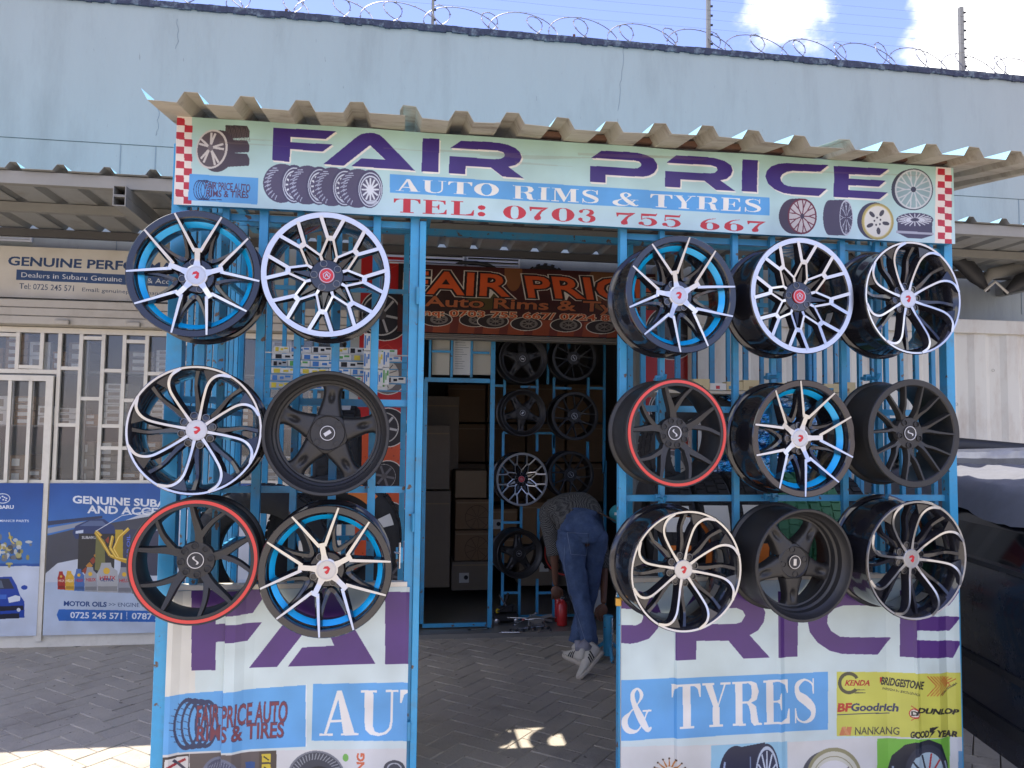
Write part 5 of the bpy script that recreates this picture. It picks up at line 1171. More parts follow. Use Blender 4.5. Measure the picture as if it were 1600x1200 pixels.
# rims in the shop behind
GRY = 3.32
make_wheel('DI', 818, 560, 39, 90, 'black five-spoke rim at top left of the dark shop grille', Y=GRY-.2, yaw=4, group='rims hanging inside the shop')
make_wheel('G', 898, 559, 36, 15, 'black rim at top right of the dark shop grille', Y=GRY-.2, yaw=4, group='rims hanging inside the shop')
make_wheel('DI', 818, 645, 37, 50, 'black rim directly above the small polished rim in the shop', Y=GRY-.2, yaw=4, group='rims hanging inside the shop', emb_rot=60)
make_wheel('G', 899, 650, 38, 20, 'black rim in the shop, second row right above the bending man', Y=GRY-.2, yaw=4, group='rims hanging inside the shop')
make_wheel('B', 816, 749, 42, 68, 'small-looking polished mesh rim hanging inside the dark shop', Y=GRY-.2, yaw=4, group='rims hanging inside the shop')
make_wheel('G', 893, 742, 37, 40, 'black rim in deep shade right of the polished rim indoors', Y=GRY-.2, yaw=4, group='rims hanging inside the shop')
make_wheel('DI', 813, 866, 38, 20, 'black rim hanging lowest in the shop above the tool pile', Y=GRY-.2, yaw=10, group='rims hanging inside the shop')
make_wheel('E', 886, 862, 38, 30, 'red-lipped black rim half hidden behind the bending man', Y=GRY-.1, yaw=4, group='rims hanging inside the shop')

# ------------------------------------------------------------------ shop grille, banner and stock behind the doorway
t = thing('shop_grille', 'blue steel grille and door frame across the dark rim shop entrance', 'grille', (1.1, GRY, 0.03))
def gb(nm, x0, y0, x1, y1, wd, Y=GRY, mt=M_BLUE):
    a, b = PY(x0, y0, Y), PY(x1, y1, Y)
    if abs(a[0]-b[0]) < abs(a[2]-b[2]): X = (a[0]+b[0])/2; return box(nm, X-wd/2, X+wd/2, Y, Y+.025, max(.035, min(a[2], b[2])), max(a[2], b[2]), mt, t)
    z = (a[2]+b[2])/2; return box(nm, min(a[0], b[0]), max(a[0], b[0]), Y+.003, Y+.022, z-wd/2, z+wd/2, mt, t)
gb('door_frame', 770, 520, 766, 984, .035, Y=WY+.05); gb('door_frame', 664, 592, 766, 596, .035, Y=WY+.05); gb('door_frame', 660, 976, 760, 978, .03, Y=WY+.05); gb('door_frame', 664, 592, 660, 975, .03, Y=WY+.05)
for x in (672, 706, 737): gb('bar', x, 522, x, 590, .018, Y=WY+.05)
gb('rail', 675, 549, 705, 549, .018, Y=WY+.05); gb('rail', 738, 551, 765, 551, .018, Y=WY+.05)
for (x, y0, y1) in ((789, 592, 640), (840, 592, 622), (866, 590, 700), (920, 590, 622), (945, 525, 740), (786, 676, 850), (840, 676, 705), (866, 680, 760), (815, 790, 840), (786, 830, 960), (812, 905, 975), (840, 905, 960), (866, 905, 965), (842, 795, 850), (868, 790, 900), (919, 690, 760), (946, 720, 975), (890, 525, 545), (857, 525, 600)): gb('bar', x, y0, x-1, y1, .02)
for (x0, x1, y) in ((770, 789, 602), (814, 842, 604), (866, 893, 606), (919, 945, 606), (786, 866, 676), (786, 815, 816), (842, 868, 816), (770, 786, 880), (786, 812, 926), (840, 868, 926), (770, 946, 962)): gb('rail', x0, y, x1, y+1, .02)
# white sheets tucked behind the top light
for k, (x0, x1, lb) in enumerate(((676, 702, 'blank off-white card behind the bars above the dark doorway, leftmost'), (709, 735, 'printed price list sheet behind the bars above dark doorway'), (740, 768, 'off-white card behind the bars above dark doorway, rightmost'))):
    a, b = PY(x0, 524, WY+.10), PY(x1, 586, WY+.10)
    o = box('paper_sheet', a[0], b[0], WY+.10, WY+.104, b[2], a[2], M_PAPER if k == 1 else mat('aged_card', (.62, .58, .46), .85, 0, .08, 6)); tag(o, lb, 'paper')
    if k == 1:
        tt = bpy.data.objects[o.name]
        for j in range(14):
            z = a[2]-.02-j*.019; l_ = random.uniform(.4, .85)*(b[0]-a[0]); box('text_line', a[0]+.012, a[0]+.012+l_, WY+.0985, WY+.0995, z-.0022, z, M_LUG, tt)
# banner
BY = WY-.10
A = Art(PY(622, 450, BY)[0], PY(700, 520, BY)[2], PY(1052, 450, BY)[0], PY(830, 421, BY)[2]+.004, 420, (70, 30, 26), BY)
for k, (cx, cy, rx, ry, c) in enumerate(((640, 440, 30, 40, (24, 20, 22)), (700, 470, 40, 30, (40, 30, 24)), (802, 425, 14, 30, (180, 120, 60)), (945, 450, 30, 36, (150, 110, 60)), (850, 480, 60, 20, (60, 22, 18)), (760, 470, 30, 14, (90, 96, 40)), (980, 470, 40, 30, (70, 20, 18)))): A.ell(cx, cy, rx, ry, c, .6)
for x in range(640, 1040, 13): A.poly([(x, 492+(x-640)*.04), (x+13, 492+(x-640)*.04), (x+8, 530), (x-5, 530)], (166, 76, 38) if (x//13) % 3 else (120, 48, 32), .8)
for cx, cy in ((682, 499), (742, 500), (770, 502), (822, 506), (884, 508), (940, 511), (1000, 513)): A.ell(cx, cy, 25, 11, (222, 216, 200)); A.ell(cx, cy, 23.5, 10, (44, 32, 30)); A.ell(cx+4, cy, 14, 7.5, (120, 112, 104), 1, .7); [A.line(cx+4, cy, cx+4+11*math.cos(a), cy+6*math.sin(a), 1.2, (130, 120, 110)) for a in np.linspace(0, 5.6, 8)]
OR = (222, 92, 40)
for c, o1 in (((224, 214, 196), .085), ((36, 20, 18), .062), (OR, .018)):
    A.text('FAIR', (636, 457), (794, 463), (638, 424), c, o1); A.text('PRICE', (827, 464), (1028, 470), (821, 432), c, o1)
for c, o1 in (((30, 20, 18), .06), ((180, 100, 58), .02)):
    A.text('Auto Rims & Tyres', (664, 478), (1012, 489), (665, 463), c, o1)
for c, o1 in (((226, 196, 160), .06), ((196, 84, 36), .012)):
    A.text('Enq: 0703 755 667/ 0724 884 320', (648, 492), (1030, 504), (648.3, 483), c, o1)
A.soil(.1, 21)
board('shop_banner', A, 'dark orange and red FAIR PRICE banner above the dark shop entrance', 'sign', .03, M_PLASTIC, rough=.35, mname='orange_banner_print')
a = PY(640, 506, BY); zt = A.z0-.004
st = thing('roller_shutter', 'rolled grey-brown shutter box above the dark shop entrance', 'shutter', (1.05, WY, 2.42))
zz = PY(800, 532, 2.93)[2]
MS2 = mat('dusty_shutter_steel', (0.25, 0.22, 0.18), .6, .1, .15, 6)
for k in range(3): box('shutter_slat', .05, 2.1, 2.93+.016*k, WY+.0+.015, zz+(zt-zz)*k/3+.002, zz+(zt-zz)*(k+1)/3-.002, MS2, st, .003)
# dark helmet-shaped and spoiler shapes lying above the banner
t = thing('spoiler', 'black car spoiler lying on top of the orange banner', 'car part', tuple(PY(745, 415, WY-.06)))
pp = [PY(x, y, WY-.06) for x, y in ((712, 412), (720, 410), (745, 411), (765, 415), (778, 420))]; bm = bmesh.new(); tubem(bm, [tuple(p) for p in pp], [.004, .014, .018, .016, .004], 8); fin(bm, 'blade', M_PLASTIC, t, True)
t = thing('tyre', 'single dark tyre stored on the ledge above the orange banner', 'tyre', tuple(PY(851, 440, WY-.0)))
bm = bmesh.new(); c_ = PY(851, 448, WY-.02); lathem(bm, [(.19, -.06), (.195, .0), (.19, .06), (.15, .07), (.14, .0), (.15, -.07)], 36, axis='Y', off=(c_[0], WY-.015-.02, c_[2]-.02)); bmesh.ops.scale(bm, vec=(1, .35, 1), verts=bm.verts, space=Matrix.Translation((0, -(WY-.035), 0)))
fin(bm, 'carcass', M_RUB, t, True)
bm = bmesh.new()
for k in range(9):
    a_ = R(20+k*17.5); bxm(bm, -.013, .013, -.03, .03, .192, .204); bmesh.ops.rotate(bm, verts=bm.verts[-8:], cent=(0, 0, 0), matrix=Matrix.Rotation(a_-math.pi/2, 3, 'Y').inverted()); bmesh.ops.translate(bm, verts=bm.verts[-8:], vec=(c_[0], WY-.035, c_[2]-.02))
fin(bm, 'tread_block', M_RUB, t)
# wheel posters on the piers
def poster(px0, px1, y0, y1, wheels, label, Y, nm, seed=1):
    A = Art(PY(px0, 600, Y)[0], PY(600, y1, Y)[2], PY(px1, 600, Y)[0], PY(600, y0, Y)[2], 420, (166, 30, 34), Y)
    rg = random.Random(seed)
    for k in range(12):
        y = y0+(y1-y0)*k/12; c = (178, 34, 34) if k < 6 else (206, 84, 44)
        A.poly([(px0-20, y), (px1+20, y), (px1+20, y+(y1-y0)/11), (px0-20, y+(y1-y0)/11)], c)
    for k in range(90): x, y = rg.uniform(px0, px1), rg.uniform((y0+y1)/2, y1); A.ell(x, y, 1.2, 1.2, (120, 40, 26), .6)
    for k in range(14): x, y = rg.uniform(px0, px1), rg.uniform(y0, y1); A.path([(x-20, y), (x, y-10), (x+14, y+2), (x+30, y-12)], 1.2, (230, 120, 70), .35)
    for cx, cy, r_, st_ in wheels:
        A.ell(cx, cy, r_+3, r_+3, (224, 214, 204)); A.ell(cx, cy, r_+1.5, r_+1.5, (34, 32, 36) if st_ != 'w' else (110, 106, 104)); A.ell(cx-6, cy, r_*.82, r_*.86, (46, 44, 48) if st_ != 'w' else (206, 202, 190)); A.ell(cx-6, cy, r_*.82, r_*.86, (200, 196, 190), 1, .93 if st_ != 'k' else .97)
        for k in range(12 if st_ == 'w' else 6):
            a = 2*math.pi*k/(12 if st_ == 'w' else 6)+.2; A.line(cx-6, cy, cx-6+r_*.74*math.cos(a), cy+r_*.76*math.sin(a), 1.2 if st_ == 'w' else 3.6, (60, 56, 60) if st_ == 'w' else (106, 104, 108) if st_ == 'k' else (190, 188, 186))
        A.ell(cx-6, cy, r_*.2, r_*.2, (90, 86, 86))
    A.soil(.08, seed+30)
    return board('wheel_poster', A, label, 'poster', .02, M_CREAM, rough=.3, mname=nm)
poster(560, 637, 400, 916, ((602, 492, 38, 'm'), (606, 586, 28, 'w'), (606, 668, 28, 'm'), (606, 744, 22, 'k'), (606, 820, 34, 'k'), (616, 900, 26, 'k')), 'tall red and orange poster of printed wheels left of the dark doorway', WY-.012, 'left_wheel_poster_print', 3)
poster(1004, 1093, 470, 915, ((1050, 520, 40, 'k'), (1050, 640, 34, 'm'), (1050, 740, 34, 'w'), (1050, 850, 34, 'k')), 'tall red poster of printed wheels right of the dark doorway', 2.6, 'right_wheel_poster_print', 5)
box_ = box('poster_wall', PY(1004, 600, 2.63)[0], PY(1093, 600, 2.63)[0]+.05, 2.625, 2.66, 0, 2.35, M_CONT); tag(box_, 'narrow off-white steel wall strip carrying the right wheel poster', 'wall')
# cartons inside the rim shop
def carton(x0, x1, yt, yb, Y, mt, label, dp=.45, sticker=None, wheelart=False, group='cartons stacked in the rim shop'):
    a, b = PY(x0, yt, Y), PY(x1, yb, Y)
    t = thing('carton', label, 'box', ((a[0]+b[0])/2, Y, b[2]), group)
    box('carton_body', a[0], b[0], Y, Y+dp, b[2]+.002, a[2]-.002, mt, t, .004)
    h_ = a[2]-b[2]; zc = (a[2]+b[2])/2; xm = (a[0]+b[0])/2
    box('tape', a[0]+.01, b[0]-.01, Y-.0018, Y-.0005, zc-.0+h_*.36, zc+h_*.36+.012, M_CARD2, t)
    if sticker:
        sx, sy = PY(sticker, (yt+yb)/2, Y)[0], zc
        box('sticker', sx-.045, sx+.045, Y-.002, Y-.0006, zc-.06, zc+.03, M_WHITE, t)
        bm = bmesh.new(); r_ = lathem(bm, [(.020, -.0006), (.020, .0012), (.012, .0013)], 16, closed=False, axis='Y', off=(sx+.018, Y-.0022, zc-.012)); bm.faces.new(r_[-1]); fin(bm, 'sticker_mark', M_LUG, t)
    if wheelart:
        bm = bmesh.new(); c = (xm+.04, Y-.001, zc-.03)
        lathem(bm, [(.115, -.0002), (.115, .0008), (.110, .0008), (.110, -.0002)], 32, axis='Y', off=c)
        for k in range(9):
            a_ = 2*math.pi*k/9; bmesh.ops.create_cube(bm, size=1, matrix=Matrix.Translation(c) @ Matrix.Rotation(a_, 4, 'Y') @ Matrix.Translation((.06, 0, 0)) @ Matrix.Diagonal((.1, .0012, .004, 1)))
        fin(bm, 'printed_wheel', mat('carton_ink', (.13, .08, .05), .9), t)
carton(652, 702, 664, 765, 3.9, M_CARD3, 'tall plain carton, upper of two at left of the dark shop', .4)
carton(652, 702, 767, 918, 3.9, M_CARD3, 'tall plain carton on the floor at left of the dark shop', .4)
carton(640, 716, 618, 735, 4.5, M_CARD3, 'dim brown carton high at the back left of the shop', .4)
carton(712, 760, 735, 778, 4.15, M_CARD2, 'yellowish carton on top of the brown carton stack in the shop')
carton(712, 766, 780, 827, 4.15, M_CARD, 'brown carton with printed wheel, second of the shop stack', wheelart=True)
carton(711, 766, 829, 876, 4.15, M_CARD, 'brown carton with printed wheel, third of the shop stack', wheelart=True)
carton(706, 768, 878, 922, 4.1, M_CARD3, 'brown carton with white sticker at the base of the shop stack', sticker=725)
carton(768, 808, 795, 838, 4.2, M_CARD, 'brown carton with sticker behind the blue bars, upper', sticker=776)
carton(768, 808, 840, 880, 4.2, M_CARD, 'brown carton with sticker behind the blue bars, lower', sticker=775)
carton(812, 868, 785, 850, 4.3, M_CARD, 'brown carton behind the lowest black rim in the shop')
carton(812, 868, 852, 915, 4.3, M_CARD3, 'brown carton standing low behind the lowest black rim', sticker=850)
carton(870, 945, 800, 915, 4.4, M_CARD3, 'dim carton at the back behind the bending man')
for k in range(3):
    for j in range(4): carton(700+j*62, 758+j*62, 600+k*62, 660+k*62, 5.2, M_CARD, 'dim brown carton at the back of the shop, row %s from top, %s from left' % (ORD[k], ORD[j]), group='dim cartons along the back wall of the shop')
struct(box('shop_step', DR[0]-.05, DR[1]+.05, 2.93, WY+.02, -.03, .035, M_TILE))

# ------------------------------------------------------------------ tools on the step
def gpz(x, y, z=.036): return PZ(x, y, z)
p = gpz(790, 972); t = thing('trolley_jack', 'black trolley jack with yellow knob lying in the tool pile', 'jack', tuple(p))
box('frame', p[0]-.10, p[0]+.10, p[1]-.05, p[1]+.05, .05, .11, M_PLASTIC, t, .01); box('arm', p[0]-.07, p[0]+.06, p[1]-.02, p[1]+.02, .111, .17, M_PLASTIC, t, .012)
for dx in (-.08, .08):
    for dy in (-.06, .06):
        bm = bmesh.new(); r_ = lathem(bm, [(.022, -.01), (.022, .01), (.014, .012)], 14, closed=False, axis='Y', off=(p[0]+dx, p[1]+dy, .058)); bm.faces.new(r_[-1]); bm.faces.new(r_[0]); fin(bm, 'wheel', M_CHROME, t, True)
bm = bmesh.new(); bmesh.ops.create_icosphere(bm, subdivisions=2, radius=.02, matrix=Matrix.Translation((p[0]-.07, p[1]-.04, .135))); fin(bm, 'knob', mat('yellow_plastic', (.55, .4, .02), .4), t, True)
tube('handle', [(p[0]-.02, p[1], .15), (p[0]+.02, p[1]+.01, .27)], .010, M_PLASTIC, t, 8); tube('lever', [(p[0]+.02, p[1], .14), (p[0]-.06, p[1]-.02, .26)], .006, M_CHROME, t, 8)
p = gpz(845, 974); t = thing('scissor_jack', 'folded grey scissor jack in the tool pile on the step', 'jack', tuple(p))
for s in (-1, 1):
    tube('arm', [(p[0]-.09, p[1]+.02*s, .055), (p[0]+.09, p[1]+.02*s, .10)], .009, M_STEEL, t, 6); tube('arm', [(p[0]-.09, p[1]+.02*s, .10), (p[0]+.09, p[1]+.02*s, .055)], .009, M_STEEL, t, 6)
tube('screw', [(p[0]-.12, p[1], .078), (p[0]+.13, p[1], .078)], .006, M_CHROME, t, 8); box('foot', p[0]-.04, p[0]+.04, p[1]-.03, p[1]+.03, .036, .044, M_STEEL, t)
p = gpz(838, 980); t = thing('metal_bracket', 'flat silver metal plate with two holes among the tools', 'plate', tuple(p))
box('plate', p[0]-.065, p[0]+.065, p[1]-.006, p[1]+.006, .045, .10, M_CHROME, t, .002)
for dx in (-.05, .05): box('hole', p[0]+dx-.006, p[0]+dx+.006, p[1]-.0075, p[1]-.0062, .068, .080, M_LUG, t)
rt = random.Random(5)
tl = ['chrome spanner lying nearest the blue door frame', 'chrome spanner lying crosswise over the jack', 'long wheel brace bar leaning in the tool pile', 'short chrome socket bar at the front edge of the tools', 'thin steel rod lying across the pile of tools', 'steel screwdriver with red handle on the tool pile', 'black rubber mallet lying at the back of tools']
for k, (x0, y0, z0, x1, y1, z1) in enumerate(((733, 984, .042, 762, 982, .042), (800, 984, .05, 850, 978, .05), (805, 976, .05, 838, 958, .17), (782, 988, .045, 812, 988, .045), (795, 965, .12, 850, 967, .11), (818, 968, .12, 834, 968, .12), (780, 955, .16, 800, 945, .2))):
    a, b = gpz(x0, y0, z0), gpz(x1, y1, z1); t = thing('hand_tool', tl[k], 'tool', tuple(a), 'hand tools piled on the shop step')
    tube('shaft', [tuple(a), tuple(b)], .005, M_PLASTIC if k == 6 else M_CHROME, t, 8)
    for e_, q in ((0, a), (1, b)):
        bm = bmesh.new(); bmesh.ops.create_icosphere(bm, subdivisions=1, radius=.012+.004*(k == 6), matrix=Matrix.Translation(tuple(q)) @ Matrix.Diagonal((1.3, .8, .6, 1))); fin(bm, 'head', M_EXT if (k == 5 and e_ == 0) else (M_PLASTIC if k in (0, 6) else M_CHROME), t, True)
for k in range(14):
    q = gpz(797+k*5+rt.uniform(-1.5, 1.5), rt.uniform(982, 989)); t = thing('nut', 'loose wheel nut in front of the tool pile, %s from left' % ORD[k], 'nut', tuple(q), 'loose wheel nuts')
    bm = bmesh.new(); r_ = lathem(bm, [(.011, 0), (.011, .018), (.007, .021)], 6, closed=False, off=tuple(q)); bm.faces.new(r_[-1]); bm.faces.new(r_[0]); fin(bm, 'nut_body', M_CHROME if k % 2 else M_PLASTIC, t)
def extinguisher(px_, pyb, pyt, Y, rad, lb):
    b = PY(px_, pyb, Y); tp = PY(px_, pyt, Y); z0 = max(.036, b[2]); h_ = tp[2]-z0
    t = thing('fire_extinguisher', lb, 'extinguisher', (b[0], Y, z0), 'red fire extinguishers')
    bm = bmesh.new(); r_ = lathem(bm, [(rad*.95, z0), (rad, z0+.01), (rad, z0+h_*.72), (rad*.8, z0+h_*.80), (rad*.35, z0+h_*.86), (rad*.3, z0+h_*.9)], 24, closed=False, off=(b[0], Y, 0)); bm.faces.new(r_[0]); bm.faces.new(r_[-1]); fin(bm, 'cylinder', M_EXT, t, True)
    box('valve', b[0]-.014, b[0]+.014, Y-.014, Y+.014, z0+h_*.9, z0+h_, M_CHROME, t, .003); box('lever', b[0]-.01, b[0]+.05, Y-.008, Y+.008, z0+h_*.97, z0+h_*1.02, M_PLASTIC, t, .002)
    tube('hose', [(b[0]+.014, Y, z0+h_*.92), (b[0]+rad+.02, Y-.01, z0+h_*.8), (b[0]+rad+.01, Y-.01, z0+h_*.4)], .007, M_PLASTIC, t, 8)
extinguisher(878, 982, 932, 3.12, .042, 'red fire extinguisher standing left of the bending man, in front'); extinguisher(873, 975, 922, 3.24, .034, 'smaller red cylinder standing behind the red fire extinguisher')
b = PY(932, 955, 2.75); t = thing('jerrycan', 'cloudy white plastic jerrycan held beside the man', 'jerrycan', (b[0], 2.75, .42), None)
zt = PY(932, 916, 2.75)[2]
bm = bmesh.new(); bxm(bm, b[0]-.045, b[0]+.045, 2.70, 2.82, b[2], zt-.03, 0, .018); fin(bm, 'can', M_JERRY, t, True)
bm = bmesh.new(); r_ = lathem(bm, [(.016, zt-.032), (.016, zt), (.012, zt+.002)], 16, closed=False, off=(b[0]-.01, 2.75, 0)); bm.faces.new(r_[-1]); fin(bm, 'cap', M_JERRY, t, True)
tube('handle', [(b[0]-.02, 2.76, zt-.03), (b[0]+.01, 2.76, zt-.005), (b[0]+.04, 2.76, zt-.035)], .008, M_JERRY, t, 8)
# blue steel stand with chain at the right of the man
q = PZ(950, 1030, 0); t = thing('blue_stand', 'blue steel jack stand with a hanging chain beside the man', 'stand', tuple(q))
zt = PY(945, 962, q[1])[2]
bm = bmesh.new(); r_ = lathem(bm, [(.035, .03), (.035, zt), (.028, zt+.004)], 20, closed=False, off=(q[0], q[1], 0)); bm.faces.new(r_[-1]); fin(bm, 'column', M_BLUE, t, True)
for k in range(3):
    a = R(30+120*k); tube('foot', [(q[0]+.02*math.cos(a), q[1]+.02*math.sin(a), .12), (q[0]+.16*math.cos(a), q[1]+.12*math.sin(a), .012)], .013, M_BLUE, t, 8)
for k in range(14):
    zc = zt-.02-k*.018; bm = bmesh.new(); pts = [(q[0]+.02+.005*math.cos(a)*(1 if k % 2 else .3), q[1]-.04+.004*math.sin(a)*(0 if k % 2 else 1), zc+.011*math.sin(a)) for a in np.linspace(0, 6.28, 9)]; tubem(bm, pts, .0018, 4); fin(bm, 'chain_link', M_CHROME, t)
b = PY(966, 803, 2.4); t = thing('cap', 'teal peaked cap hanging by the right door jamb', 'cap', tuple(b))
bm = bmesh.new(); bmesh.ops.create_uvsphere(bm, u_segments=20, v_segments=12, radius=.066, matrix=Matrix.Translation(tuple(b)) @ Matrix.Rotation(R(20), 4, 'Y') @ Matrix.Diagonal((1, 1, 1.05, 1))); fin(bm, 'crown', M_TEAL, t, True)
bm = bmesh.new(); bxm(bm, b[0]-.13, b[0]-.01, b[1]-.07, b[1]+.06, b[2]-.062, b[2]-.054, 0, .003); bmesh.ops.rotate(bm, verts=bm.verts, cent=tuple(b), matrix=Matrix.Rotation(R(28), 3, 'Y')); fin(bm, 'peak', mat('dark_brim', (.10, .07, .05), .8), t)
for k in range(3): box('letter_patch', b[0]-.05+k*.03, b[0]-.03+k*.03, b[1]-.079, b[1]-.074, b[2]+.0-.01*k, b[2]+.018-.01*k, M_PAPER, t)

# ------------------------------------------------------------------ tyres, packets and foil inside the stall
def tyre(x, y, z, Ro, wd, axis, label, group, mt=M_RUB, lab=None, tilt=0.0, tread=True):
    t = thing('tyre', label, 'tyre', (x, y, z), group, rot=(0, 0, R(tilt)))
    Ri = Ro*.62; key = ('tyre', Ro, wd, axis, mt.name)
    if key not in WHEEL:
        bm = bmesh.new(); lathem(bm, [(Ro*.985, -wd*.42), (Ro, -wd*.2), (Ro, wd*.2), (Ro*.985, wd*.42), (Ro*.93, wd*.5), (Ro*.80, wd*.52), (Ri*1.05, wd*.47), (Ri, wd*.42), (Ri*1.03, wd*.30), (Ri*1.25, wd*.2), (Ri*1.25, -wd*.2), (Ri*1.03, -wd*.30), (Ri, -wd*.42), (Ri*1.05, -wd*.47), (Ro*.80, -wd*.52), (Ro*.93, -wd*.5)], 48, axis=axis); c = mesh_of(bm, 'carcass', [mt], True, 40)
        bm = bmesh.new()
        for k in range(44):
            for j in (-1, 0, 1):
                a = 2*math.pi*(k+.5*(j % 2))/44; M_ = Matrix.Rotation(a, 4, axis) @ (Matrix.Translation((0, j*wd*.28, Ro+.001)) if axis == 'Y' else (Matrix.Translation((j*wd*.28, 0, Ro+.001)) if axis == 'X' else Matrix.Translation((Ro+.001, 0, j*wd*.28))))
                sz = {'Y': (Ro*.11, wd*.23, .008, 1), 'X': (wd*.23, Ro*.11, .008, 1), 'Z': (.008, Ro*.11, wd*.23, 1)}[axis]
                bmesh.ops.create_cube(bm, size=1, matrix=M_ @ Matrix.Diagonal(sz))
        WHEEL[key] = (c, mesh_of(bm, 'tread', [mt], False))
    c, tr = WHEEL[key]; link('carcass', c, t); link('tread', tr, t)
    if lab:
        for a, l_, m_ in lab:
            bm = bmesh.new(); vs = []
            for s in range(7):
                aa = R(a)+l_*(s/6-.5)
                if axis == 'Y': ps = [((Ro*r_)*math.cos(aa), -wd*.54, (Ro*r_)*math.sin(aa)) for r_ in (.72, .92)]
                else: ps = [(w_*wd, (Ro+.007)*math.cos(aa), (Ro+.007)*math.sin(aa)) for w_ in (-.3, .3)]
                vs.append([bm.verts.new(q) for q in ps])
            for u, v in zip(vs, vs[1:]): bm.faces.new((u[0], v[0], v[1], u[1]))
            link('label', mesh_of(bm, 'label', [m_], False), t)
    return t
LG = 'tyres stored inside the stall, left side'; RG = 'tyres stored inside the stall, right side'
tyre(-.60, .55, 1.03, .31, .2, 'Y', 'upright tyre behind the red-lipped rim, leftmost inside the stall', LG)
tyre(-.29, .72, 1.08, .31, .2, 'Y', 'upright tyre behind the lower blue-ringed rim left of doorway', LG, lab=[(60, .5, M_ORANGE), (20, .2, M_WHITE)])
tyre(-.30, .95, 1.42, .30, .2, 'X', 'tyre facing sideways behind the dished black rim left', LG, lab=[(100, .6, M_PAPER)])
tyre(-.56, .60, .36, .31, .2, 'Y', 'lower tyre behind the left printed panel', LG); tyre(-.28, .85, .36, .31, .2, 'Y', 'lower tyre near the doorway behind the left panel', LG)
box_ = thing('tyre_rack', 'blue rack shelf holding tyres inside the left of the stall', 'rack', (-.4, .6, .7)); box('shelf', -.82, .03, .38, 1.1, .70, .72, M_BLUE2, box_); [box('bracket', X, X+.02, .36, .38, .0, .70, M_BLUE2, box_) for X in (-.82, .01)]
rlab = [(70, .55, M_ORANGE), (112, .35, M_PAPER), (150, .5, M_ORANGE)]
for k, (x, y, z, ax, lb, mt) in enumerate(((1.31, .62, 1.10, 'X', 'orange-labelled tyre nearest the doorway behind the lower right rims', M_RUB), (1.51, .64, 1.10, 'X', 'orange-labelled tyre, second from the doorway on the right rack', M_RUB), (1.71, .66, 1.10, 'X', 'orange-labelled tyre, third from the doorway on the right rack', M_RUB), (1.91, .68, 1.10, 'X', 'tyre wrapped in green film on the right rack', M_GREEN), (2.10, .70, 1.10, 'X', 'second tyre wrapped in green film near the right corner', M_GREEN), (1.56, .8, 1.50, 'Y', 'dark tyre standing behind the red-lipped rim on right', M_RUB), (1.98, .95, 1.50, 'Y', 'green-wrapped tyre standing behind the centre right rim', M_GREEN), (2.28, .75, 1.08, 'X', 'dark tyre in the far right corner of the stall', M_RUB))):
    tyre(x, y, z, .30, .19, ax, lb, RG, mt, [(200, .6, M_ORANGE), (160, .4, M_PAPER), (235, .3, M_PAPER)] if ax == 'X' and mt is M_RUB else ([(40, .3, M_ORANGE)] if mt is M_RUB else None), tilt=-6 if ax == 'X' else 4)
t = thing('tyre_rack', 'blue rack shelf holding tyres inside the right of the stall', 'rack', (1.7, .6, .7)); box('shelf', 1.25, 2.36, .38, 1.12, .76, .78, M_BLUE2, t); box('upper_shelf', 1.27, 2.36, .62, 1.14, 1.80, 1.815, M_CREAM, t)
for X in (1.27, 1.78, 2.34): box('upright', X, X+.02, .60, .62, .0, 1.80, M_BLUE2, t)
# price strip of packets along the upper right shelf
for k in range(12):
    x = 1.28+k*.088; t = thing('spark_plug_box', 'small cream and yellow parts box, %s from left on the upper right shelf' % ORD[k], 'box', (x, .60, 1.816), 'small boxes on the upper right shelf')
    box('carton_body', x, x+.085, .585, .64, 1.817, 1.85+.01*(k % 3), mat('pale_yellow_card', (.62, .52, .30), .7) if k % 3 else M_WHITE, t); box('print', x+.01+.02*(k % 2), x+.05, .5835, .5845, 1.822, 1.838, (M_REDLOGO, M_BLUE2, M_CARD)[k % 3], t)
# crinkled blue foil bags
for k, (x, y, z, sx, sz, rt_, lb) in enumerate(((1.98, .80, 1.74, .30, .10, 8, 'crinkled blue and silver foil bag lying behind the right upper rims'), (2.06, .78, 1.60, .24, .13, -12, 'crinkled blue foil bag behind the graphite mesh rim'), (1.80, .76, 1.38, .28, .13, -20, 'crinkled blue foil bag between middle and bottom right rims'), (2.14, .76, 1.38, .22, .12, 14, 'small blue foil bag beside the right corner post'))):
    t = thing('foil_bag', lb, 'bag', (x, y, z), 'crinkled blue foil bags')
    bm = bmesh.new(); bmesh.ops.create_icosphere(bm, subdivisions=5, radius=1)
    for v in bm.verts:
        q = v.co*3.2; d = noise.noise(q+Vector((k*7, 0, 0)))*.35+noise.noise(q*2.7)*.22+noise.noise(q*6)*.12; v.co *= 1+d*.6
    bmesh.ops.transform(bm, verts=bm.verts, matrix=Matrix.Rotation(R(rt_), 4, 'Y') @ Matrix.Diagonal((sx, .10, sz, 1)))
    me = mesh_of(bm, 'foil', [M_FOILB], False); link('foil', me, t)
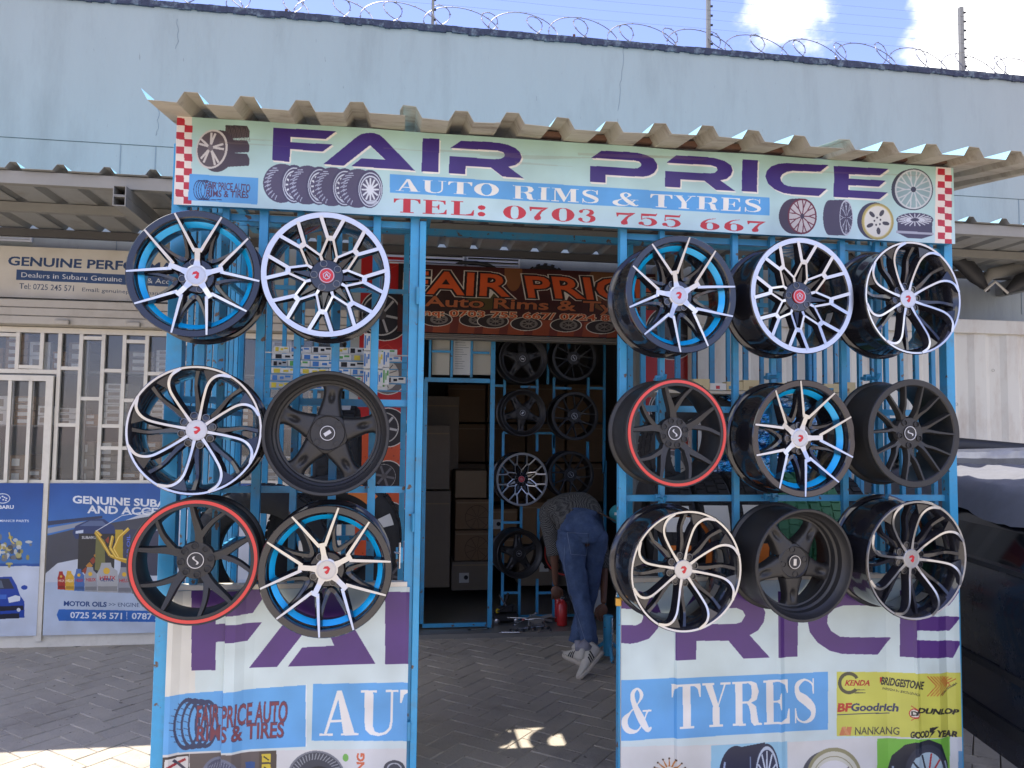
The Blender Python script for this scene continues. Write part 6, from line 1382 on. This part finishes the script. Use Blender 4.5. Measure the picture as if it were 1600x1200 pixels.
# white and blue accessory packets on the left racks
M_PKB = mat('blue_print_packet', (.05, .2, .5), .4, 0, .1, 9); PKM = [M_WHITE, M_WHITE, M_PAPER, mat('grey_packet', (.45, .47, .48), .5), M_WHITE]
PRN = [M_PKB, M_LUG, M_PKB, mat('green_print', (.1, .35, .08), .5), mat('yellow_print', (.7, .55, .05), .5)]
pr = random.Random(3); PK = {}
pk_rack = thing('packet_rack', 'blue wire rack with tiers of white and blue accessory packets', 'rack', (-.35, .8, 1.8))
def packet(x, y, z, wd, ht, vert, mi, pi, lb):
    key = (wd, ht, mi, pi)
    if key not in PK:
        bm = bmesh.new(); bxm(bm, 0, wd, 0, .03, 0, ht, 0, .001); m1 = mesh_of(bm, 'packet_body', [PKM[mi]], False)
        bm = bmesh.new(); bxm(bm, wd*.08, wd*.30, -.0012, -.0002, ht*.12, ht*.88); bxm(bm, wd*.42, wd*.60, -.0012, -.0002, ht*.3, ht*.7); bxm(bm, wd*.66, wd*.9, -.0012, -.0002, ht*.55, ht*.85); m2 = mesh_of(bm, 'packet_print', [PRN[pi]], False)
        PK[key] = (m1, m2)
    t = thing('accessory_packet', lb, 'packet', (x, y, z), 'accessory packets in tiers on the left rack' if not vert else 'upright packets hanging by the poster')
    link('packet_body', PK[key][0], t); link('packet_print', PK[key][1], t)
for tier in range(6):
    z = 1.965-tier*.036; Y = .72-.02*tier; x = -.60
    box('tier_rail', -.66, .06, Y-.006, Y-.001, z-.006, z-.001, M_BLUE2 if tier else M_CREAM, pk_rack)
    kk = 0
    while x < -.06:
        wd = pr.choice([.07, .10, .13]); packet(x, Y, z, wd, pr.choice([.026, .030]), False, pr.randrange(5), pr.randrange(5), 'slim printed packet, %s from left in %s tier from top above the dished rim' % (ORD[kk], ORD[tier])); x += wd+.003; kk += 1
for k in range(9):
    packet(-.17+(k % 4)*.030, .60-.01*(k//4), 1.80+.085*(k//4)+.01*(k % 2), .030, .08, True, pr.choice([0, 1, 2, 4]), pr.randrange(5), 'upright printed packet, %s of the bundle hanging left of the doorway' % ORD[k])
# dark folded mats behind the top left rim
# ------------------------------------------------------------------ container and things on it, right of the stall
ct = thing('shipping_container', 'off-white ribbed steel container standing right of and behind the stall', 'container', (4, 2.45, 0))
cx0, cx1 = PY(1086, 500, 2.45)[0]+.02, 7.5
def corr_wall(x0, x1, y, z0, z1, pitch, dp, mt, name, parent):
    bm = bmesh.new(); xs = []; x = x0
    while x < x1: xs += [(x, 0), (x+pitch*.34, 0), (x+pitch*.5, dp), (x+pitch*.84, dp)]; x += pitch
    xs = [q for q in xs if q[0] < x1]+[(x1, 0)]
    for (a, ha), (b, hb) in zip(xs, xs[1:]): bm.faces.new([bm.verts.new(p) for p in ((a, y+ha, z0), (b, y+hb, z0), (b, y+hb, z1), (a, y+ha, z1))])
    bmesh.ops.remove_doubles(bm, verts=bm.verts, dist=1e-4); return fin(bm, name, mt, parent)
corr_wall(cx0, cx1, 2.45,   .12, 2.42, .29, .02, M_CONT, 'side_wall', ct)
box('top_rail', cx0-.02, cx1, 2.42, 2.50, 2.42, 2.53, M_CONT, ct, .004); box('bottom_rail', cx0-.02, cx1, 2.42, 2.50, 0, .12, M_CONT, ct, .004); box('roof', cx0, cx1, 2.50, 3.04, 2.50, 2.52, M_CONT, ct); box('end_wall', cx0-.02, cx0, 2.50, 3.04, .12, 2.42, M_CONT, ct)
rr = random.Random(9)
for k in range(8):
    x = cx0+.5+k*.33; z = rr.uniform(1.5, 2.2); bm = bmesh.new(); lathem(bm, [(.012, -.001), (.012, .002), (.010, .002), (.010, -.001)], 12, axis='Y', off=(x, 2.447, z)); fin(bm, 'weld_mark', M_STEEL, ct)
def lump(name, label, cat, pts, rad, Y, mt, nm='shell', group=None, flat=.6):
    P = [PY(x, y, Y) for x, y in pts]; t = thing(name, label, cat, tuple(P[0]), group)
    bm = bmesh.new(); tubem(bm, [tuple(p) for p in P], rad, 12); c = Vector(P[0]); bmesh.ops.scale(bm, vec=(1, flat, 1), verts=bm.verts, space=Matrix.Translation(-c)); fin(bm, nm, mt, t, True); return t
lump('car_bumper', 'black plastic car bumper lying on the container behind the top right rim', 'bumper', [(1470, 398), (1500, 405), (1525, 432), (1545, 455)], [.02, .08, .07, .015], 2.62, M_PLASTIC, 'bumper_shell')
lump('car_bumper', 'grey curved bumper resting on the container roof at the right edge', 'bumper', [(1532, 450), (1548, 428), (1590, 420), (1640, 428)], [.02, .05, .055, .05], 2.66, M_STEEL, 'bumper_shell')
lump('wheel_arch_liner', 'black wheel arch liner on the container at the picture edge', 'car part', [(1570, 458), (1592, 440), (1612, 436), (1640, 450)], [.02, .06, .09, .06], 2.58, M_PLASTIC, 'liner')
t = lump('car_bumper', 'black bumper lying on the container above the centre right rims', 'bumper', [(1200, 400), (1240, 385), (1300, 388), (1350, 410)], [.03, .07, .08, .03], 2.62, M_PLASTIC, 'bumper_shell')
lump('roof_bars', 'white tubular roof rack bars on the container', 'rack', [(1538, 455), (1555, 440), (1575, 458)], [.012, .012, .012], 2.56, M_SILV, 'tube')

# ------------------------------------------------------------------ black parked car at the right edge, with sheet and bumper on it
CX = 3.00; CA = -12
car = thing('parked_car', 'black car body parked at the right edge under a grey sheet', 'car', (CX, 1.2, 0))
ys = np.linspace(-.9, 2.36, 24); prof = [(.10, .09), (.01, .12), (0.0, .42), (-.015, .62), (-.02, .78), (.0, .90), (.03, .95), (.045, .99), (.10, 1.16), (.16, 1.28), (.24, 1.34), (.6, 1.37), (1.3, 1.37)]
bm = bmesh.new(); gv = []
for y in ys:
    e = min(1, (y+1.05)/.25) if y < -.8 else 1
    gv.append([bm.verts.new((CX+dx+(1-e)*.25, y, z*(.9+.1*e))) for dx, z in prof])
for a, b in zip(gv, gv[1:]):
    for i in range(len(prof)-1): bm.faces.new((a[i], b[i], b[i+1], a[i+1]))
bm.faces.new(gv[0]); bm.faces.new(gv[-1]); fin(bm, 'body', M_BLACKCAR, car, True)
def side_strip(nm, z0, z1, y0, y1, off, mt):
    bm = bmesh.new(); f = lambda z: np.interp(z, [p[1] for p in prof], [p[0] for p in prof])
    v = [bm.verts.new((CX+f(z)-o, y, z)) for z, y, o in ((z0, y0, off), (z0, y1, off), (z1, y1, off), (z1, y0, off))]
    w_ = [bm.verts.new((q.co.x+.012, q.co.y, q.co.z)) for q in v]; bm.faces.new(v)
    for k in range(4): bm.faces.new((v[k], v[(k+1) % 4], w_[(k+1) % 4], w_[k]))
    fin(bm, nm, mt, car)
side_strip('window_trim', .965, .985, -.5, 2.2, .008, M_PLASTIC); side_strip('side_window', 1.0, 1.15, -.2, .85, .004, mat('tinted_glass', (.01, .012, .015), .05, 0, .1, 3)); side_strip('side_window', 1.0, 1.15, .93, 2.1, .004, MATS['tinted_glass'])
side_strip('moulding', .50, .535, -.7, 2.3, .012, M_PLASTIC); side_strip('sill', .24, .30, -.6, 2.3, .01, M_PLASTIC)
for y in (.89, 2.12): side_strip('door_gap', .32, .96, y, y+.006, .001, M_LUG)
side_strip('door_handle', .80, .83, .97, 1.13, .025, M_PLASTIC)
for y in (-.35, 1.95):
    bm = bmesh.new(); r_ = lathem(bm, [(.31, -.1), (.31, .1), (.25, .11), (.19, .11), (.18, .09), (.05, .1)], 36, closed=False, axis='X', off=(CX+.11, y, .31)); bm.faces.new(r_[-1]); bm.faces.new(r_[0]); fin(bm, 'wheel', M_RUB, car, True)
car.rotation_euler = (0, 0, R(CA))
# grey sheet draped over roof edge
t = thing('dust_sheet', 'crumpled grey plastic sheet draped over the black car roof', 'sheet', (CX, 1.2, 0))
bm = bmesh.new(); gv = []; NU, NV_ = 46, 26
for j in range(NV_+1):
    v = j/NV_; rw = []
    for i in range(NU+1):
        y = -.55+2.7*i/NU; hang = .13+.045*noise.noise(Vector((y*2.2, 0, 0)))+.02*noise.noise(Vector((y*7, 3, 0)))
        s = v*(1.1+hang)-hang
        if s < 0: x, z = CX+.14+s*.45, 1.31+s*1.0
        else: x, z = CX+.14+s, 1.335+.05*min(1, s*4)
        nn = noise.noise(Vector((y*4, s*6, 1)))*.022+noise.noise(Vector((y*11, s*14, 5)))*.012
        rw.append(bm.verts.new((x-abs(nn)*.9-.012, y, z+nn*1.2+.02)))
    gv.append(rw)
for a, b in zip(gv, gv[1:]):
    for i in range(NU): bm.faces.new((a[i], a[i+1], b[i+1], b[i]))
fin(bm, 'sheet_cloth', M_SHEET, t, 'all'); t.rotation_euler = (0, 0, R(CA))
t = thing('car_bumper', 'scuffed silver and beige car bumper lying on the sheet-covered car', 'bumper', (CX, 1.2, 0))
bm = bmesh.new(); gv = []; pf = [(-.02, .0), (-.05, .05), (-.035, .10), (.0, .125), (.10, .115), (.16, .06), (.14, .0)]
for k in range(26):
    f = k/25; a = R(200-170*f); c = (CX+.75+.62*math.cos(a)*1.0, 1.55+.42*math.sin(a)); d = (math.cos(a), math.sin(a))
    gv.append([bm.verts.new((c[0]-d[0]*dx*-1, c[1]+d[1]*dx, 1.405+dz*(1.1-.3*math.sin(math.pi*f))+.004*noise.noise(Vector((k, dx*9, 0))))) for dx, dz in pf])
for a, b in zip(gv, gv[1:]):
    for i in range(len(pf)-1): bm.faces.new((a[i], b[i], b[i+1], a[i+1]))
fin(bm, 'bumper_shell', M_SILV, t, True); t.rotation_euler = (0, 0, R(CA))
t = thing('car_bumper', 'dark bumper part lying behind the silver one on the car', 'bumper', (CX, 1.2, 0)); bm = bmesh.new(); tubem(bm, [(CX+.12, 1.9, 1.40), (CX+.35, 2.05, 1.50), (CX+.8, 2.1, 1.53), (CX+1.3, 2.1, 1.5)], [.03, .06, .06, .05], 10); fin(bm, 'bumper_shell', M_PLASTIC, t, True); t.rotation_euler = (0, 0, R(CA))

# ------------------------------------------------------------------ the man bending over
def skin(name, verts, edges, rad, mt, parent, sub=2, root=0, smooth_=True):
    me = bpy.data.meshes.new(name); me.from_pydata([tuple(v) for v in verts], edges, []); o = bpy.data.objects.new(name, me); COL.objects.link(o)
    sm = o.modifiers.new('s', 'SKIN'); sm.use_smooth_shade = True; sb = o.modifiers.new('u', 'SUBSURF'); sb.levels = sub; sb.render_levels = sub
    for i, r_ in enumerate(rad):
        sv = me.skin_vertices[0].data[i]; sv.radius = r_ if isinstance(r_, tuple) else (r_, r_); sv.use_root = (i == root)
    dg = bpy.context.evaluated_depsgraph_get(); dg.update(); m2 = bpy.data.meshes.new_from_object(o.evaluated_get(dg)); m2.name = name
    bpy.data.objects.remove(o); m2.materials.clear(); m2.materials.append(mt)
    for p in m2.polygons: p.use_smooth = True
    for v in m2.vertices: v.co -= Vector(parent.location)
    return link(name, m2, parent)
def v3(p): return Vector((float(p[0]), float(p[1]), float(p[2])))
pf = PZ(918, 1048, 0)
man = thing('person', 'person in checked shirt, blue jeans and white striped trainers bending over in the doorway', 'person', (float(pf[0]), float(pf[1]), 0))
HY = 2.42
hip = v3(PY(909, 836, HY)); hl = v3(PY(892, 846, HY-.02)); hr = v3(PY(930, 846, HY+.03))
kl = v3(PY(907, 930, 2.36)); kr = v3(PY(918, 935, 2.52))
al = v3(PY(922, 1008, 2.20)); ar = v3(PY(900, 1004, 2.50))
wst = v3(PY(905, 812, HY+.12)); ch = v3(PY(897, 800, HY+.34)); nk = v3(PY(893, 815, HY+.55)); nk.z -= .03
hd = nk+Vector((0, .12, -.12)); shl = ch+Vector((-.155, .10, -.01)); shr = ch+Vector((.17, .10, -.04))
ell_ = v3(PY(866, 868, HY+.35)); hnl = v3(PY(868, 915, HY+.42)); elr = v3(PY(944, 890, HY+.22)); hnr = v3(PY(943, 944, HY+.02))
V = [hip, wst, ch, nk, hd, shl, ell_, hnl, shr, elr, hnr, hl, kl, al, hr, kr, ar]
E = [(0, 1), (1, 2), (2, 3), (3, 4), (2, 5), (5, 6), (6, 7), (2, 8), (8, 9), (9, 10), (0, 11), (11, 12), (12, 13), (0, 14), (14, 15), (15, 16)]
skin('body', V, E, [.085, .09, .10, .05, .085, .05, .035, .022, .05, .035, .022, .07, .045, .033, .07, .045, .033], M_SKIN, man)
bm = bmesh.new(); bmesh.ops.create_icosphere(bm, subdivisions=3, radius=.098, matrix=Matrix.Translation(hd+Vector((0, .01, 0))) @ Matrix.Diagonal((.85, 1, 1.1, 1))); fin(bm, 'hair', M_HAIR, man, 'all')
# jeans: each leg a tapered sleeve with folds
def sleeve(name, pts, rads, mt, n=20, m_=26, fold=.006, seat=None):
    P = [Vector(p) for p in pts]; Q = [2*P[0]-P[1]]+P+[2*P[-1]-P[-2]]; rr_ = [rads[0]]+list(rads)+[rads[-1]]; S = []
    for i in range(1, len(Q)-2):
        for k in range(m_//(len(P)-1)):
            t = k/(m_//(len(P)-1)); S.append((0.5*((2*Q[i])+(-Q[i-1]+Q[i+1])*t+(2*Q[i-1]-5*Q[i]+4*Q[i+1]-Q[i+2])*t*t+(-Q[i-1]+3*Q[i]-3*Q[i+1]+Q[i+2])*t**3), tuple(np.array(rr_[i])*(1-t)+np.array(rr_[i+1])*t)))
    S.append((P[-1], tuple(rads[-1])))
    bm = bmesh.new(); rings = []
    for i, (p, r_) in enumerate(S):
        d = (S[min(i+1, len(S)-1)][0]-S[max(i-1, 0)][0]).normalized(); u = Vector((1, 0, 0)); u = (u-d*u.dot(d)).normalized(); w_ = d.cross(u)
        ring = []
        for k in range(n):
            a = 2*math.pi*k/n; f = 1+fold/.07*(noise.noise(Vector((math.cos(a)*1.4, math.sin(a)*1.4, i*.55+p.x*9)))+.6*noise.noise(Vector((math.cos(a)*2.5, i*1.1, p.x*5))))
            ring.append(bm.verts.new(p+(u*math.cos(a)*r_[0]+w_*math.sin(a)*r_[1])*f))
        rings.append(ring)
    for a, b in zip(rings, rings[1:]):
        for k in range(n): bm.faces.new((a[k], a[(k+1) % n], b[(k+1) % n], b[k]))
    bm.faces.new(rings[0]); bm.faces.new(rings[-1])
    return fin(bm, name, mt, man, 'all')
sleeve('jeans_leg', [hl+Vector((.01, 0, .07)), hl, (hl+kl)/2+Vector((-.006, 0, 0)), kl, (kl+al)/2, al+Vector((0, 0, .0))], [(.09, .115), (.098, .125), (.084, .10), (.068, .078), (.064, .07), (.056, .062)], M_JEANS, fold=.014)
sleeve('jeans_leg', [hr+Vector((-.01, 0, .07)), hr, (hr+kr)/2, kr, (kr+ar)/2, ar+Vector((0, 0, .0))], [(.085, .11), (.09, .12), (.080, .095), (.066, .076), (.062, .07), (.056, .062)], M_JEANS, fold=.014)
sleeve('jeans_seat', [hip+Vector((0, -.01, -.055)), hip+Vector((0, 0, .02)), wst+Vector((.012, -.03, .02))], [(.145, .11), (.165, .125), (.150, .11)], M_JEANS, fold=.004, n=28)
M_STITCH = mat('pale_denim_stitching', (.20, .26, .38), .8)
for q0, q1, q2, q3 in ((( 886, 832), (920, 834), (916, 868), (892, 866)),):
    pts = [v3(PY(x, y, HY-.165)) for x, y in (q0, q1, q2, q3, q0)]; tube('pocket_stitch', pts, .0017, M_STITCH, man, 4)
tube('seam', [v3(PY(883, 840, HY-.10)), v3(PY(881, 880, HY-.10)), v3(PY(888, 925, HY-.11)), v3(PY(903, 965, 2.25)), v3(PY(914, 1000, 2.15))], .0017, M_STITCH, man, 4)
sleeve('shirt', [hip+Vector((-.005, .03, .045)), wst+Vector((-.01, .02, .035)), (wst+ch)/2+Vector((-.02, 0, .045)), ch+Vector((-.03, .03, .0)), nk+Vector((-.02, .05, -.05))], [(.168, .10), (.185, .125), (.20, .135), (.20, .12), (.11, .07)], M_SHIRT, n=32, fold=.006)
sleeve('shirt_sleeve', [shl+Vector((.04, -.04, .05)), shl+Vector((-.02, -.03, -.02)), (shl+ell_)/2+Vector((-.01, -.02, 0)), ell_+Vector((.005, 0, -.0))], [(.085, .08), (.085, .085), (.075, .075), (.062, .062)], M_SHIRT, n=20, fold=.007)
sleeve('shirt_sleeve', [shr+Vector((-.04, -.03, .02)), shr+Vector((0, 0, -.02)), (shr+elr)/2, elr], [(.085, .08), (.08, .08), (.07, .07), (.055, .055)], M_SHIRT, n=20, fold=.007)
# hands with five fingers
def hand(w0, dirn, side, curl):
    d = dirn.normalized(); s = d.cross(Vector((0, 1, 0))).normalized()*side; b = d.cross(s).normalized()
    for k, (off, ln) in enumerate(((-.030, .062), (-.010, .072), (.010, .068), (.028, .054))):
        p0 = w0+d*.075+s*off; p1 = p0+(d*math.cos(curl)+b*math.sin(curl))*ln*.45; p2 = p1+(d*math.cos(curl*2)+b*math.sin(curl*2))*ln*.32; p3 = p2+(d*math.cos(curl*2.8)+b*math.sin(curl*2.8))*ln*.23
        bm = bmesh.new(); tubem(bm, [w0+d*.04+s*off*.7, p0, p1, p2, p3], [.011, .010, .009, .008, .005], 8); fin(bm, 'finger', M_SKIN, man, 'all')
    bm = bmesh.new(); tubem(bm, [w0+d*.02-s*.02, w0+d*.045-s*.045+b*.012, w0+d*.075-s*.052+b*.022, w0+d*.095-s*.05+b*.028], [.015, .012, .010, .006], 8); fin(bm, 'thumb', M_SKIN, man, 'all')
    bm = bmesh.new(); bmesh.ops.create_icosphere(bm, subdivisions=3, radius=1, matrix=Matrix.Translation(w0+d*.045) @ Matrix((list(s)+[0], list(b)+[0], list(d)+[0], [0, 0, 0, 1])).transposed() @ Matrix.Diagonal((.040, .016, .048, 1))); fin(bm, 'palm', M_SKIN, man, 'all')
hand(hnr, Vector((-.25, -.1, -1)), 1, .55); hand(hnl, Vector((.1, .1, -1)), -1, .5)
# trainers
def shoe(toe, heel, top, wd):
    """shoe from toe to heel (points on its sole), top = up direction"""
    toe, heel = Vector(toe), Vector(heel); L_ = (heel-toe).length; f = (heel-toe).normalized(); u = (Vector(top)-f*Vector(top).dot(f)).normalized(); s = f.cross(u)
    def P(a, b, c): return toe+f*a*L_+s*b+u*c
    st_ = [(0, .5, .030), (.08, .78, .040), (.25, 1, .052), (.42, .95, .072), (.58, .82, .098), (.75, .78, .108), (.92, .76, .112), (1.0, .55, .105)]
    for nm, mt, z0, z1f, grow in (('sole', M_SOLE, 0, None, .006), ('upper', M_SHOE, .026, 1, 0)):
        bm = bmesh.new(); rings = []
        for a, w_, h_ in st_:
            hw = wd*w_/2+grow; top_ = .028 if z1f is None else h_; ring = []
            for k in range(14):
                t = math.pi*k/13; x = math.cos(t)*hw; z = z0+(top_-z0)*(max(0.0, math.sin(t))**(.35 if z1f is None else .75)); ring.append(bm.verts.new(P(a, x, z)))
            rings.append(ring)
        for a, b in zip(rings, rings[1:]):
            for k in range(13): bm.faces.new((a[k], a[k+1], b[k+1], b[k]))
            bm.faces.new((a[0], b[0], b[13], a[13]))
        bm.faces.new(rings[0]); bm.faces.new(rings[-1]); fin(bm, nm, mt, man, 'all')
    for sd in (-1, 1):
        for k in range(3):
            a = .42+k*.085; bm = bmesh.new(); q = []
            for j in range(5):
                zz = .029+(.036+.008*k)*j/4; 
                def sw_(aa): 
                    w_ = np.interp(aa, [s_[0] for s_ in st_], [s_[1] for s_ in st_]); h_ = np.interp(aa, [s_[0] for s_ in st_], [s_[2] for s_ in st_])
                    s_ = min(.98, max(0, (zz-.026)/(h_-.026)))**(1/.75); return wd*w_/2*math.sqrt(1-s_*s_)+.0022
                a0_, a1_ = a+.07*j/4, a+.07*j/4+.045; q.append((P(a0_, sd*sw_(a0_), zz), P(a1_, sd*sw_(a1_), zz)))
            for (p0, p1), (p2, p3) in zip(q, q[1:]): bm.faces.new([bm.verts.new(x) for x in (p0, p1, p3, p2)])
            fin(bm, 'stripe', M_PLASTIC, man)
    bm = bmesh.new(); tubem(bm, [P(.42, 0, .080), P(.50, 0, .096), P(.6, 0, .110), P(.68, 0, .118)], [.018, .02, .02, .016], 8); fin(bm, 'tongue', M_SHOE, man, 'all')
    bm = bmesh.new(); c0, c1 = P(.76, 0, .085), P(.72, 0, .15); tubem(bm, [c0, c1], [.036, .036], 14); fin(bm, 'sock', mat('grey_sock', (.3, .3, .36), .9), man, 'all')
toe1 = v3(PZ(907, 1062, 0.0)); h1 = v3(PY(955, 1005, 2.1)); h1 = toe1+(h1-toe1).normalized()*.265
shoe(toe1, h1, Vector((-.75, .1, .65)), .098)
toe2 = v3(PZ(884, 1024, 0.0)); h2 = v3(PZ(920, 1043, 0.0)); h2 = toe2+(h2-toe2).normalized()*.26
shoe(toe2, h2, Vector((0, 0, 1)), .098)
